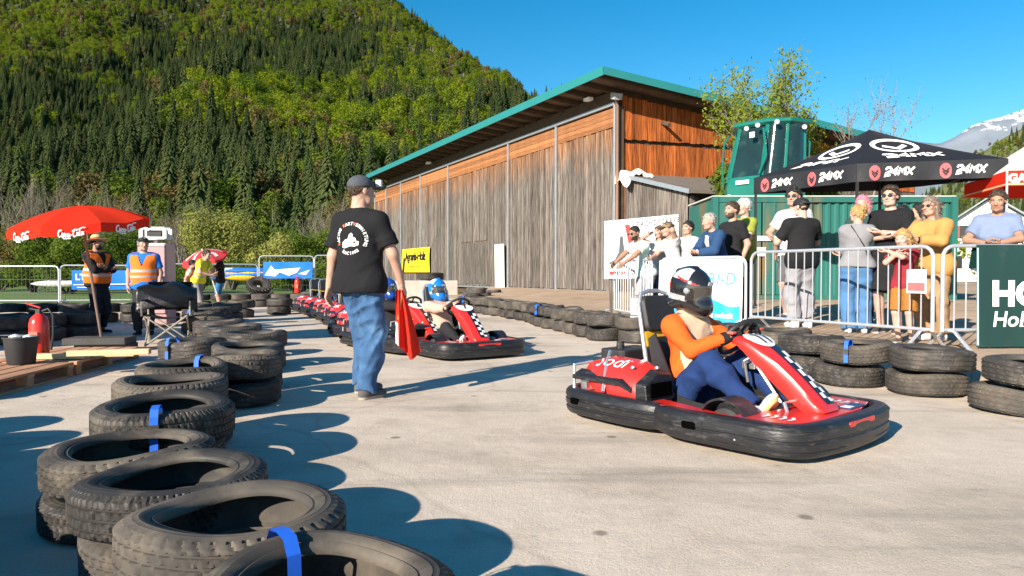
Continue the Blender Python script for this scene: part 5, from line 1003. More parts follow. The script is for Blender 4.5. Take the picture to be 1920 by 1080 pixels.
def cab():
    CG = mat('cab_green', (0.006, 0.135, 0.105), rough=0.3, var=0.08, scale=3, coat=0.2, dirt=(0.08, 0.12, 0.09), dscale=4, dth=0.62); GL = mat('tinted_glass', (0.012, 0.028, 0.026), rough=0.08, var=0.3, scale=2, spec=0.6, dirt=(0.035, 0.065, 0.055), dscale=2.5, dth=0.6)
    p = at(1366, 348, 18.2); t = thing('harvester_cab', 'green forestry machine cab with dark glass standing on the container', 'machine cab', (p.x, 18.0, CZ + CH + 0.03), R(-8))
    # footprint: x 0..2.0 right, y 0..1.7 back ; front faces the camera, left part is a chamfered side
    base = [(0.0, 0.7), (0.75, 0.05), (1.35, 0.0), (1.95, 0.35), (2.0, 1.6), (0.1, 1.7)]
    def lv(z, f=1.0, sx=0.0): return [Vector((1.0 + (x - 1.0) * f + sx, 0.85 + (y - 0.85) * f, z)) for x, y in base]
    mb = MB(); mb.loft([lv(0.0, 0.9), lv(0.06, 0.98), lv(0.35, 1.0), lv(0.62, 0.94, 0.02)]); mb.build('lower_body', CG, t, bev=0.02)
    pil = [Vector((x, y, 0)) for x, y in base]; top = lv(1.95, 0.80, 0.16); bot = lv(0.60, 0.93, 0.02)
    for i in range(6):
        mb = MB(); mb.tube([bot[i], top[i]], 0.055, 6); mb.build('pillar', CG, t, smooth=True)
    for i in (5, 0, 2, 3, 4, 1):
        a, b = bot[i], bot[(i + 1) % 6]; c, d_ = top[(i + 1) % 6], top[i]
        if i == 1 or i == 2:
            pass
        n = 6; mb = MB(); nn = (b - a).cross(d_ - a).normalized(); bulge = 0.10 if i in (1, 2) else 0.0
        g = [[(a.lerp(b, u / n)).lerp(d_.lerp(c, u / n), v / 3) + nn * (bulge * math.sin(math.pi * u / n)) for u in range(n + 1)] for v in range(4)]
        mb.add([q for r_ in g for q in r_], [(v * (n + 1) + u, v * (n + 1) + u + 1, (v + 1) * (n + 1) + u + 1, (v + 1) * (n + 1) + u) for v in range(3) for u in range(n)]); mb.build('window', GL, t, smooth=True)
    mb = MB(); mb.loft([lv(1.92, 0.86, 0.15), lv(1.98, 0.97, 0.15), lv(2.06, 0.95, 0.15), lv(2.12, 0.7, 0.15)]); mb.build('cab_roof', CG, t, bev=0.02)
    for (x, y, z) in ((0.42, 0.32, 1.84), (0.66, 0.12, 1.88), (1.10, -0.05, 1.92), (1.86, 0.30, 1.84)):
        mb = MB(); mb.lathe([(0, -0.05), (0.04, -0.045), (0.062, 0.0), (0.062, 0.03), (0, 0.03)], 14, (x, y - 0.06, z), Rx(R(90))); mb.build('work_light', mat('lamp_white', (0.45, 0.45, 0.44), rough=0.25), t, smooth=True)
    mb = MB(); mb.lathe([(0, 0), (0.09, 0.01), (0.1, 0.05), (0, 0.05)], 14, (0.82, -0.02, 0.5), Rx(R(90))); mb.build('headlamp', KMAT, t, smooth=True)
    for s in (0, 1):
        x = -0.08 if s == 0 else 2.1; mb = MB(); mb.tube([(x, 0.7, 0.35), (x - 0.04, 0.6, 0.9), (x, 0.6, 1.5), (x + 0.15 * (1 - 2 * s), 0.7, 1.75)], 0.025, 6); mb.tube([(x - 0.03, 0.6, 0.95), (x + 0.15 * (1 - 2 * s), 0.7, 0.95)], 0.02, 6); mb.build('grab_rail', CG, t, smooth=True)
    mb = MB(); mb.tube([(0.70, 0.02, 0.62), (0.86, -0.06, 1.1), (0.80, 0.0, 1.8)], 0.03, 6); mb.build('door_bar', CG, t, smooth=True)
    mb = MB(); mb.box((0.35, 0.355, 0.46), (0.38, 0.012, 0.1), Rz(R(-40))); mb.build('white_label', WHITEP, t); mb = MB(); mb.box((0.05, 0.62, 0.12), (0.1, 0.012, 0.08), Rz(R(-40))); mb.build('white_label', WHITEP, t)
    mb = MB(); mb.box((0.55, 0.16, 1.66), (0.14, 0.02, 0.14), Rz(R(-40))); mb.build('paper_sheet', WHITEP, t)
    mb = MB(); mb.box((1.1, 0.9, 0.9), (0.5, 0.5, 0.5)); mb.box((1.1, 1.15, 1.3), (0.45, 0.12, 0.7)); mb.build('driver_seat', KMAT, t, bev=0.04)
    mb = MB(); mb.box((1.0, 0.6, -0.005), (1.7, 1.2, 0.012)); mb.box((0.6, -0.1, -0.005), (1.4, 0.14, 0.03)); mb.build('pallet_plank', WGREY, t)
cab()
# ================================================================== black advertising tent
K_ = 1.35; TC = [Vector((4.91 * K_, 9.9 * K_)), Vector((6.73 * K_, 9.44 * K_)), Vector((5.79 * K_, 10.94 * K_)), Vector((3.97 * K_, 11.4 * K_))]
TB = mat('tent_black', (0.009, 0.0095, 0.013), rough=0.6, var=0.15, scale=3, bump=0.2, bscale=8)
tz0 = at(1605, 341, TC[0].y).z; tz1 = at(1605, 307, TC[0].y).z; ctr = sum((Vector((*c, 0)) for c in TC), Vector()) / 4; pk = Vector((ctr.x, ctr.y, at(1630, 243, ctr.y).z))
tent = thing('pop_up_tent', 'black pop-up tent with white lettering and red emblems', 'tent', (ctr.x, ctr.y, 0)); cl = [Vector((c.x - ctr.x, c.y - ctr.y, tz1)) for c in TC]; pl_ = Vector((0, 0, pk.z))
for i in range(4):
    a, b = cl[i], cl[(i + 1) % 4]; n = 10; mb = MB(); V = []; Fc = []
    for v in range(n + 1):
        f = v / n
        for u in range(n + 1):
            q = a.lerp(b, u / n).lerp(pl_, f); sag = -0.10 * math.sin(math.pi * f) * (0.55 + 0.45 * math.sin(math.pi * u / n)); V.append(q + Vector((0, 0, sag)))
    mb.add(V, [(v * (n + 1) + u, v * (n + 1) + u + 1, (v + 1) * (n + 1) + u + 1, (v + 1) * (n + 1) + u) for v in range(n) for u in range(n)]); rp2 = mb.build('roof_panel', TB, tent, smooth=True, fix=False)
    out = Vector(((b - a).y, -(b - a).x, 0)).normalized(); out = out if out.dot(a + b) > 0 else -out
    ev = (b - a); Lt = ev.length; ex = ev.normalized(); nn = 24; hV = tz1 - tz0
    def vfn(x, y, a=a, ex=ex, out=out, hV=hV): return a + ex * x + Vector((0, 0, -hV + y)) + out * (0.012 + 0.018 * math.sin(x * 9.0) * (1 - y / hV))
    mb = MB(); mb.add([vfn(Lt * u / nn, hV * v / 4) for v in range(5) for u in range(nn + 1)], [(v * (nn + 1) + u, v * (nn + 1) + u + 1, (v + 1) * (nn + 1) + u + 1, (v + 1) * (nn + 1) + u) for v in range(4) for u in range(nn)]); va = mb.build('valance', TB, tent, smooth=True, fix=False)
    if i in (0, 3):
        rev = ex.cross(Vector((0, 0, 1))).dot(out) < 0
        X = (lambda x, Lt=Lt: Lt - x) if rev else (lambda x: x)
        logo = [[(0, 0.72), (0.12, 0.98), (0.62, 1.0), (0.78, 0.8), (0.68, 0.55), (0.12, 0.28), (0.0, 0.05), (0.8, 0.05)], [(1.62, 0.3), (0.95, 0.3), (1.5, 1.0), (1.42, 0.0)], [(1.8, 0.0), (1.95, 0.95), (2.25, 0.45), (2.62, 0.95), (2.75, 0.0)], [(2.95, 1.0), (3.75, 0.0)], [(3.85, 1.0), (2.9, 0.0)]]
        for f0 in (0.07, 0.545):
            xs_ = Lt * f0; sc_ = 0.185 * hV / 0.36 * 1.0; hh = hV * 0.42
            print_on('lettering', stroke_geo([[(p + 0.25 * q, q) for p, q in ln] for ln in logo], 0.26), WHITEP, va, lambda x, y, xs_=xs_, hh=hh: vfn(X(xs_ + 0.30 + x * hh * 0.86), hV * 0.3 + y * hh) + out * 0.006)
            el = [(0.10 * math.cos(q), 0.13 * math.sin(q) - (0.03 if math.sin(q) < 0 else 0)) for q in np.linspace(0, 6.283, 20, endpoint=False)]
            mb = MB(); mb.add([vfn(X(xs_ + 0.13 + p), hV * 0.5 + q) + out * 0.006 for p, q in el], [tuple(range(20))]); em = mb.build('emblem', mat('emblem_red', (0.55, 0.10, 0.11), rough=0.5), va)
            print_on('emblem_mark', stroke_geo([[(-0.06, 0.03), (0, -0.03), (0.06, 0.03)], [(-0.05, -0.02), (0, -0.09), (0.05, -0.02)]], 0.03), BLACKP, em, lambda x, y, xs_=xs_: vfn(X(xs_ + 0.13 + x), hV * 0.5 + y) + out * 0.01)
        # big print on the roof panel
        up = (pl_ - (a + b) / 2); upn = up.normalized(); mid = (a + b) / 2; nrm = ex.cross(upn); nrm = nrm if nrm.z > 0 else -nrm
        def rfn(x, y): 
            f = y / up.length; q = mid + upn * y + ex * (x if not rev else -x); return q + Vector((0, 0, -0.10 * math.sin(math.pi * f))) + nrm * 0.03
        print_on('lettering', stroke_geo([[(p + 0.25 * q, q) for p, q in ln] for ln in logo], 0.26), WHITEP, rp2, lambda x, y: rfn((x - 2.0) * 0.26, 0.30 + y * 0.20))
        print_on('emblem_ring', stroke_geo([[(0.36 * math.cos(q), 0.22 * math.sin(q)) for q in np.linspace(0, 6.283, 26)], [(-0.2, 0.02), (0, -0.1), (0.2, 0.02)]], 0.075), WHITEP, rp2, lambda x, y: rfn(x, 0.84 + y))
for c in cl:
    mb = MB(); mb.box((c.x * 0.985, c.y * 0.985, tz1 / 2 + 0.1), (0.045, 0.045, tz1 - 0.2)); mb.build('leg', KMAT, tent)
# ================================================================== parasols
def parasol(name, label, base, tiltv, Rr, rise, val, pole_h, m, ribs, pole_m, drop=0.25):
    t = thing(name, label, 'parasol', base); ax = Vector(tiltv).normalized(); yx = (Vector((0, 1, 0)) - ax * ax.y).normalized(); M = Matrix((yx.cross(ax), yx, ax)).transposed(); top = Vector((0, 0, 0)) + ax * pole_h
    def P(a, f, out=0.0):
        k = ribs; sc = math.cos(math.pi / k) / math.cos((a % (2 * math.pi / k)) - math.pi / k); sag = 0.04 * (1 - abs(((a * k / (2 * math.pi)) % 1) * 2 - 1)); r = Rr * f * (sc * 0.6 + 0.4)
        return top + M @ Vector((r * math.cos(a), r * math.sin(a), -rise * (f ** 1.8) - sag * f * f + out))
    for s in range(ribs):
        mb = MB(); nA, nF = 6, 8; a0 = 2 * math.pi * s / ribs
        mb.add([P(a0 + 2 * math.pi / ribs * i / nA * 0.9999, j / nF) for j in range(nF + 1) for i in range(nA + 1)] , [(j * (nA + 1) + i, j * (nA + 1) + i + 1, (j + 1) * (nA + 1) + i + 1, (j + 1) * (nA + 1) + i) for j in range(nF) for i in range(nA)])
        if val: 
            e = [P(a0 + 2 * math.pi / ribs * i / nA * 0.9999, 1.0) for i in range(nA + 1)]; mb.add(e + [q + Vector((0, 0, -val * (1 - 0.25 * (abs(i - nA / 2) < 0.6))))+ (M @ Vector((math.cos(a0 + i * 0.1), math.sin(a0 + i * 0.1), 0))) * 0.015 for i, q in enumerate(e)], [(i, i + 1, nA + 2 + i, nA + 1 + i) for i in range(nA)])
        mb.build('panel', m[s % len(m)], t, smooth=True, fix=False)
        rb = MB(); rb.tube([P(a0, f, -0.012) for f in (0.02, 0.35, 0.7, 0.99)], 0.006, 5); rb.build('rib', pole_m, t, smooth=True)
    mb = MB(); mb.tube([Vector((0, 0, 0)), ax * (pole_h + 0.05)], 0.018, 8); mb.build('pole', pole_m, t, smooth=True); return t, P, M, top
PB = gnd(191, 641, 0.12); CR = mat('parasol_red', (0.66, 0.035, 0.02), rough=0.75, var=0.08, scale=3); CR2 = leafmat('parasol_cloth', (0.70, 0.035, 0.018), (0.70, 0.045, 0.02), 0.25)
apex = at(149, 383, 9.12); pdir = Vector((apex.x - PB.x, apex.y - PB.y, apex.z - 0.16)); POLE = mat('brown_pole', (0.20, 0.13, 0.10), rough=0.5, var=0.1)
big, Pf, Mb_, topb = parasol('red_parasol', 'big tilted red parasol with white script lettering over the marshals', (PB.x, PB.y, 0.14), pdir, 0.82, 0.225, 0.115, pdir.length, [CR2], 8, POLE)
SCR = [[(0.62, 0.78), (0.5, 0.95), (0.3, 0.9), (0.12, 0.55), (0.12, 0.2), (0.28, 0.02), (0.55, 0.15)], [(0.95, 0.42), (0.8, 0.5), (0.68, 0.3), (0.75, 0.08), (0.92, 0.12), (0.98, 0.35), (0.9, 0.45)], [(1.38, 0.42), (1.2, 0.48), (1.1, 0.25), (1.2, 0.05), (1.4, 0.14)], [(1.82, 0.45), (1.6, 0.48), (1.5, 0.25), (1.6, 0.06), (1.78, 0.2), (1.84, 0.45), (1.84, 0.1), (1.95, 0.06)], [(2.02, 0.3), (2.18, 0.34)], [(2.95, 0.75), (2.82, 0.97), (2.6, 0.92), (2.4, 0.55), (2.4, 0.2), (2.55, 0.02), (2.8, 0.14)], [(2.2, 0.8), (2.6, 0.98), (3.1, 0.86), (3.8, 1.05), (4.3, 0.95)], [(3.2, 0.42), (3.05, 0.5), (2.95, 0.3), (3.0, 0.08), (3.2, 0.12), (3.25, 0.35), (3.16, 0.45)], [(3.42, 0.9), (3.36, 0.3), (3.45, 0.05), (3.58, 0.1)], [(3.95, 0.45), (3.75, 0.48), (3.65, 0.25), (3.75, 0.06), (3.92, 0.2), (3.98, 0.45), (3.98, 0.1), (4.1, 0.06)], [(0.55, 0.15), (1.0, -0.18), (2.0, -0.12)]]
for s in range(8):
    mid = 2 * math.pi * (s + 0.5) / 8; pn = [c for c in big.children if c.name.startswith('panel')][s]
    def vf(x, y, mid=mid):
        a = mid + x; e = Pf(a, 1.0); o = Mb_ @ Vector((math.cos(a), math.sin(a), 0)); return e + Vector((0, 0, -0.115 + y * 0.8)) + o * 0.022
    print_on('lettering', stroke_geo([[(-(p - 2.1) * 0.085 * -1, q * 0.115) for p, q in ln] for ln in SCR], 0.017), WHITEP, pn, lambda x, y, vf=vf: vf(x * 1.0, y))
pbs = thing('parasol_base', 'dark grey heavy block stand under the big red parasol', 'parasol base', (PB.x, PB.y, 0), R(8)); GRB = mat('dark_block', (0.05, 0.05, 0.048), rough=0.85, var=0.3, scale=6, bump=0.3)
mb = MB(); mb.box((0, -0.05, 0.145), (0.78, 0.40, 0.09)); mb.build('upper_slab', GRB, pbs, bev=0.012); mb = MB(); mb.box((0.06, 0.0, 0.05), (0.68, 0.34, 0.098)); mb.build('lower_slab', GRB, pbs, bev=0.012)
q = at(403, 500, 18.5); st_red = leafmat('stripe_red', (0.55, 0.05, 0.06), (0.6, 0.06, 0.07), 0.3); st_wh = leafmat('stripe_white', (0.75, 0.72, 0.7), (0.8, 0.78, 0.76), 0.3)
q2 = at(397, 468, 18.5); sm_, Pf2, M2_, top2 = parasol('striped_parasol', 'small red and white parasol tilted towards the camera', (at(407, 570, 18.5).x, 18.5, 0.5), Vector((-0.16, -0.38, 1.0)), 0.58, 0.20, 0.05, q2.z - 0.45, [st_red], 8, mat('white_pole', (0.75, 0.75, 0.73), rough=0.4))
for s in range(8):
    pn = [c for c in sm_.children if c.name.startswith('panel')][s]; mid = 2 * math.pi * (s + 0.5) / 8
    bp_ = [(0.04, -0.02), (0.25, -0.05), (0.45, -0.22), (0.62, -0.10), (0.82, -0.20), (0.84, 0.02), (0.66, 0.14), (0.5, 0.04), (0.28, 0.06)]
    mb = MB(); V = [Pf2(mid + w2, f, 0.012) for f, w2 in bp_]; mb.add(V, [(0, 1, 8), (1, 2, 7, 8), (2, 3, 6, 7), (3, 4, 5, 6)]); mb.build('white_blaze', st_wh, pn, fix=False)
# red and white market parasol at the right edge
mp0 = at(1888, 340, 12.2); mk = thing('market_parasol', 'red and white square market parasol at the right edge', 'parasol', (mp0.x + 1.15, mp0.y + 0.6, 0)); zz_ = at(1888, 322, 12.2).z
cq = [Vector((-1.15, -0.6, zz_ + 0.02)), Vector((1.3, -1.0, zz_ + 0.02)), Vector((1.2, 1.5, zz_ + 0.02)), Vector((-0.66, 1.3, zz_ + 0.02))]; apx = Vector((0, 0.2, zz_ + 0.75)); WC = leafmat('parasol_white', (0.75, 0.75, 0.74), (0.78, 0.78, 0.77), 0.3)
for i in range(4):
    a, b = cq[i], cq[(i + 1) % 4]; mb = MB(); mb.add([a, b, apx], [(0, 1, 2)]); mb.build('roof_panel', WC, mk, fix=False)
    mb = MB(); dn = Vector((0, 0, -0.27)); mb.add([a, b, b + dn, a + dn], [(0, 1, 2, 3)]); vv = mb.build('valance', CR2, mk, fix=False)
    ex = (b - a).normalized(); ot = Vector((ex.y, -ex.x, 0)); ot = ot if ot.dot(a + b) > 0 else -ot
    if i == 0: print_on('lettering', text_geo('GAST', 0.2, 0.012, 0.0, 1.0), WHITEP, vv, lambda x, y: a + ex * (0.02 + x) + Vector((0, 0, -0.2 + y)) + ot * 0.006)
    mb = MB(); mb.add([a + dn * 0.82 + ot * 0.006, b + dn * 0.82 + ot * 0.006, b + dn * 0.93 + ot * 0.006, a + dn * 0.93 + ot * 0.006], [(0, 1, 2, 3)]); mb.build('trim_band', mat('orange_trim', (0.85, 0.45, 0.25), rough=0.6), vv, fix=False)
mb = MB(); mb.tube([(0, 0.2, 0), (0, 0.2, zz_ + 0.7)], 0.035, 8); mb.build('pole', GALV, mk, smooth=True)
mb = MB(); mb.tube([(-1.15, -0.6, 0), (-1.15, -0.6, zz_ + 0.02)], 0.02, 8); mb.build('corner_pole', GALV, mk, smooth=True)
# ================================================================== white house on the right
h0 = at(1805, 420, 60.0); hs = thing('white_house', 'white house with grey roof between tent and parasol', 'house', (h0.x, 60, 0), R(-28)); HW = mat('house_plaster', (0.75, 0.74, 0.72), rough=0.9, var=0.05, scale=2); HR = mat('house_roof', (0.22, 0.25, 0.28), rough=0.5, var=0.15, scale=2)
mb = MB(); mb.prism([(-3.6, 0), (3.6, 0), (3.6, 4.9), (0, 7.4), (-3.6, 4.9)], 9.0); mb.build('wall', HW, hs, loc=(2, 4.5, 0))
for s in (-1, 1):
    mb = MB(); a = Vector((2 + s * 4.3, -0.6, 4.4)); b = Vector((2, -0.6, 7.55)); mb.add([a, b, b + Vector((0, 10.2, 0)), a + Vector((0, 10.2, 0)), a + Vector((0, 0, 0.15)), b + Vector((0, 0, 0.15)), b + Vector((0, 10.2, 0.15)), a + Vector((0, 10.2, 0.15))], [(0, 1, 2, 3), (7, 6, 5, 4), (0, 4, 5, 1), (3, 2, 6, 7), (0, 3, 7, 4)]); mb.build('roof', HR, hs)
for (x, z) in ((0.2, 4.6), (2.6, 4.6), (-0.4, 2.0), (2.0, 2.0), (4.2, 2.0)):
    mb = MB(); mb.box((x, -0.02, z), (0.8, 0.08, 1.1)); wn = mb.build('window', mat('house_glass', (0.03, 0.03, 0.035), rough=0.15, var=0.1), hs); mb = MB(); mb.box((x - 0.55, -0.05, z), (0.28, 0.05, 1.1)); mb.build('shutter', mat('red_shutter', (0.25, 0.06, 0.045), rough=0.7), wn)
# ================================================================== fences with blue banners on the left
MESHM = mat('fence_wire', (0.055, 0.06, 0.06), rough=0.6, metal=0.2, var=0.1); BLUV = mat('blue_vinyl', (0.015, 0.17, 0.62), rough=0.4, var=0.06, scale=3)
def fence(a, b, h, label, wires=True, round_=True):
    a = Vector(a); b = Vector(b); L_ = (b - a).length; t = thing('fence_panel', label, 'fence', (a.x, a.y, 0), math.atan2(b.y - a.y, b.x - a.x), 'temporary fence panels')
    mb = MB(); r = 0.12; mb.tube([(0, 0, 0), (0, 0, h - r), (r * 0.3, 0, h - r * 0.3), (r, 0, h), (L_ - r, 0, h), (L_ - r * 0.3, 0, h - r * 0.3), (L_, 0, h - r), (L_, 0, 0)], 0.024, 6); mb.tube([(0, 0, 0.18), (L_, 0, 0.18)], 0.02, 6); mb.build('frame', GALV, t, smooth=True)
    mb = MB(); n = int(L_ / 0.13)
    for k in range(1, n): mb.box((L_ * k / n, 0, h / 2 + 0.08), (0.007, 0.007, h - 0.2))
    for k in range(1, 3): mb.box((L_ / 2, 0, h * k / 3), (L_, 0.009, 0.012))
    mb.build('wire_mesh', MESHM, t, fix=False); ft = MB()
    for x in (0, L_): ft.box((x, 0, 0.06), (0.22, 0.6, 0.12))
    ft.build('foot_block', mat('foot_concrete', (0.3, 0.29, 0.27), rough=0.9), t); return t
pp = [at(-60, 500, 22.0), at(110, 500, 22.0), at(113, 498, 22.1), at(300, 496, 23.0), at(303, 496, 23), at(483, 490, 24.6)]
for i in range(0, 6, 2):
    hh = [1.27, 1.30, 1.36][i // 2]; fence((pp[i].x, pp[i].y), (pp[i + 1].x, pp[i + 1].y), hh, ['low wire fence panel at the left edge under the parasol', 'low wire fence panel behind the two marshals', 'low wire fence panel behind the striped parasol'][i // 2])
qq = [at(486, 483, 27.0), at(588, 483, 27.4), at(590, 480, 27.4), at(700, 478, 28.0)]
fence((qq[0].x, qq[0].y), (qq[1].x, qq[1].y), 1.72, 'tall wire fence panel carrying the blue arrow banner'); fence((qq[2].x, qq[2].y), (qq[3].x, qq[3].y), 1.75, 'tall wire fence panel left of the barn end')
def flatbanner(name, label, a, b, zlo, zhi, m):
    a = Vector(a); b = Vector(b); t = thing(name, label, 'banner', (a.x, a.y, 0), math.atan2(b.y - a.y, b.x - a.x)); L_ = (b - a).length; mb = MB(); n = 14
    fn = lambda x, z: Vector((x, -0.05 - 0.02 * math.sin(x * 6 + z * 4), z)); mb.add([fn(L_ * i / n, zlo + (zhi - zlo) * j / 5) for j in range(6) for i in range(n + 1)], [(j * (n + 1) + i, j * (n + 1) + i + 1, (j + 1) * (n + 1) + i + 1, (j + 1) * (n + 1) + i) for j in range(5) for i in range(n)]); return t, mb.build('sheet', m, t, smooth=True, fix=False), L_, fn
a, b = at(494, 505, 26.8), at(586, 505, 27.1); bn, bs, LB, bf = flatbanner('blue_banner', 'blue banner with white arrow wedge on the tall fence', (a.x, a.y), (b.x, b.y), at(494, 522, 26.9).z, at(494, 491, 26.9).z, BLUV); zl = at(494, 522, 26.9).z
mb = MB(); 
for poly in ([(0.05, 0.12), (0.30, 0.50), (0.42, 0.34), (1.40, 0.42), (1.25, 0.22), (0.95, 0.10), (0.62, 0.24), (0.45, 0.08)], [(1.30, 0.18), (1.75, 0.34), (1.60, 0.14)]): mb.add([bf(x, zl + z) + Vector((0, -0.02, 0)) for x, z in poly], [tuple(range(len(poly)))])
mb.build('white_wedge', WHITEP, bs, fix=False)
a, b = at(135, 520, 21.4), at(250, 520, 21.9); bn2, bs2, LB2, bf2 = flatbanner('blue_banner', 'blue banner with white lettering hanging behind the hat marshal', (a.x, a.y), (b.x, b.y), at(135, 543, 21.4).z, at(135, 507, 21.4).z, BLUV); zl2 = at(135, 543, 21.4).z
print_on('lettering', text_geo('LT', 0.26, 0.01), WHITEP, bs2, lambda x, y: bf2(0.1 + x, zl2 + 0.3 + y) + Vector((0, -0.02, 0)))
print_on('white_line', stroke_geo([[(0.0, 0.0), (1.7, 0.02)], [(0.1, -0.08), (1.0, -0.08)]], 0.025), WHITEP, bs2, lambda x, y: bf2(0.05 + x, zl2 + 0.15 + y) + Vector((0, -0.02, 0)))
# ================================================================== things around the marshals
def fridge():
    p = at(296, 590, 13.6); t = thing('pink_cabinet', 'tall pale pink cabinet behind the orange-vested marshal', 'cabinet', (p.x, 13.6, 0.25), R(6)); PK = mat('pink_enamel', (0.52, 0.30, 0.30), rough=0.3, var=0.06); W_, D_, H_ = 0.52, 0.5, 1.38
    mb = MB(); mb.box((0, 0, H_ / 2 - 0.1), (W_, D_, H_ + 0.2)); mb.build('body', PK, t, bev=0.02)
    for z0, z1 in ((0.02, 0.52), (0.55, 1.3)):
        mb = MB(); mb.box((0, -D_ / 2 - 0.02, (z0 + z1) / 2), (W_ - 0.02, 0.045, z1 - z0)); d_ = mb.build('door', PK, t, bev=0.015); mb = MB(); mb.box((W_ / 2 - 0.06, -D_ / 2 - 0.06, z1 - 0.12 if z0 < 0.3 else z0 + 0.12), (0.025, 0.03, 0.16)); mb.build('handle', STEEL, d_)
    mb = MB(); mb.box((0, -D_ / 2 - 0.03, 1.34), (W_ - 0.04, 0.02, 0.05)); mb.build('top_trim', WHITEP, t)
    m2 = thing('timing_box', 'white open metal frame box standing on the pink cabinet', 'frame box', (p.x - 0.02, 13.6, 0.25 + H_ + 0.01), R(6)); a = MB(); x, y, z = 0.22, 0.14, 0.20
    for sx in (-1, 1):
        for sy in (-1, 1): a.box((sx * x, sy * y, z / 2 + 0.08), (0.07, 0.05, z))
    for zz in (0.09, 0.08 + z):
        for sy in (-1, 1): a.box((0, sy * y, zz), (2 * x, 0.045, 0.05))
    a.build('frame', mat('frame_white', (0.66, 0.66, 0.64), rough=0.4, var=0.08), m2); a = MB(); a.box((0, 0, 0.18), (0.26, 0.2, 0.10)); a.build('device', KMAT, m2); a = MB(); a.box((0.0, 0, 0.035), (0.06, 0.06, 0.08)); a.build('stand', STEEL, m2)
fridge()
def folding_chair():
    p = gnd(300, 650, 0); t = thing('folding_chair', 'black folding camping chair with grey tubes beside the marshal', 'chair', (p.x, p.y + 0.25, 0), R(20)); TB_ = mat('chair_tube', (0.42, 0.39, 0.32), rough=0.4, metal=0.4); FB = cloth((0.02, 0.02, 0.024), 'chair_fabric')
    for y in (-0.28, 0.28):
        for s in (-1, 1):
            mb = MB(); mb.tube([(-0.27 * s, y, 0.02), (0.27 * s, y, 0.44)], 0.012, 6); mb.build('cross_tube', TB_, t, smooth=True)
    for s in (-1, 1):
        mb = MB(); mb.tube([(0.27 * s, -0.28, 0.02), (0.27 * s, 0.28, 0.44)], 0.012, 6); mb.tube([(0.27 * s, 0.28, 0.02), (0.27 * s, -0.28, 0.44)], 0.012, 6); mb.build('side_tube', TB_, t, smooth=True)
        mb = MB(); mb.tube([(0.30 * s, 0.28, 0.02), (0.30 * s, 0.30, 0.9)], 0.013, 6); mb.build('upright', TB_, t, smooth=True)
        mb = MB(); mb.box((0.31 * s, 0.0, 0.66), (0.07, 0.54, 0.02)); mb.build('armrest', FB, t, bev=0.005); mb = MB(); mb.tube([(0.31 * s, -0.26, 0.44), (0.31 * s, -0.26, 0.65)], 0.012, 6); mb.build('arm_post', TB_, t, smooth=True)
    def sheet(fn, nm):
        mb = MB(); n = 10; mb.add([fn(i / n, j / n) for j in range(n + 1) for i in range(n + 1)], [(j * (n + 1) + i, j * (n + 1) + i + 1, (j + 1) * (n + 1) + i + 1, (j + 1) * (n + 1) + i) for j in range(n) for i in range(n)]); mb.build(nm, FB, t, smooth=True, fix=False)
    sheet(lambda u, v: ((u - 0.5) * 0.54, (v - 0.5) * 0.54, 0.45 - 0.06 * math.sin(math.pi * u)), 'seat'); sheet(lambda u, v: ((u - 0.5) * 0.60, 0.29 + 0.05 * math.sin(math.pi * u), 0.5 + 0.42 * v), 'backrest')
    # dark jacket thrown over the chair
    j = thing('black_jacket', 'shiny black jacket thrown over the folding chair', 'jacket', (p.x, p.y + 0.15, 0), R(20)); mb = MB(); nx_, ny_ = 30, 24; V = []
    for v in range(ny_ + 1):
        for u in range(nx_ + 1):
            x = (u / nx_ - 0.5) * 0.8; s = v / ny_ * 1.1 - 0.55; y = 0.30 + (s + 0.04 if abs(s) < 0.08 else math.copysign(0.10 + 0.06 * abs(s), s)); z = 0.90 - max(0, abs(s) - 0.05) * 0.72 - 0.10 * (2 * x) ** 2 + 0.02 * math.sin(5 * x + 3 * s + 2 * math.sin(4 * x)) + 0.012 * math.sin(17 * x - 13 * s + 2 * math.sin(9 * s)); V.append((x, y + 0.02 * math.sin(7 * x + 3 * math.sin(6 * s)), z))
    mb.add(V, [(v * (nx_ + 1) + u, v * (nx_ + 1) + u + 1, (v + 1) * (nx_ + 1) + u + 1, (v + 1) * (nx_ + 1) + u) for v in range(ny_) for u in range(nx_)]); o = mb.build('cloth', mat('shiny_nylon', (0.022, 0.022, 0.026), rough=0.38, var=0.2, scale=8, bump=0.3, bscale=30), j, smooth=True, fix=False); o.modifiers.new('s', 'SOLIDIFY').thickness = 0.02
folding_chair()
def extinguisher(x, y, z, label, sc=1.0):
    t = thing('fire_extinguisher', label, 'extinguisher', (x, y, z)); t.scale = (sc,) * 3; RD = mat('extinguisher_red', (0.62, 0.03, 0.02), rough=0.25, var=0.05, coat=0.3)
    mb = MB(); mb.lathe([(0, 0), (0.09, 0), (0.095, 0.02), (0.095, 0.36), (0.08, 0.42), (0.045, 0.455), (0.03, 0.47), (0, 0.47)], 28); mb.build('cylinder', RD, t, smooth=True)
    mb = MB(); mb.box((0, 0, 0.49), (0.05, 0.05, 0.05)); mb.tube([(0.02, 0, 0.5), (-0.10, 0, 0.52)], 0.010, 6); mb.build('valve', KMAT, t, bev=0.005); mb = MB(); mb.box((-0.06, 0, 0.555), (0.16, 0.02, 0.014), Ry(R(18))); mb.build('lever', RD, t)
    mb = MB(); mb.tube([(0.03, 0, 0.49), (0.10, 0, 0.52), (0.15, 0, 0.45), (0.15, 0, 0.25), (0.125, 0, 0.08)], 0.012, 8); mb.build('hose', KMAT, t, smooth=True); mb = MB(); mb.box((0, -0.0955, 0.22), (0.09, 0.004, 0.12)); mb.build('label_plate', mat('ext_label', (0.60, 0.12, 0.08), rough=0.4), t)
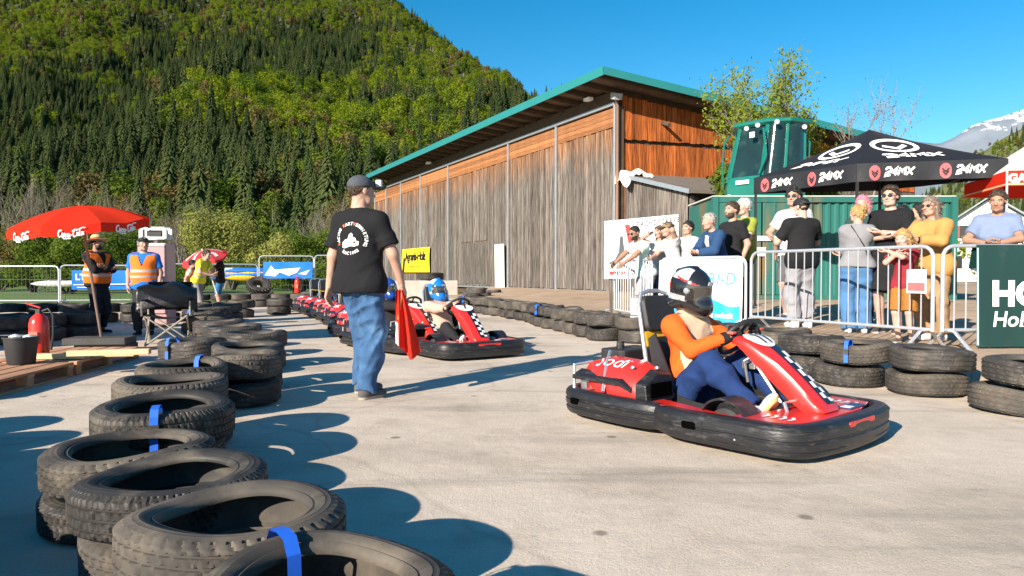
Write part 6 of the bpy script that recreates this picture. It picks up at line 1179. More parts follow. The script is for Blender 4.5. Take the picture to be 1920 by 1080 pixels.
# pallets with planks
PW = mat('pallet_wood', (0.42, 0.22, 0.12), rough=0.8, var=0.35, scale=3, stretch=(1, 8, 8), bump=0.3, bscale=12, rnd=0.3); PWL = mat('new_wood', (0.62, 0.44, 0.24), rough=0.75, var=0.25, scale=3, stretch=(1, 8, 8), rnd=0.15)
def pallet(a, ang, L_, label, z0=0.0, nb=5):
    t = thing('pallet', label, 'pallet', (a[0], a[1], z0), ang, 'wooden pallets at the left')
    for k in range(nb):
        mb = MB(); mb.box((L_ / 2, 0.08 + k * 0.95 / nb, 0.135), (L_, 0.95 / nb - 0.035, 0.022)); mb.build('top_board', PW, t)
    for k in range(3):
        mb = MB(); mb.box((0.05 + (L_ - 0.1) * k / 2, 0.46, 0.112), (0.1, 0.92, 0.022)); mb.build('cross_board', PW, t)
        for j in range(3):
            mb = MB(); mb.box((0.05 + (L_ - 0.1) * k / 2, 0.06 + 0.40 * j, 0.062), (0.1, 0.1, 0.078)); mb.build('block', PW, t)
    for j in range(3):
        mb = MB(); mb.box((L_ / 2, 0.06 + 0.40 * j, 0.012), (L_, 0.1, 0.02)); mb.build('bottom_board', PW, t)
    return t
pa = gnd(-40, 755, 0); pb_ = gnd(262, 672, 0); dv = (pb_ - pa); ang = math.atan2(dv.y, dv.x)
pallet((pa.x, pa.y), ang, dv.length * 0.49, 'wooden pallet nearest the camera at the left edge'); mm = pa + dv * 0.51; pallet((mm.x, mm.y), ang, dv.length * 0.49, 'wooden pallet ending at the tyre row'); n_ = Vector((-dv.y, dv.x, 0)).normalized(); m3 = pa + n_ * 0.98; pallet((m3.x, m3.y), ang, dv.length * 0.5, 'wooden pallet under the black bucket')
for i, (px, py, l, an, z) in enumerate([(195, 660, 0.62, 10, 0.20), (112, 664, 0.55, 4, 0.20), (205, 657, 0.75, 14, 0.26)]):
    g = gnd(px, py, z); t = thing('loose_plank', ['short pale plank lying on the pallets by the parasol base', 'short pale plank lying beside the black bucket', 'dark topped plank lying highest on the pallets'][i], 'plank', (g.x, g.y, z - 0.02), R(an), 'loose planks on the pallets'); mb = MB(); mb.box((0, 0, 0), (l, 0.10, 0.055)); mb.build('plank', PWL, t, bev=0.004); mb = MB(); mb.box((l / 2 + 0.003, 0, 0), (0.004, 0.096, 0.05)); mb.build('sawn_end', PW, t)
g = gnd(40, 680, 0.16); bk = thing('black_bucket', 'black plastic bucket standing on the pallets', 'bucket', (g.x, g.y, 0.15)); mb = MB(); mb.lathe([(0, 0.0), (0.115, 0), (0.12, 0.01), (0.148, 0.25), (0.158, 0.255), (0.158, 0.27), (0.146, 0.27), (0.142, 0.24), (0.118, 0.03), (0, 0.03)], 32); mb.build('body', KMAT, bk, smooth=True)
mb = MB(); mb.tube([(0.155 * math.cos(q), 0.155 * math.sin(q) * 0.35 - 0.13, 0.27 + 0.02) for q in np.linspace(0.1, 3.0, 12)], 0.004, 5); mb.build('wire_handle', STEEL, bk, smooth=True)
for (dx, s) in ((-0.06, 0.05), (0.07, 0.045)):
    mb = MB(); mb.lathe([(0, -s * .5), (s, -s * .3), (s * 1.1, 0.1 * s), (s * 0.5, s * 0.5), (0, s * .6)], 9, (dx, 0, 0.265)); mb.build('white_rag', WHITEP, bk)
g = gnd(62, 672, 0.15); extinguisher(g.x, g.y + 0.1, 0.15, 'red fire extinguisher standing behind the black bucket')
g = at(558, 560, 21.5); extinguisher(g.x, 21.5, 0.44, 'small red fire extinguisher on the far tyre wall', 0.95)
# unseen trailer, added left of the view only to shade the marshals' corner
tr = thing('added_shade_trailer', 'unseen white box trailer added to shade the corner of the marshals', 'trailer', (-11.0, 9.4, 0), R(141.7)); tr.scale = (1, 1, 0.72); mb = MB(); mb.box((0, 0, 1.75), (6.5, 2.2, 2.3)); mb.build('box', VWHITE, tr, bev=0.05); mb = MB(); mb.box((0, 0, 0.5), (6.4, 1.9, 0.15)); mb.build('chassis', KMAT, tr)
for x in (-0.5, 0.5):
    for s in (-1, 1):
        mb = MB(); mb.lathe([(0.17, 0.09), (0.28, 0.1), (0.33, 0.06), (0.33, -0.06), (0.28, -0.1), (0.17, -0.09)], 20, (0, 0, 0), Rx(R(90)), closed=True); mb.build('wheel', KTYR, tr, smooth=True, loc=(x, s * 1.0, 0.33))
mb = MB(); mb.tube([(3.2, 0, 0.5), (4.6, 0, 0.45)], 0.06, 8); mb.build('drawbar', STEEL, tr)
# concrete block by the barn with a tyre on it
g = gnd(798, 560, 0.1); cb = MB(); cb.box((0, 0, 0.35), (2.3, 0.8, 0.75)); o = cb.build('concrete_block', mat('block_concrete', (0.40, 0.36, 0.31), rough=0.9, var=0.2, scale=3, bump=0.3), None, loc=(g.x, g.y + 0.3, 0.05), rot=(0, 0, R(8)), bev=0.03); tag(o, 'pale concrete block in front of the barn with a tyre on top', 'concrete block')
tyre(g.x + 0.15, g.y + 0.3, 0.93, 1.0, TL, 'large dark tyre lying on the concrete block by the barn', 'tyres near the barn', 31, 0.04, 0.3)
# boats stacked beyond the fence
BM = [mat('boat_blue', (0.02, 0.14, 0.5), rough=0.4), mat('boat_yellow', (0.75, 0.42, 0.03), rough=0.4), mat('boat_white', (0.7, 0.7, 0.7), rough=0.4)]
for i in (0, 1, 2, 3, 4, 5, 8):
    px = [452, 470, 446, 475, 440, 465, 20, 75, 112][i]; py = [512, 515, 520, 521, 508, 508, 530, 525, 532][i]; q = at(px, py, 33); t = thing('canoe', ['yellow', 'blue', 'blue', 'yellow', 'white', 'blue', 'white', 'blue', 'white'][i] + [' canoe left in the stack behind the striped parasol', ' canoe right in the stack behind the striped parasol', ' canoe low left in the stack behind the fence', ' canoe low right in the stack behind the fence', ' canoe topmost left behind the fence', ' canoe topmost right behind the fence', ' canoe behind the fence at the left edge', ' canoe behind the left fence below the parasol', ' canoe behind the fence near the hat marshal'][i], 'canoe', (q.x, q.y, q.z), R(5 * i % 17), 'canoes behind the fence')
    mb = MB(); mb.loft([[Vector((x, r_ * math.cos(a), r_ * 0.6 * math.sin(a))) for a in np.linspace(0, 6.283, 10, endpoint=False)] for x, r_ in ((-1.3, 0.02), (-1.0, 0.17), (-0.4, 0.29), (0.4, 0.29), (1.0, 0.17), (1.3, 0.02))]); mb.build('hull', BM[[1, 0, 0, 1, 2, 0, 2, 0, 2][i]], t, smooth=True); mb = MB(); mb.box((0, 0, 0.17), (0.8, 0.32, 0.03)); mb.build('cockpit', KMAT, t)
# ================================================================== people: smooth implicit bodies
f32 = np.float32
def surfnet(Fv, lo, h):
    I = Fv < 0; nx, ny, nz = Fv.shape; cnt = np.zeros((nx - 1, ny - 1, nz - 1), np.int8)
    offs = [(i, j, k) for i in (0, 1) for j in (0, 1) for k in (0, 1)]
    for i, j, k in offs: cnt += I[i:nx - 1 + i, j:ny - 1 + j, k:nz - 1 + k]
    act = np.argwhere((cnt > 0) & (cnt < 8)); idm = -np.ones(cnt.shape, np.int32); idm[act[:, 0], act[:, 1], act[:, 2]] = np.arange(len(act))
    acc = np.zeros((len(act), 3)); num = np.zeros(len(act))
    for a in offs:
        for ax in range(3):
            if a[ax]: continue
            b = list(a); b[ax] = 1; f0 = Fv[act[:, 0] + a[0], act[:, 1] + a[1], act[:, 2] + a[2]]; f1 = Fv[act[:, 0] + b[0], act[:, 1] + b[1], act[:, 2] + b[2]]
            m = (f0 < 0) != (f1 < 0); t = np.where(m, f0 / np.where(m, f0 - f1, 1), 0); p = np.tile(np.array(a, float), (len(act), 1)); p[:, ax] += t
            acc[m] += p[m]; num[m] += 1
    V = np.asarray(lo) + h * (act + acc / num[:, None]); Q = []
    for ax in range(3):
        u, v = (ax + 1) % 3, (ax + 2) % 3; s0 = [slice(None)] * 3; s1 = [slice(None)] * 3; s0[ax] = slice(0, -1); s1[ax] = slice(1, None)
        A = I[tuple(s0)]; B = I[tuple(s1)]; e = np.argwhere(A != B); e = e[(e[:, u] > 0) & (e[:, v] > 0) & (e[:, u] < Fv.shape[u] - 1) & (e[:, v] < Fv.shape[v] - 1)]
        flip = A[e[:, 0], e[:, 1], e[:, 2]]
        def c(du, dv):
            q = e.copy(); q[:, u] += du; q[:, v] += dv; return idm[q[:, 0], q[:, 1], q[:, 2]]
        q = np.stack([c(-1, -1), c(0, -1), c(0, 0), c(-1, 0)], -1); q[~flip] = q[~flip][:, ::-1]; Q.append(q)
    return V, np.concatenate(Q)
class SDF:
    def __init__(s, lo, hi, h):
        s.lo = np.array(lo, float); s.h = h; s.n = np.ceil((np.array(hi) - s.lo) / h).astype(int) + 1
        s.ax = [(s.lo[i] + h * np.arange(s.n[i])).astype(f32) for i in range(3)]; s.F = np.full(s.n, 0.2, f32)
    def sub(s, lo, hi):
        a = np.clip(np.floor((np.array(lo) - s.lo) / s.h).astype(int), 0, s.n); b = np.clip(np.ceil((np.array(hi) - s.lo) / s.h).astype(int) + 1, 0, s.n); sl = tuple(slice(a[i], b[i]) for i in range(3))
        return sl, (s.ax[0][sl[0]][:, None, None], s.ax[1][sl[1]][None, :, None], s.ax[2][sl[2]][None, None, :])
    def rc(s, a, b, ra, rb, k=0.03, sq=None, F=None):
        a = np.array(a, float); b = np.array(b, float); m = max(ra, rb) + 0.09; F = s.F if F is None else F
        sl, (X, Y, Z) = s.sub(np.minimum(a, b) - m, np.maximum(a, b) + m)
        if 0 in F[sl].shape: return
        px, py, pz = X - a[0], Y - a[1], Z - a[2]; d = b - a; L2 = max(d @ d, 1e-9); t = np.clip((px * d[0] + py * d[1] + pz * d[2]) / L2, 0, 1)
        qx, qy, qz = px - t * d[0], py - t * d[1], pz - t * d[2]
        if sq is not None:
            f, w = sq; dt = (qx * f[0] + qy * f[1] + qz * f[2]) * (w - 1); qx = qx + dt * f[0]; qy = qy + dt * f[1]; qz = qz + dt * f[2]
        D = np.sqrt(qx * qx + qy * qy + qz * qz) - (ra + (rb - ra) * t); s.mn(F, sl, D, k)
    def el(s, c, r, k=0.03, F=None, M=None):
        c = np.array(c, float); r = np.array(r, float); m = max(r) + 0.08; F = s.F if F is None else F; sl, (X, Y, Z) = s.sub(c - m, c + m)
        if 0 in F[sl].shape: return
        x, y, z = X - c[0], Y - c[1], Z - c[2]
        if M is not None: x, y, z = [x * M[0][i] + y * M[1][i] + z * M[2][i] for i in range(3)]
        q = np.sqrt((x / r[0]) ** 2 + (y / r[1]) ** 2 + (z / r[2]) ** 2); D = (q - 1) * min(r) * (0.5 + 0.5 * q / np.maximum(q, 1)); s.mn(F, sl, D, k)
    def mn(s, F, sl, D, k):
        A = F[sl]; h = np.maximum(k - np.abs(A - D), 0) / k; F[sl] = np.minimum(A, D) - h * h * k * 0.25
    def plane(s, p, n, F=None, k=0.0):     # keep the side where n.(x-p) < 0
        F = s.F if F is None else F; p = np.array(p, float); n = np.array(n, float) / np.linalg.norm(n)
        D = s.ax[0][:, None, None] * n[0] + s.ax[1][None, :, None] * n[1] + s.ax[2][None, None, :] * n[2] - f32(p @ n); np.maximum(F, D, out=F)
    def cutsphere(s, c, r):
        c = np.array(c); sl, (X, Y, Z) = s.sub(c - r - 0.03, c + r + 0.03); D = np.sqrt((X - c[0]) ** 2 + (Y - c[1]) ** 2 + (Z - c[2]) ** 2) - r; s.F[sl] = np.maximum(s.F[sl], -D)
    def folds(s, amp, wl, seed, zdir=(0.2, 0.1, 1.0)):
        rg = np.random.default_rng(seed); sl = np.abs(s.F) < 0.05; ijk = np.argwhere(sl); P = s.lo + s.h * ijk; T = np.zeros(len(P))
        for q in range(3):
            ax = np.array(zdir) + rg.normal(0, 0.5, 3); ax /= np.linalg.norm(ax); u = np.cross(ax, rg.normal(0, 1, 3)); u /= np.linalg.norm(u); w_ = np.cross(ax, u); L = wl * (1.4, 0.9, 0.6)[q]
            C = np.stack([P @ ax / L, P @ u / (L * 2.6), P @ w_ / (L * 2.6)], -1) + rg.uniform(5, 50, 3); I0 = np.floor(C).astype(int); fr = C - I0; fr = fr * fr * (3 - 2 * fr); tab = rg.random((32, 32, 32)); n = 0
            for dx in (0, 1):
                for dy in (0, 1):
                    for dz in (0, 1): n = n + tab[(I0[:, 0] + dx) % 32, (I0[:, 1] + dy) % 32, (I0[:, 2] + dz) % 32] * np.where(dx, fr[:, 0], 1 - fr[:, 0]) * np.where(dy, fr[:, 1], 1 - fr[:, 1]) * np.where(dz, fr[:, 2], 1 - fr[:, 2])
            T += (1.0, 0.7, 0.45)[q] * (2 * np.abs(2 * n - 1) - 0.6)
        s.F[sl] += (amp * np.clip(T, -1.6, 0.9)).astype(f32)
    def mesh(s): return surfnet(s.F, s.lo, s.h)
def mk(name, V, Q, mats, mi=None, parent=None):
    me = bpy.data.meshes.new(name); me.vertices.add(len(V)); me.vertices.foreach_set('co', np.asarray(V, f32).ravel()); n = len(Q); me.loops.add(4 * n); me.loops.foreach_set('vertex_index', np.asarray(Q, np.int32).ravel()); me.polygons.add(n); me.polygons.foreach_set('loop_start', np.arange(0, 4 * n, 4, dtype=np.int32))
    try: me.polygons.foreach_set('loop_total', np.full(n, 4, np.int32))
    except Exception: pass
    me.update(calc_edges=True); me.validate()
    for m in (mats if isinstance(mats, (list, tuple)) else [mats]): me.materials.append(m)
    if mi is not None: me.polygons.foreach_set('material_index', np.asarray(mi, np.int32))
    me.polygons.foreach_set('use_smooth', np.ones(len(me.polygons), bool)); return obj(name, me, None, parent)
def pick(V, Q, mask):       # faces by mask -> compact mesh
    q = Q[mask]; u, inv = np.unique(q, return_inverse=True); return V[u], inv.reshape(-1, 4)
# --- head, once per sex ------------------------------------------------------------------------
def head_geo(fem, h=0.0062):
    s = SDF((-0.105, -0.145, -0.16), (0.105, 0.13, 0.135), h); j = 0.9 if fem else 1.0
    s.el((0, 0.014, 0.030), (0.076, 0.097, 0.086), 0.02); s.el((0, -0.030, -0.030), (0.060 * j, 0.064, 0.085), 0.03); s.rc((-0.034 * j, -0.035, -0.078), (0.034 * j, -0.035, -0.078), 0.030, 0.030, 0.03); s.el((0, -0.074, -0.094), (0.022 * j, 0.018, 0.018), 0.02)
    s.rc((-0.036, -0.080, 0.028), (0.036, -0.080, 0.028), 0.012, 0.012, 0.02); s.el((-0.042, -0.062, -0.02), (0.022, 0.022, 0.02), 0.02); s.el((0.042, -0.062, -0.02), (0.022, 0.022, 0.02), 0.02)
    F0 = s.F; 
    for sx in (-1, 1): s.cutsphere((sx * 0.031, -0.104, 0.007), 0.017)
    s.rc((0, -0.090, 0.016), (0, -0.114, -0.024), 0.007, 0.012, 0.012); s.el((-0.012, -0.100, -0.028), (0.009, 0.011, 0.008), 0.008); s.el((0.012, -0.100, -0.028), (0.009, 0.011, 0.008), 0.008)
    s.rc((-0.020, -0.088, -0.054), (0.020, -0.088, -0.054), 0.006, 0.006, 0.010); s.rc((-0.016, -0.087, -0.063), (0.016, -0.087, -0.063), 0.007, 0.007, 0.008)
    for sx in (-1, 1):
        s.el((sx * 0.031, -0.080, 0.006), (0.0135, 0.0125, 0.011), 0.003); s.el((sx * 0.079, 0.012, 0.0), (0.011, 0.022, 0.032), 0.008)
    s.rc((0, 0.025, -0.06), (0, 0.035, -0.15), 0.052, 0.054, 0.03)
    V, Q = s.mesh(); C = V[Q].mean(1); mi = np.zeros(len(Q), int)      # 0 skin 1 white 2 dark 3 lip 4 hair
    for sx in (-1, 1):
        d = C - np.array([sx * 0.031, -0.080, 0.006]); eye = ((d[:, 0] / 0.013) ** 2 + (d[:, 2] / 0.0075) ** 2 < 1) & (C[:, 1] < -0.084); mi[eye] = 1; mi[eye & (np.hypot(d[:, 0], d[:, 2]) < 0.0068)] = 2
        mi[(np.abs(C[:, 0] - sx * 0.033) < 0.019) & (np.abs(C[:, 2] - 0.029) < 0.0055) & (C[:, 1] < -0.07)] = 4
    mi[(np.abs(C[:, 0]) < 0.022) & (C[:, 2] < -0.047) & (C[:, 2] > -0.070) & (C[:, 1] < -0.086)] = 3
    return V, Q, mi
HEADS = {0: head_geo(False), 1: head_geo(True)}
def hair_geo(style, h=0.0065):
    s = SDF((-0.15, -0.16, -0.50 if style in ('long',) else -0.17), (0.15, 0.20, 0.17), h); th = {'crop': 0.004, 'short': 0.012, 'curly': 0.022, 'bob': 0.016, 'long': 0.014, 'bun': 0.009, 'side': 0.016}[style]
    s.el((0, 0.016, 0.034), (0.078 + th, 0.099 + th, 0.088 + th * 1.3), 0.02)
    if style == 'side': s.el((0.02, -0.05, 0.10), (0.06, 0.045, 0.028), 0.03)
    n = np.array([0, -0.9, -1.0]); s.plane((0, -0.062, 0.062), n)
    if style in ('crop', 'short', 'curly', 'side', 'bun'): s.plane((0, 0.05, -0.068), (0, 0.25, -1))
    if style == 'bob':
        for sx in (-1, 1): s.rc((sx * 0.072, 0.035, 0.02), (sx * 0.074, 0.04, -0.08), 0.024, 0.016, 0.03)
        s.rc((0, 0.08, 0.02), (0, 0.07, -0.10), 0.05, 0.04, 0.04)
    if style == 'long':
        for sx in (-1, 1): s.rc((sx * 0.072, 0.03, 0.03), (sx * 0.085, 0.0, -0.34), 0.024, 0.022, 0.03)
        s.rc((-0.03, 0.075, 0.02), (-0.05, 0.075, -0.36), 0.055, 0.045, 0.04); s.rc((0.03, 0.075, 0.02), (0.05, 0.075, -0.36), 0.055, 0.045, 0.04)
    if style == 'bun': s.el((0, 0.115, 0.075), (0.05, 0.042, 0.045), 0.012); s.rc((0, 0.07, 0.03), (0, 0.08, -0.05), 0.05, 0.03, 0.03)
    s.folds(0.006 if style != 'curly' else 0.014, 0.022 if style != 'curly' else 0.03, 5, (1.0, 0.4, 0.1)); return s.mesh()
def tufts(V, Q, n, ln, flow, seed):
    rg = np.random.default_rng(seed); a, b, c, d = (V[Q[:, i]] for i in range(4)); N = np.cross(c - a, d - b); N /= np.maximum(np.linalg.norm(N, axis=1), 1e-9)[:, None]; C = (a + b + c + d) / 4; ctr = np.array([0, 0.01, 0.0])
    sg = np.sign(np.sum(N * (C - ctr), 1)); N = N * np.where(sg == 0, 1, sg)[:, None]; okf = np.where((C[:, 1] > -0.01) | (C[:, 2] > 0.085))[0]; pk = okf[rg.integers(0, len(okf), n)]; c = C[pk]; nn = N[pk]; fl = np.array(flow) + rg.normal(0, 0.45, (n, 3)); dr = nn * 0.45 + fl; dr /= np.linalg.norm(dr, axis=1)[:, None]
    sd = np.cross(dr, nn + rg.normal(0, 0.2, (n, 3))); sd /= np.maximum(np.linalg.norm(sd, axis=1), 1e-9)[:, None]; l = ln * rg.uniform(0.5, 1.4, n)[:, None]; B = c - nn * 0.002; tip = B + dr * l
    W = np.stack([B - sd * 0.0045, B + sd * 0.0045, tip + sd * 0.001, tip - sd * 0.001], 1).reshape(-1, 3); return np.concatenate([V, W]), np.concatenate([Q, len(V) + np.arange(4 * n).reshape(-1, 4)])
HAIR = {}
def hand_geo(curl, h=0.0042, spread=0.1):
    s = SDF((-0.05, -0.09, -0.11), (0.20, 0.10, 0.06), h)
    s.rc((-0.04, 0, 0), (0.01, 0, 0), 0.027, 0.026, 0.02, ((0, 0, 1), 1.35))
    base = [(0.088, 0.031, 0.075, 0.0085), (0.093, 0.010, 0.084, 0.0088), (0.088, -0.011, 0.078, 0.0085), (0.078, -0.030, 0.060, 0.0075)]
    for (x, y, l, r) in base:
        s.rc((0.01, y * 0.6, 0), (x, y, 0), 0.015, 0.0115, 0.012); p = np.array([x, y, 0.0]); a = 0.0
        for q, fr in enumerate((0.46, 0.30, 0.24)):
            a += R(curl) * (0.8 if q == 0 else 1.0); d = np.array([math.cos(a), y * spread * 3, -math.sin(a)]); d /= np.linalg.norm(d); e = p + d * l * fr; s.rc(p, e, r * (1 - 0.08 * q), r * (0.93 - 0.08 * q), 0.004); p = e
    t0 = np.array([0.025, 0.026, -0.006]); t1 = t0 + np.array([0.030, 0.028, -0.010 - 0.02 * curl / 80]); t2 = t1 + np.array([0.030, 0.010 - 0.014 * curl / 80, -0.006 - 0.016 * curl / 80]); t3 = t2 + np.array([0.022, -0.002 - 0.01 * curl / 80, -0.004]); s.rc(t0, t1, 0.016, 0.0115, 0.012); s.rc(t1, t2, 0.0115, 0.0095, 0.006); s.rc(t2, t3, 0.0095, 0.008, 0.004)
    return s.mesh()
HANDS = {'relax': hand_geo(24), 'grip': hand_geo(72), 'flat': hand_geo(8), 'fist': hand_geo(82)}
def shoe_geo(h=0.008):
    s = SDF((-0.07, -0.23, -0.11), (0.07, 0.10, 0.06), h); s.el((0, -0.105, -0.055), (0.047, 0.095, 0.038), 0.03); s.el((0, 0.01, -0.045), (0.038, 0.065, 0.045), 0.03); s.rc((0, 0.01, -0.03), (0, 0.012, 0.03), 0.040, 0.042, 0.03); s.rc((0, -0.12, -0.075), (0, 0.03, -0.075), 0.046, 0.036, 0.01); s.plane((0, 0, -0.089), (0, 0, -1)); s.plane((0, 0, 0.025), (0, 0, 1)); return s.mesh()
SHOE = shoe_geo()
def cap_geo(h=0.0062):
    s = SDF((-0.11, -0.235, 0.0), (0.11, 0.14, 0.16), h); s.el((0, 0.012, 0.045), (0.088, 0.108, 0.086), 0.01); s.plane((0, 0, 0.036), (0, -0.12, -1)); s.el((0, 0.012, 0.128), (0.008, 0.008, 0.006), 0.004)
    s.el((0, -0.125, 0.046), (0.074, 0.082, 0.012), 0.012); return s.mesh()
CAP = cap_geo()
def ik(a, t, l1, l2, pole):
    a = Vector(a); t = Vector(t); d = t - a; L_ = min(d.length, (l1 + l2) * 0.998); d.normalize(); t = a + d * L_; x = (l1 * l1 - l2 * l2 + L_ * L_) / (2 * L_); y = math.sqrt(max(0, l1 * l1 - x * x)); p = Vector(pole); p = p - d * p.dot(d); p.normalize(); return a + d * x + p * y, t
PCOUNT = [0]
SKIN = {'fair': (0.45, 0.262, 0.195), 'tan': (0.36, 0.195, 0.130), 'pale': (0.50, 0.315, 0.25)}
HAIRC = {'black': (0.012, 0.010, 0.009), 'brown': (0.05, 0.028, 0.015), 'grey': (0.33, 0.31, 0.29), 'white': (0.55, 0.53, 0.50), 'blond': (0.42, 0.26, 0.10), 'pink': (0.60, 0.20, 0.26), 'greybrown': (0.19, 0.145, 0.115)}
def person(label, pos, face, H=1.75, fem=0, skin='fair', hair=('short', 'brown'), lean=0, side=0, yaw=0, nod=0, tilt=0, armR=None, armL=None, legs=None, hip=None, top=None, bottom=None, shoes=((0.03, 0.03, 0.03), (0.6, 0.6, 0.58)), extra=(), hands=('relax', 'relax'), wide=1.0, belly=0.0, hres=0.0145, child=False, glove=None, beard=False, handdir=(None, None), handthumb=(None, None), group='spectators', twist=0):
    """local frame: facing -Y, +X is the person's left; all joint numbers are for a 1.75 m figure"""
    PCOUNT[0] += 1; sd = PCOUNT[0]; k = H / 1.75; V3 = lambda *a: Vector(a)
    hipc = V3(*(hip or (0, 0, 0.93))); UB = Rz(R(twist)) @ Matrix.Rotation(R(side), 3, 'Y') @ Rx(R(lean)); sh = (0.150 if fem else 0.168) * wide; hw = 0.092 if fem else 0.085
    def up(x, y, z): return hipc + UB @ V3(x, y, z)
    J = dict(pel=hipc, waist=up(0, 0, 0.15), chest=up(0, 0.0, 0.35), neck=up(0, 0.018, 0.55), head=up(0, -0.01, 0.705), sL=up(sh, 0.01, 0.47), sR=up(-sh, 0.01, 0.47), hL=hipc + V3(hw, 0, -0.02), hR=hipc + V3(-hw, 0, -0.02))
    fw = UB @ V3(0, -1, 0)
    legs = legs or {}
    for S, sx in (('L', 1), ('R', -1)):
        an = V3(*legs.get(S, (sx * 0.10, 0.02, 0.09))); kn, an = ik(J['h' + S], an, 0.425, 0.415, legs.get('p' + S, (sx * 0.1, -1, 0.0))); J['k' + S] = kn; J['a' + S] = an
        arm = armL if S == 'L' else armR
        if arm is None: arm = ((sx * (sh + 0.07), -0.03, hipc.z - 0.03), (sx * 0.5, 1, 0.2))
        el_, wr = ik(J['s' + S], arm[0], 0.285, 0.255, arm[1]); J['e' + S] = el_; J['w' + S] = wr
    pts = [p for p in J.values()]; lo = np.array([min(p[i] for p in pts) for i in range(3)]) - 0.22; hi = np.array([max(p[i] for p in pts) for i in range(3)]) + 0.22; lo[2] = min(p.z for p in pts) - 0.12; FN = tuple(fw)
    def torso(s, off, F=None, kk=0.06):
        s.rc(J['hL'], J['hR'], 0.105 * (1.06 if fem else 1) + off, 0.105 * (1.06 if fem else 1) + off, kk, (FN, 1.08), F); s.rc(J['pel'], J['waist'], (0.125 + belly * 0.4) * wide + off, (0.122 + belly) * wide + off, kk, (FN, 1.30 - belly * 2), F); s.rc(J['waist'], J['chest'], (0.122 + belly) * wide + off, (0.145 if not fem else 0.13) * wide + off, kk, (FN, 1.30), F)
        s.rc(up(-sh * 0.5, 0, 0.42), up(sh * 0.5, 0, 0.42), 0.082 + off, 0.082 + off, kk, (FN, 1.05), F)
        for S, sx in (('L', 1), ('R', -1)): s.rc(up(sx * 0.045, 0.012, 0.515), J['s' + S], 0.050 + off * 0.7, 0.050 + off * 0.9, kk, None, F)
        if fem and not child:
            for sx in (-1, 1): s.el(up(sx * 0.07, -0.105, 0.335), (0.065 + off, 0.05 + off, 0.06 + off), 0.05, F)
    def arm(s, S, off, frac, F=None, kk=0.03):
        a, b, c = J['s' + S], J['e' + S], J['w' + S]
        if frac <= 1: e = a.lerp(b, frac); s.rc(a, e, 0.052 * wide + off * 0.8, 0.047 + off * 1.0, kk, None, F); return e, (e - a)
        s.rc(a, b, 0.056 * wide + off, 0.043 + off, kk, None, F); e = b.lerp(c, frac - 1); s.rc(b, e, 0.043 + off, 0.036 - 0.006 * (frac - 1) + off, kk, None, F); return e, (c - b)
    def leg(s, S, off, frac, F=None, kk=0.04):
        a, b, c = J['h' + S], J['k' + S], J['a' + S]; flare = max(0.0, off)
        if frac <= 1: e = a.lerp(b, frac); s.rc(a, e, 0.088 + off, 0.066 + off * 1.3, kk, None, F); return e, (e - a)
        s.rc(a, b, 0.084 + off * 0.7, 0.060 + off, kk, None, F); e = b.lerp(c, frac - 1); s.rc(b, e, 0.058 + off, 0.046 + off, kk, None, F); m = b.lerp(c, 0.3); s.el(tuple(m + V3(0, 0.012, 0)), (0.052 + off, 0.056 + off, 0.10), 0.05, F); return e, (c - b)
    s = SDF(lo, hi, 0.017); torso(s, -0.012)
    for S in 'LR': arm(s, S, 0, 2.0); leg(s, S, -0.006, 2.0)
    s.rc(J['neck'], J['head'], 0.056 if not fem else 0.048, 0.05, 0.04); V, Q = s.mesh(); mats = [mat('skin_' + skin, SKIN[skin], rough=0.55, var=0.10, scale=25, spec=0.35), mat('eye_white', (0.75, 0.73, 0.7), rough=0.2, var=0), mat('eye_dark', (0.02, 0.015, 0.01), rough=0.1, var=0), mat('lip_' + skin, tuple(c * f for c, f in zip(SKIN[skin], (0.85, 0.6, 0.62))), rough=0.5), mat('hair_' + hair[1], HAIRC[hair[1]], rough=0.6, var=0.3, scale=60, bump=0.5, bscale=90), cloth(glove, None) if glove else mat('skin_' + skin, (0, 0, 0))]
    MI = [np.zeros(len(Q), int)]; VV = [V]; QQ = [Q]; nv = len(V)
    HM = UB @ Rz(R(yaw)) @ Rx(R(nod - lean * 0.8)) @ Matrix.Rotation(R(tilt), 3, 'Y'); hs = 1.16 if child else (0.95 if fem else 1.0); Hn = np.array(HM) * hs; hp = np.array(J['head'])
    hv, hq, hm = HEADS[fem]; hm = hm.copy()
    if beard:
        C = hv[hq].mean(1); hm[(hm == 0) & (C[:, 2] < -0.042) & (C[:, 2] > -0.125) & (C[:, 1] < -0.0) & ~((np.abs(C[:, 0]) < 0.02) & (C[:, 2] > -0.07) & (C[:, 1] < -0.087))] = 4
    VV.append(hv @ Hn.T + hp); QQ.append(hq + nv); MI.append(hm); nv += len(hv)
    for S, i in (('R', 0), ('L', 1)):
        d = Vector(handdir[i]) if handdir[i] else (J['w' + S] - J['e' + S]); d.normalize(); tdir = Vector(handthumb[i]) if handthumb[i] else Vector((0.15 if S == 'R' else -0.15, -1, 0.25))
        tdir = tdir - d * tdir.dot(d)
        if tdir.length < 0.05: tdir = d.orthogonal()
        tdir.normalize(); gv_, gq_ = HANDS[hands[i]]; gv_ = gv_ * (0.92 if fem else 1.0) * (1.05 if child else 1); 
        if S == 'L': gv_ = gv_ * np.array([1, -1, 1]); gq_ = gq_[:, ::-1]; tdir = -tdir
        M = np.array(Matrix((d, tdir, d.cross(tdir))).transposed()); VV.append(gv_ @ M.T + np.array(J['w' + S])); QQ.append(gq_ + nv); MI.append(np.full(len(gq_), 5 if glove else 0)); nv += len(gv_)
    P = mk('person', np.concatenate(VV), np.concatenate(QQ), mats, np.concatenate(MI)); tag(P, label, 'person', group); P.location = pos; P.rotation_euler = (0, 0, face); P.scale = (k,) * 3
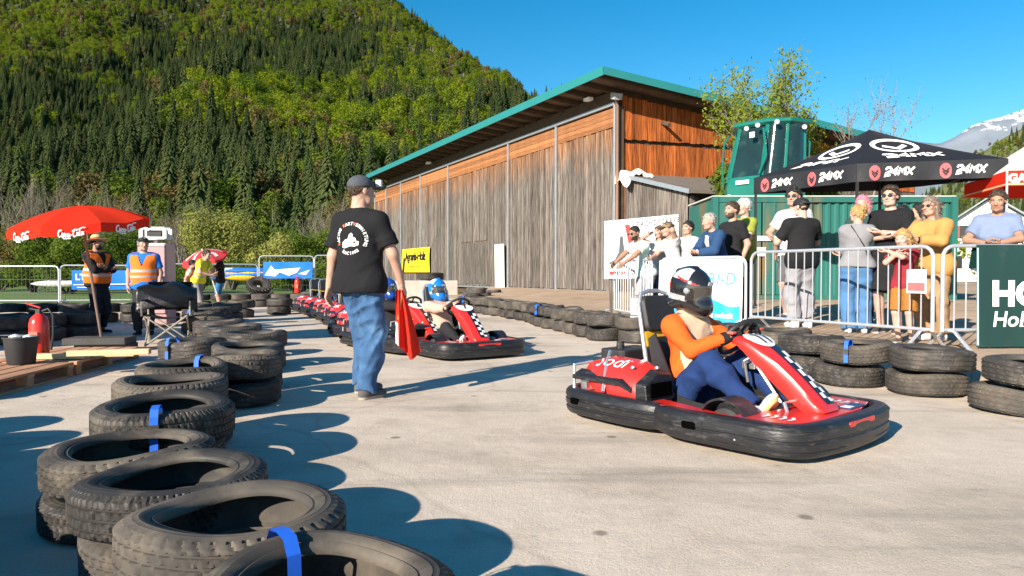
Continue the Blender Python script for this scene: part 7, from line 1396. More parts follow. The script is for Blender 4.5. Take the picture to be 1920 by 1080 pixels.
    if top:
        t = dict(sleeve=0.55, off=0.018, hem=-0.08, m=(0.5, 0.5, 0.5), fold=0.010, name='shirt', neck=0.0); t.update(top); s = SDF(lo, hi, hres); torso(s, t['off']); s.rc(J['hL'], J['hR'], 0.116 + t['off'], 0.116 + t['off'], 0.05, (FN, 1.08)); s.rc(J['pel'], J['waist'], (0.130 + belly * 0.5) * wide + t['off'], (0.124 + belly) * wide + t['off'], 0.05, (FN, 1.26))
        ax = UB @ V3(0, 0, 1); s.plane(hipc + ax * t['hem'], -ax)
        for S in 'LR':
            if t['sleeve'] <= 0: continue
            G = np.full(s.F.shape, 0.2, f32); e, d = arm(s, S, t['off'], t['sleeve'], G); s.plane(e, d, G); h_ = np.maximum(0.04 - np.abs(s.F - G), 0) / 0.04; s.F = np.minimum(s.F, G) - h_ * h_ * 0.01
        if t['sleeve'] <= 0:
            for S, sx in (('L', 1), ('R', -1)): s.plane(up(sx * (sh - 0.015), 0, 0.4), UB @ V3(sx, 0, 0.12))
        nk = J['neck'] + ax * t['neck'] + fw * 0.02; s.folds(t['fold'], 0.13, sd, (0.3, 0.2, 1.0)); s.plane(up(0, -0.03, 0.545 + t['neck']), UB @ V3(0, -0.35, 1)); V, Q = s.mesh(); so_ = mk(t['name'], V, Q, t['m'] if not isinstance(t['m'], tuple) else cloth(t['m']), None, P); P['_s'] = 1
        if t.get('split'):
            C = V[Q].mean(1); me = so_.data; ms = [m if not isinstance(m, tuple) else cloth(m) for m in t['split'][0]]; [me.materials.append(m) for m in ms]; mi = np.array([t['split'][1](Vector(c), UB, hipc, J) for c in C]); me.polygons.foreach_set('material_index', mi.astype(np.int32))
    if bottom:
        b = dict(length=1.95, off=0.014, m=(0.1, 0.1, 0.1), fold=0.011, name='trousers', waist=0.09, wl=0.10); b.update(bottom); s = SDF(lo, hi, hres); s.rc(J['hL'], J['hR'], 0.103 + min(b['off'], 0.012), 0.103 + min(b['off'], 0.012), 0.05, (FN, 1.05)); s.rc(J['pel'] - V3(0, 0, 0.02), J['waist'], (0.125 + belly * 0.4) * wide + 0.004, 0.120 * wide + belly + 0.002, 0.05, (FN, 1.28)); ax = UB @ V3(0, 0, 1); s.plane(hipc + ax * b['waist'], ax)
        for S in 'LR':
            G = np.full(s.F.shape, 0.2, f32); e, d = leg(s, S, b['off'], b['length'], G); s.plane(e, d, G); h_ = np.maximum(0.05 - np.abs(s.F - G), 0) / 0.05; s.F = np.minimum(s.F, G) - h_ * h_ * 0.0125
        s.folds(b['fold'], b['wl'], sd + 50, (0.6, 0.3, 0.8)); V, Q = s.mesh(); mk(b['name'], V, Q, b['m'] if not isinstance(b['m'], tuple) else cloth(b['m']), None, P)
    if shoes:
        for S in 'LR':
            sv, sq = SHOE; sh_ = J['a' + S] - J['k' + S]; C = sv[sq].mean(1); mi = (C[:, 2] < -0.068).astype(int); ft = legs.get('f' + S) or ((0.12 if S == 'L' else -0.12), -1.0, 0.0); f = Vector(ft).normalized(); M = np.array(frame(Vector((f.y * -1, f.x, 0)) if abs(f.z) < 0.9 else Vector((1, 0, 0)), Vector((0, 0, 1)))) if abs(f.z) < 0.2 else None
            if M is None:
                xx = Vector((1, 0, 0)); yy = -f; zz = xx.cross(yy).normalized(); M = np.array(Matrix((xx, yy, zz)).transposed())
            o = mk('shoe', (sv * (0.92 if fem else 1.05) * (1.0 if not child else 1.0)) @ M.T + np.array(J['a' + S]), sq, [cloth(shoes[0]), mat('sole_%d' % int(shoes[1][0] * 99), shoes[1], rough=0.7)], mi, P)
    if hair[0] not in ('none',):
        if hair[0] not in HAIR: HAIR[hair[0]] = tufts(*hair_geo(hair[0]), *{'crop': (500, 0.008), 'short': (900, 0.022), 'curly': (900, 0.026), 'side': (900, 0.024), 'bob': (1100, 0.035), 'long': (1600, 0.05), 'bun': (900, 0.02)}[hair[0]], (0, 0.5, -0.5) if hair[0] not in ('long', 'bob') else (0, 0.1, -1), 3)
        gv_, gq_ = HAIR[hair[0]]; mk('hair', gv_ @ Hn.T + hp, gq_, mats[4], None, P)
    hf = lambda v: HM @ (Vector(v) * hs) + J['head']
    for ex in extra:
        kind = ex[0]
        if kind == 'cap':
            cv, cq = CAP; M = np.array(HM @ Rz(R(ex[2] if len(ex) > 2 else 0))) * hs * 1.02; mk('cap', cv @ M.T + hp, cq, cloth(ex[1]), None, P)
        elif kind == 'hat':
            mb = MB(); mb.lathe([(0.0, 0.155), (0.06, 0.15), (0.088, 0.12), (0.098, 0.06), (0.12, 0.045), (0.20, 0.055), (0.215, 0.05), (0.20, 0.04), (0.10, 0.03)], 30); hat = mb.build('straw_hat', mat('straw', (0.62, 0.44, 0.20), rough=0.9, var=0.25, scale=50, bump=0.5, bscale=120), P, smooth=True, fix=False); hat.matrix_local = Matrix.Translation(hf((0, 0.01, 0.01))) @ (HM @ Rx(R(-6))).to_4x4()
            mb = MB(); mb.lathe([(0.0995, 0.057), (0.0955, 0.09), (0.094, 0.09)], 30); mb.build('hat_band', cloth((0.45, 0.05, 0.04)), hat)
        elif kind == 'glasses':
            mb = MB(); 
            for sx in (-1, 1):
                c = Vector((sx * 0.033, -0.098, 0.006)); mb.loft([[hf(c + Vector((0.026 * math.cos(a), dy, 0.019 * math.sin(a)))) for a in np.linspace(0, 6.283, 10, endpoint=False)] for dy in (0, 0.005)]); mb.tube([hf((sx * 0.058, -0.092, 0.010)), hf((sx * 0.078, -0.03, 0.012)), hf((sx * 0.082, 0.03, 0.004))], 0.0028, 5)
            mb.tube([hf((-0.01, -0.102, 0.012)), hf((0.01, -0.102, 0.012))], 0.003, 5); mb.build('sunglasses', mat('shades', (0.01, 0.01, 0.012), rough=0.08, var=0, spec=0.8), P)
        elif kind == 'vest':       # high-visibility vest: shell over the torso with an open front and reflective bands
            s = SDF(lo, hi, hres); torso(s, 0.042); ax = UB @ V3(0, 0, 1); s.plane(hipc + ax * -0.02, -ax); s.plane(up(0, -0.03, 0.535), UB @ V3(0, -0.45, 1))
            for S, sx in (('L', 1), ('R', -1)): s.plane(up(sx * (sh + 0.032), 0, 0.4), UB @ V3(sx, 0, 0.10))
            s.folds(0.005, 0.14, sd + 9, (0.3, 0.2, 1)); V, Q = s.mesh(); C = (V[Q].mean(1) - np.array(hipc)) @ np.array(UB); mi = np.zeros(len(Q), int); z = C[:, 2]
            mi[((z > 0.10) & (z < 0.145)) | ((z > 0.205) & (z < 0.25))] = 1
            neckv = (C[:, 1] < -0.03) & (z > 0.30) & (np.abs(C[:, 0]) < (z - 0.30) * 0.36); V2, Q2 = V, Q[~neckv]; mk('safety_vest', V2, Q2, [cloth(ex[1]), mat('reflective', (0.42, 0.38, 0.36), rough=0.4, var=0.1)], mi[~neckv], P)
        elif kind == 'strap':
            mb = MB(); pts_ = [up(-0.13, 0.10, 0.05), up(-0.07, 0.125, 0.25), up(0.02, 0.125, 0.40), up(0.09, 0.09, 0.53), up(0.09, 0.0, 0.575), up(0.08, -0.1, 0.5)]; mb.tube(pts_, 0.008, 5); mb.build('bag_strap', cloth((0.02, 0.02, 0.02)), P, smooth=True)
        elif kind == 'watch':
            S = ex[1]; a, c = J['e' + S], J['w' + S]; dd = (c - a).normalized(); p_ = a.lerp(c, 0.93); M = frame(dd.orthogonal(), dd); mb = MB(); mb.lathe([(0.034, -0.011), (0.038, 0), (0.034, 0.011)], 16, p_, M); mb.build('watch', cloth((0.02, 0.02, 0.022)), P)
    J['hf'] = hf; J['up'] = up; J['UB'] = UB; J['P'] = P; J['HM'] = HM; return P, J
def helmet(P, J, scheme, logo=False):
    s = SDF((-0.16, -0.20, -0.185), (0.16, 0.19, 0.20), 0.0062); s.el((0, 0.008, 0.030), (0.122, 0.148, 0.140), 0.03); s.el((0, -0.055, -0.075), (0.092, 0.105, 0.078), 0.05); s.el((0, -0.125, -0.095), (0.05, 0.04, 0.045), 0.05); s.rc((-0.05, 0.08, -0.09), (0.05, 0.08, -0.09), 0.055, 0.055, 0.04); s.rc((0, -0.02, 0.165), (0, 0.12, 0.12), 0.012, 0.02, 0.02); s.plane((0, 0, -0.135), (0, 0.22, -1)); V, Q = s.mesh(); C = V[Q].mean(1)
    vis = (C[:, 1] < -0.035 - 0.0) & (C[:, 2] > -0.035 + (C[:, 1] + 0.12) * -0.18) & (C[:, 2] < 0.062)
    gl, ac, rd = scheme; mi = np.zeros(len(Q), int); mi[(C[:, 2] > 0.085) & (C[:, 1] > -0.04) & (np.abs(C[:, 0]) > 0.045 + 0.3 * np.maximum(0, C[:, 1]))] = 1; mi[(np.abs(C[:, 2] - 0.072 - 0.25 * (C[:, 1] + 0.05)) < 0.006) & (C[:, 1] < 0.05)] = 2; mi[(C[:, 1] > 0.10) & (np.abs(C[:, 2] - 0.03) < 0.03)] = 2; mi[(C[:, 2] < -0.02) & (C[:, 2] > -0.055) & (C[:, 1] > -0.05)] = 1 if scheme[1][2] > scheme[1][0] * 1.5 else 3
    gm = lambda c, n: mat('helmet_%s_%d_%d_%d' % (n, *[int(255 * q) for q in c]), c, rough=0.14, var=0.06, coat=0.6)
    M4 = np.array(J['HM']) * 1.0; M4 = M4 * 1.08; hp = np.array(J['head']) + M4 @ np.array([0, 0, 0.008]); W = V @ M4.T + hp
    o = mk('helmet', *(lambda v, q: (v, q))(*pick(W, Q, ~vis)), [gm(gl, 'a'), gm(ac, 'b'), gm(rd, 'c'), gm((0.35, 0.36, 0.38), 'd')], mi[~vis], P); vo = C.copy(); v2, q2 = pick((V * np.array([1.012, 1.012, 1.0])) @ M4.T + hp, Q, vis); vz = mk('visor', v2, q2, mat('visor', (0.03, 0.026, 0.022), rough=0.04, var=0.2, scale=6, spec=0.9, coat=1.0), None, o)
    for sx in (-1, 1):
        mb = MB(); c = Vector(hp) + J['HM'] @ Vector((sx * 0.116, -0.045, 0.018)); mb.lathe([(0, 0.014), (0.02, 0.012), (0.026, 0)], 14, c, J['HM'] @ Ry(R(90 * sx))); mb.build('visor_pivot', CHROME, o, smooth=True)
    mb = MB(); mb.loft([[Vector(hp) + J['HM'] @ Vector((x, -0.152 + 0.3 * x * x - 0.006 * q, 0.085 + z)) for x, z in ((-0.03, -0.012), (0.03, -0.012), (0.022, 0.014), (-0.022, 0.014))] for q in (0, 1)]); mb.build('front_badge', mat('badge_silver', (0.6, 0.6, 0.62), rough=0.3, metal=0.5), o)
    return o
def face_to(dx, dy): return math.atan2(dy, dx) + math.pi / 2      # heading for a figure whose local front is -Y
def stand(px, Y_, ytop, **kw):
    x = (px - 960) / F * Y_; z = gz(x, Y_); H_ = at(px, ytop, Y_).z - z; return (x, Y_, z), H_
# ================================================================== the cast
# --- man with the flag, back to the camera
Yb = 5.86; mx_ = (688 - 960) / F * Yb
JEAN = mat('blue_denim', (0.045, 0.105, 0.215), rough=0.9, var=0.28, scale=9, bump=0.35, bscale=130, spec=0.2, dirt=(0.10, 0.20, 0.34), dscale=4, dth=0.57)
BLK = cloth((0.012, 0.012, 0.014), 'black_tee')
man, JM = person('man in black printed T-shirt and blue jeans walking with a red flag', ((675 - 960) / F * Yb, Yb, 0), face_to(0.30, 1.0), H=1.86, hair=('crop', 'brown'), lean=2, yaw=-32, nod=2, wide=1.0, belly=0.012, hres=0.0095,
    armR=((-0.30, -0.13, 0.90), (-0.9, 1, 0.1)), armL=((0.285, 0.0, 0.84), (0.6, 1, 0)), hands=('grip', 'relax'),
    legs={'R': (-0.09, 0.07, 0.09), 'L': (0.05, -0.12, 0.10), 'fR': (-0.35, -1, 0), 'fL': (-0.4, -1, 0), 'pL': (-0.25, -1, 0), 'pR': (-0.3, -1, 0)},
    top=dict(m=BLK, sleeve=0.75, off=0.030, hem=-0.10, fold=0.008), bottom=dict(m=JEAN, off=0.030, fold=0.017, wl=0.075, length=2.06, waist=0.06), shoes=((0.10, 0.095, 0.095), (0.36, 0.32, 0.27)), extra=(('cap', (0.07, 0.078, 0.095)),), group='track marshals')
# belt line pockets
shirt = [c for c in man.children if c.name.startswith('shirt')][0]; bvh = BVHTree.FromPolygons([v.co for v in shirt.data.vertices], [tuple(p.vertices) for p in shirt.data.polygons])
def on_back(cx, cz):
    def fn(x, y):
        o = JM['up'](cx - x, 0.6, cz + y); d = JM['UB'] @ Vector((0, -1, 0)); h = bvh.ray_cast(o, d); return (h[0] if h[0] else o + d * 0.45) - d * 0.004
    return fn
def arc_text(txt, rad, a0, a1, size, cols=None):
    out = []
    for i, ch in enumerate(txt):
        if ch == ' ': continue
        a = a0 + (a1 - a0) * i / max(1, len(txt) - 1); vs, fs = text_geo(ch, size, 0.0012, 0, 1, 'CENTER'); tn = a - math.pi / 2 if a0 > a1 else a + math.pi / 2
        vs = [Vector((rad * math.cos(a) + v.x * math.cos(tn) - v.y * math.sin(tn), rad * math.sin(a) + v.x * math.sin(tn) + v.y * math.cos(tn), 0)) for v in vs]; out.append((ch, (vs, fs)))
    return out
fb_ = on_back(0.015, 0.315); SHP = mat('shirt_print', (0.75, 0.75, 0.75), rough=0.7, var=0.05); SHR = mat('shirt_print_red', (0.65, 0.14, 0.06), rough=0.7, var=0.05)
for i, (ch, g) in enumerate(arc_text('RACING KARTVERMIETUNG', 0.113, R(195), R(-20), 0.033)): print_on('print_letter', g, SHR if i in (0, 6, 10) else SHP, shirt, fb_)
for ch, g in arc_text('RACING', 0.12, R(238), R(305), 0.033): print_on('print_letter', g, SHP, shirt, fb_)
kp = [(-0.075, -0.05), (-0.08, -0.015), (-0.05, 0.01), (-0.025, 0.015), (-0.012, 0.05), (0.005, 0.062), (0.02, 0.05), (0.02, 0.03), (0.045, 0.02), (0.05, 0.0), (0.07, -0.005), (0.068, -0.035), (0.04, -0.045), (0.0, -0.042), (-0.05, -0.058)]
g = ([Vector((x, y, 0)) for x, y in kp] + [Vector((0, -0.01, 0))], [(i, (i + 1) % len(kp), len(kp)) for i in range(len(kp))]); print_on('print_rider', g, SHP, shirt, on_back(0.015, 0.305))
jeans = [c for c in man.children if c.name.startswith('trousers')][0]; bvj = BVHTree.FromPolygons([v.co for v in jeans.data.vertices], [tuple(p.vertices) for p in jeans.data.polygons]); SEAM = mat('denim_seam', (0.022, 0.05, 0.11), rough=0.9, var=0.1)
def on_seat(x, y):
    o = Vector((-x, 0.6, 0.93 + y)); d = Vector((0, -1, 0)); h = bvj.ray_cast(o, d); return (h[0] if h[0] else o + d * 0.45) - d * 0.003
def dense(ln): return [tuple(Vector(a).lerp(Vector(b), t / 8)) for a, b in zip(ln, ln[1:]) for t in range(8)] + [ln[-1]]
for sx in (-1, 1): print_on('pocket_seam', stroke_geo([dense([(sx * 0.035, 0.0), (sx * 0.135, 0.01), (sx * 0.14, -0.09), (sx * 0.09, -0.125), (sx * 0.045, -0.10), (sx * 0.035, 0.0)])], 0.005), SEAM, jeans, on_seat)
print_on('seat_seam', stroke_geo([dense([(0, 0.05), (0.004, -0.04), (0, -0.10)]), dense([(-0.14, 0.035), (0, 0.02), (0.14, 0.035)])], 0.005), SEAM, jeans, on_seat)
# flag in his right hand
wr = man.matrix_basis @ JM['wR']; fl = thing('red_flag', 'furled red flag with a white patch held by the man in black', 'flag', tuple(wr)); mb = MB(); mb.tube([(0.02, 0.03, 0.22), (0.0, -0.02, -0.10), (-0.02, -0.05, -0.30)], 0.009, 8); mb.build('stick', mat('stick_wood', (0.45, 0.24, 0.12), rough=0.6), fl, smooth=True)
mb = MB(); nu, nv_ = 26, 20; V = []
for v in range(nv_ + 1):
    f = v / nv_; z = -0.05 - 0.50 * f
    for u in range(nu + 1):
        a = u / nu; wdt_ = 0.05 + 0.15 * f ** 0.8; x = -0.02 + (a - 0.40) * wdt_ * 1.1 + 0.05 * f; y = 0.035 * math.sin(a * 13 + f * 2) * (0.5 + f) - 0.03; V.append((x, y, z + 0.05 * math.sin(a * 6 + 1) * f - 0.06 * a * f))
mb.add(V, [(v * (nu + 1) + u, v * (nu + 1) + u + 1, (v + 1) * (nu + 1) + u + 1, (v + 1) * (nu + 1) + u) for v in range(nv_) for u in range(nu)]); FR = leafmat('flag_red', (0.72, 0.035, 0.02), (0.72, 0.05, 0.03), 0.3); flo = mb.build('cloth', FR, fl, smooth=True, fix=False); flo.data.materials.append(WHITEP)
for p in flo.data.polygons:
    v, u = divmod(p.index, nu)
    if v > 11 and u < 5: p.material_index = 1
mb = MB(); mb.box((0.0, 0.0, 0.0), (0.05, 0.03, 0.06)); c = JM['hf']((0.0, -0.155, 0.085)); ac = mb.build('action_camera', mat('cam_white', (0.7, 0.72, 0.72), rough=0.3), man, loc=c, bev=0.006); 
# --- drivers
def driver(kart, label, **kw):
    q = dict(H=1.78, hair=('none', 'brown'), lean=-20, hip=(0, 0.26, 0.19), armR=((-0.165, -0.20, 0.62), (-1, 0.2, -0.5)), armL=((0.165, -0.20, 0.62), (1, 0.2, -0.5)), hands=('fist', 'fist'), legs={'R': (-0.17, -0.50, 0.17), 'L': (0.17, -0.50, 0.17), 'pR': (-0.3, -0.1, 1), 'pL': (0.3, -0.1, 1), 'fR': (-0.1, -0.6, 0.8), 'fL': (0.1, -0.6, 0.8)}, handdir=((0.6, -0.5, 0.35), (-0.6, -0.5, 0.35)), handthumb=((0.2, 0.1, 1), (-0.2, 0.1, 1)), group='kart drivers'); q.update(kw)
    loc = kart.location + Rz(kart.rotation_euler.z) @ Vector((0.02, 0, 0.02)); return person(label, loc, kart.rotation_euler.z + math.pi / 2, **q)
ORG = cloth((0.70, 0.105, 0.016), 'orange_knit'); BEI = cloth((0.60, 0.43, 0.30), 'beige_knit'); NVY = cloth((0.014, 0.036, 0.125), 'navy_trousers', var=0.15)
def orange_split(c, UB, hipc, J):
    for S in 'LR':
        for a, b in ((J['s' + S], J['e' + S]), (J['e' + S], J['w' + S])):
            t = max(0.25 if a is J['s' + S] else 0, min(1, (c - a).dot(b - a) / (b - a).length_squared))
            if (c - a.lerp(b, t)).length < 0.082: return 0
    l = UB.transposed() @ (c - hipc); return 1 if (l.y < -0.02 and abs(l.x) < 0.135 - 0.05 * max(0, 0.3 - l.z) and l.z > 0.0) or (l.z > 0.47 and abs(l.x) < 0.10) else 0
d1, J1 = driver(karts[0], 'driver with black and silver helmet in orange and beige top and navy trousers', H=1.72, hres=0.0105, yaw=8, nod=10, wide=0.96, lean=0, twist=-8, hip=(0, 0.22, 0.20), armR=((-0.15, -0.19, 0.62), (-0.7, 0.5, -0.8)), armL=((0.17, -0.20, 0.63), (0.7, 0.5, -0.8)), legs={'R': (-0.18, -0.40, 0.17), 'L': (0.17, -0.44, 0.17), 'pR': (-0.25, -0.1, 1), 'pL': (0.25, -0.1, 1), 'fR': (-0.1, -0.6, 0.8), 'fL': (0.1, -0.6, 0.8)}, top=dict(m=ORG, sleeve=1.93, off=0.014, fold=0.010, hem=-0.02, split=([BEI], orange_split), neck=0.03), bottom=dict(m=NVY, off=0.024, fold=0.012, wl=0.07), glove=(0.015, 0.015, 0.017), shoes=((0.50, 0.50, 0.58), (0.58, 0.38, 0.16)))
helmet(d1, J1, ((0.014, 0.014, 0.016), (0.46, 0.47, 0.49), (0.55, 0.03, 0.02)))
for S in 'LR':
    dv_ = (J1['w' + S] - J1['e' + S]).normalized(); mb = MB(); mb.tube([J1['w' + S] - dv_ * 0.055, J1['w' + S] - dv_ * 0.02, J1['w' + S] + dv_ * 0.02], [0.044, 0.043, 0.036], 14); mb.build('glove_cuff', cloth((0.015, 0.015, 0.017)), d1, smooth=True)
    mb = MB(); mb.box((0, 0, 0), (0.05, 0.05, 0.02)); mb.build('glove_pad', mat('glove_red', (0.6, 0.10, 0.07), rough=0.6), d1, loc=J1['w' + S] + Vector((0, -0.03, 0.032)), bev=0.008)
d2, J2 = driver(karts[1], 'driver with blue and white helmet in a beige hoodie', H=1.60, yaw=10, nod=5, top=dict(m=(0.50, 0.34, 0.27), sleeve=1.95, off=0.03, fold=0.008, hem=-0.03, name='hoodie'), bottom=dict(m=(0.02, 0.02, 0.022), off=0.02), glove=(0.03, 0.03, 0.03))
helmet(d2, J2, ((0.01, 0.16, 0.55), (0.72, 0.74, 0.76), (0.01, 0.05, 0.2)))
d3, J3 = driver(karts[2], 'driver with blue and white helmet in dark jacket with yellow shoulder', H=1.6, yaw=-5, nod=6, top=dict(m=(0.018, 0.018, 0.02), sleeve=1.95, off=0.03, name='jacket', split=([(0.62, 0.66, 0.03)], lambda c, UB, hipc, J: 1 if (c - J['sL']).length < 0.11 and c.z > J['sL'].z - 0.01 else 0)), bottom=dict(m=(0.02, 0.02, 0.025)), glove=(0.03, 0.03, 0.03), shoes=((0.05, 0.05, 0.05), (0.3, 0.3, 0.3)))
helmet(d3, J3, ((0.012, 0.05, 0.26), (0.75, 0.75, 0.75), (0.75, 0.75, 0.75)))
d4, J4 = driver(karts[6], 'distant driver in white helmet with orange top and blue jacket', H=1.65, yaw=0, hres=0.02, top=dict(m=(0.03, 0.12, 0.30), sleeve=1.95, off=0.03, name='jacket'), bottom=dict(m=(0.03, 0.03, 0.05)), glove=(0.5, 0.5, 0.5))
helmet(d4, J4, ((0.75, 0.74, 0.72), (0.72, 0.25, 0.04), (0.75, 0.74, 0.72)))
# --- marshals on the left
loc, H_ = stand(183, 12.0, 444); m1, JA = person('marshal in straw hat, black top and orange vest with folded arms', loc, face_to(0.75, -0.25), H=H_ / 1.0, skin='tan', hair=('short', 'black'), beard=True, wide=1.14, belly=0.05, yaw=10, armR=((0.08, -0.21, 1.16), (-1, 0.1, -0.6)), armL=((-0.06, -0.24, 1.20), (1, 0.1, -0.6)), hands=('relax', 'relax'), handdir=((1, -0.1, 0.1), (-1, -0.1, 0.1)), top=dict(m=(0.022, 0.020, 0.022), sleeve=1.9, off=0.02), bottom=dict(m=(0.018, 0.02, 0.028), off=0.03), extra=(('hat',), ('vest', (0.85, 0.17, 0.02))), group='track marshals')
loc, H_ = stand(270, 11.6, 446); m2_, JB = person('marshal in black cap, blue T-shirt and orange vest beside the pink cabinet', loc, face_to(0.25, -0.95), H=H_, hair=('short', 'grey'), yaw=25, wide=1.1, belly=0.03, armL=((0.27, -0.10, 0.90), (0.6, 1, 0)), top=dict(m=(0.02, 0.16, 0.55), sleeve=0.7, off=0.022, hem=-0.12), bottom=dict(m=(0.03, 0.03, 0.032), off=0.025), extra=(('cap', (0.015, 0.015, 0.017), 15), ('vest', (0.88, 0.19, 0.03))), group='track marshals')
loc, H_ = stand(352, 17.5, 487); person('distant marshal in orange vest left of the striped parasol', loc, face_to(0.9, 0.3), H=H_ if H_ < 1.9 else 1.8, hair=('short', 'black'), lean=12, hres=0.02, top=dict(m=(0.65, 0.65, 0.63), sleeve=0.6), bottom=dict(m=(0.03, 0.035, 0.08)), extra=(('vest', (0.82, 0.17, 0.03)),), group='track marshals')
loc, H_ = stand(372, 17.2, 489); person('distant marshal in yellow vest and grey trousers by the striped parasol', loc, face_to(0.8, -0.2), H=1.66, hair=('short', 'brown'), lean=22, hres=0.02, legs={'R': (-0.16, -0.22, 0.09), 'L': (0.12, 0.18, 0.09)}, armR=((-0.1, -0.45, 1.05), (-1, 0.5, -0.5)), armL=((0.1, -0.45, 1.1), (1, 0.5, -0.5)), top=dict(m=(0.70, 0.66, 0.05), sleeve=0.6), bottom=dict(m=(0.22, 0.21, 0.20)), extra=(('vest', (0.72, 0.70, 0.05)),), group='track marshals')
loc, H_ = stand(413, 18.8, 500); person('distant person in black shirt and blue shorts behind the striped parasol', loc, face_to(-0.8, -0.3), H=1.62, hair=('short', 'black'), hres=0.02, armR=((-0.05, -0.38, 1.25), (-1, 0.2, -0.6)), armL=((0.05, -0.38, 1.15), (1, 0.2, -0.6)), top=dict(m=(0.02, 0.02, 0.022), sleeve=0.7), bottom=dict(m=(0.03, 0.14, 0.32), length=0.95), group='track marshals')
# --- spectators along the barriers (left to right)
FL = face_to(-0.85, -0.5)
def spec(label, px, Y_, ytop, face, **kw):
    loc, H_ = stand(px, Y_, ytop); return person(label, loc, face, H=kw.pop('H', H_), **kw)
def lean_arms(h, out=0.30, w=0.12): return dict(armR=((-w, -out, h), (-1, 0.3, -0.4)), armL=((w, -out, h), (1, 0.3, -0.4)))
bh = lambda H_: 1.13 * 1.75 / H_
spec('bearded man in white shirt and sunglasses leaning out over the barrier end', 1212, 11.6, 420, FL, skin='tan', hair=('crop', 'black'), beard=True, lean=22, nod=12, top=dict(m=(0.50, 0.68, 0.65), sleeve=0.6), bottom=dict(m=(0.30, 0.30, 0.32), length=1.0), extra=(('glasses',),), **lean_arms(1.05, 0.62))
spec('woman with long dark hair in white top shading her eyes with one hand', 1236, 11.9, 424, FL, fem=1, hair=('long', 'brown'), armR=((-0.06, -0.18, 1.60), (-1, -0.2, -0.3)), armL=((0.10, -0.42, 1.10), (1, 0.3, -0.5)), handdir=((0.8, -0.3, 0.2), None), hands=('flat', 'relax'), top=dict(m=(0.54, 0.52, 0.50), sleeve=0.5), bottom=dict(m=(0.06, 0.10, 0.2)))
spec('man in white T-shirt with dark vest and brown cap leaning on barrier', 1268, 11.2, 416, face_to(-0.9, -0.3), hair=('short', 'brown'), lean=14, armR=((-0.08, -0.46, 1.12), (-1, 0.4, -0.4)), armL=((0.06, -0.17, 1.58), (1, -0.2, -0.3)), handdir=(None, (-0.8, -0.3, 0.2)), hands=('relax', 'flat'), top=dict(m=(0.54, 0.53, 0.52), sleeve=0.6, split=([(0.03, 0.03, 0.04)], lambda c, UB, hipc, J: 1 if (UB.transposed() @ (c - hipc)).y > 0.045 and (UB.transposed() @ (c - hipc)).z < 0.48 else 0)), bottom=dict(m=(0.05, 0.06, 0.09)), extra=(('cap', (0.24, 0.16, 0.09)),))
spec('dark-haired man in white T-shirt standing behind the capped man', 1290, 12.4, 416, face_to(-0.8, -0.5), hair=('short', 'black'), top=dict(m=(0.56, 0.55, 0.54), sleeve=0.6), bottom=dict(m=(0.08, 0.08, 0.1)))
spec('grey-haired man in blue jacket leaning on the white banner', 1350, 10.9, 399, face_to(-0.95, -0.28), hair=('short', 'grey'), lean=16, nod=4, top=dict(m=(0.022, 0.058, 0.14), sleeve=1.92, off=0.032, fold=0.009, name='jacket', split=([(0.7, 0.68, 0.66)], lambda c, UB, hipc, J: 1 if (UB.transposed() @ (c - hipc)).y < -0.10 and abs((UB.transposed() @ (c - hipc)).x) < 0.05 else 0)), bottom=dict(m=(0.04, 0.05, 0.09)), **lean_arms(1.12, 0.42, 0.06))
spec('bearded dark-haired man in black shirt behind the blue jacket', 1372, 11.5, 380, face_to(-0.9, -0.4), hair=('short', 'brown'), beard=True, top=dict(m=(0.016, 0.016, 0.018), sleeve=0.7, off=0.022), bottom=dict(m=(0.03, 0.03, 0.04)))
spec('white-haired man in yellow-green polo shirt', 1394, 12.1, 374, face_to(-0.9, -0.3), hair=('short', 'white'), skin='pale', belly=0.03, armL=((0.10, -0.30, 1.10), (1, 0.5, -0.3)), armR=((-0.10, -0.30, 1.12), (-1, 0.5, -0.3)), top=dict(m=(0.25, 0.28, 0.045), sleeve=0.7, off=0.024, name='polo_shirt'), bottom=dict(m=(0.05, 0.05, 0.06)))
spec('curly dark-haired man in white shirt behind the black-capped man', 1487, 11.6, 354, face_to(-0.7, -0.6), hair=('curly', 'black'), yaw=10, top=dict(m=(0.52, 0.52, 0.52), sleeve=0.7, off=0.026), bottom=dict(m=(0.10, 0.10, 0.11), length=1.0), extra=(('glasses',),), shoes=((0.6, 0.6, 0.6), (0.7, 0.7, 0.7)), armR=((-0.14, -0.30, 1.08), (-1, 0.5, -0.3)))
spec('man in black cap and black T-shirt with grey trousers, back turned', 1502, 10.35, 373, face_to(-0.15, 1.0), hair=('crop', 'black'), skin='pale', yaw=15, wide=1.08, armR=((-0.22, -0.30, 1.02), (-1, 0.5, -0.2)), armL=((0.22, -0.28, 1.0), (1, 0.5, -0.2)), top=dict(m=(0.014, 0.014, 0.016), sleeve=0.8, off=0.03, hem=-0.13), bottom=dict(m=(0.27, 0.265, 0.29), off=0.045, fold=0.014), shoes=((0.66, 0.66, 0.66), (0.72, 0.72, 0.70)), extra=(('cap', (0.02, 0.022, 0.03), 180),))
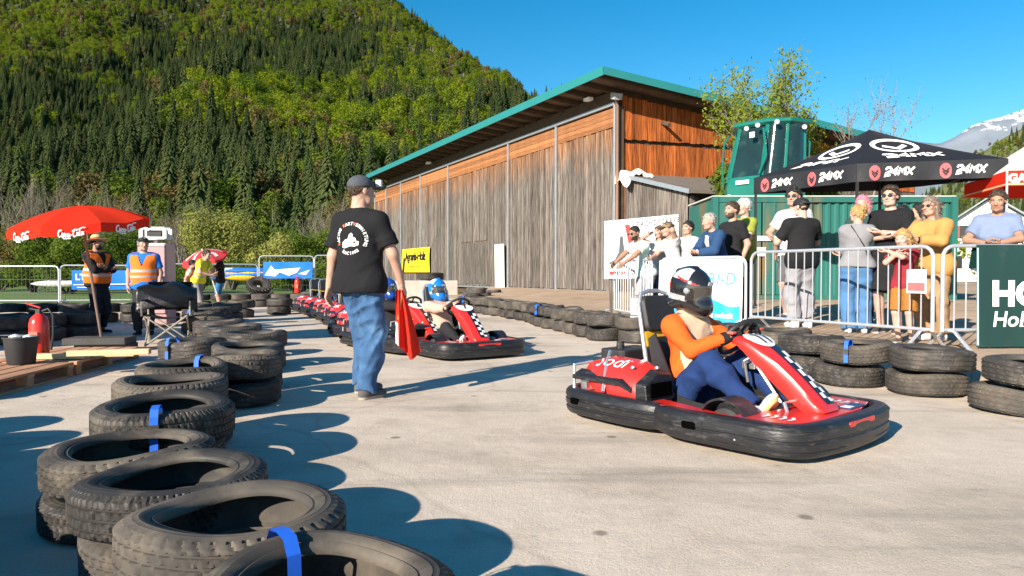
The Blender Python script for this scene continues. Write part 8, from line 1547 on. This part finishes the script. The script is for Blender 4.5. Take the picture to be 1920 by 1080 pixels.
spec('blonde woman with hair bun in grey sweater and wide blue jeans', 1606, 9.35, 385, face_to(0.25, 1.0), fem=1, hair=('bun', 'blond'), yaw=35, armR=((0.12, -0.26, 1.08), (-1, 0.4, -0.5)), armL=((-0.08, -0.26, 1.10), (1, 0.4, -0.5)), handdir=((1, -0.2, 0), (-1, -0.2, 0)), top=dict(m=(0.22, 0.22, 0.235), sleeve=1.9, off=0.032, hem=-0.03, fold=0.008, name='sweater'), bottom=dict(m=mat('light_denim', (0.07, 0.17, 0.34), rough=0.9, var=0.2, scale=8, bump=0.3, bscale=120, spec=0.2), off=0.045, fold=0.010, length=2.08, waist=0.12), shoes=((0.70, 0.70, 0.70), (0.72, 0.72, 0.72)), extra=(('strap',),))
spec('pink-haired person behind the blonde woman', 1616, 10.6, 368, face_to(-0.6, -0.6), fem=1, hair=('bob', 'pink'), skin='pale', top=dict(m=(0.03, 0.06, 0.055), sleeve=1.0), bottom=dict(m=(0.02, 0.02, 0.022)))
spec('young man in sunglasses and black T-shirt with folded arms and black shorts', 1668, 9.3, 351, face_to(-0.75, -0.66), hair=('side', 'brown'), skin='pale', armR=((0.0, -0.20, 1.14), (-1, 0.1, -0.6)), armL=((0.0, -0.24, 1.20), (1, 0.1, -0.6)), handdir=((1, -0.2, 0), (-1, -0.2, 0)), top=dict(m=(0.013, 0.013, 0.015), sleeve=0.8, off=0.026), bottom=dict(m=(0.016, 0.016, 0.018), length=1.0, off=0.035), shoes=((0.05, 0.05, 0.05), (0.7, 0.7, 0.7)), extra=(('glasses',),))
loc, H_ = stand(1697, 7.95, 430); person('blond child in dark red shirt and brown shorts leaning on the barrier', loc, face_to(-0.75, -0.5), H=H_ / 1.02, child=True, fem=1, hair=('bob', 'blond'), skin='pale', lean=6, nod=8, wide=0.98, armR=((0.06, -0.30, 1.42), (-1, 0.3, -0.6)), armL=((-0.12, -0.28, 1.44), (1, 0.2, -0.3)), handdir=((0.8, -0.4, -0.3), (-1, -0.2, -0.1)), top=dict(m=(0.26, 0.025, 0.035), sleeve=0.7, off=0.03, hem=-0.10), bottom=dict(m=(0.30, 0.13, 0.03), length=0.95, off=0.035, name='leather_shorts'), shoes=((0.10, 0.08, 0.07), (0.6, 0.58, 0.55)), group='spectators')
wm, JW = spec('woman with long grey-brown hair in mustard cardigan and sunglasses holding a can', 1752, 8.25, 369, face_to(-0.85, -0.45), fem=1, hair=('long', 'greybrown'), wide=1.02, belly=0.01, lean=8, armR=((-0.05, -0.44, 1.22), (-1, 0.3, -0.6)), armL=((0.05, -0.44, 1.22), (1, 0.3, -0.6)), hands=('grip', 'grip'), top=dict(m=(0.43, 0.235, 0.075), sleeve=1.85, off=0.035, hem=-0.16, fold=0.009, name='cardigan'), bottom=dict(m=(0.34, 0.21, 0.11), off=0.04, fold=0.012), shoes=((0.7, 0.7, 0.68), (0.7, 0.7, 0.7)), extra=(('glasses',), ('watch', 'L')))
cw = wm.matrix_basis @ (JW['wL'].lerp(JW['wR'], 0.5) + Vector((0, -0.09, 0.0))); cn = thing('drink_can', 'blue and white drink can held by the woman in mustard', 'can', (cw.x, cw.y, cw.z - 0.02)); mb = MB(); mb.lathe([(0, 0), (0.026, 0), (0.032, 0.012), (0.032, 0.105), (0.027, 0.12), (0, 0.118)], 20); mb.build('body', mat('can_blue', (0.25, 0.40, 0.62), rough=0.25, metal=0.4, var=0.3, scale=30), cn, smooth=True); mb = MB(); mb.lathe([(0, 0.122), (0.026, 0.122), (0.026, 0.119)], 16); mb.build('lid', STEEL, cn)
spec('woman with short dark hair in pale blue blouse leaning on the green banner', 1868, 7.95, 357, face_to(-0.55, -0.8), fem=1, hair=('short', 'brown'), lean=14, nod=10, yaw=-8, skin='tan', armR=((-0.10, -0.42, 1.13), (-1, 0.3, -0.3)), armL=((0.02, -0.46, 1.13), (1, 0.3, -0.3)), handdir=((0.8, -0.5, 0), (-0.8, -0.5, 0)), top=dict(m=(0.17, 0.215, 0.34), sleeve=0.75, off=0.030, fold=0.008, name='blouse'), bottom=dict(m=(0.06, 0.07, 0.12)))
spec('person by the tent with clothes coloured dark for tent shade, left of two', 1690, 12.6, 386, face_to(-0.9, -0.2), hair=('short', 'black'), hres=0.02, top=dict(m=(0.02, 0.025, 0.04), sleeve=1.0), bottom=dict(m=(0.02, 0.02, 0.025)))  # shade under the tent is put into these dark clothes colours
spec('person by the tent with clothes coloured dark for tent shade, right of two', 1722, 12.9, 383, face_to(-0.7, 0.6), hair=('bob', 'black'), hres=0.02, top=dict(m=(0.025, 0.02, 0.02), sleeve=1.0), bottom=dict(m=(0.02, 0.02, 0.025)))  # dark clothes colours stand in for tent shade here as well
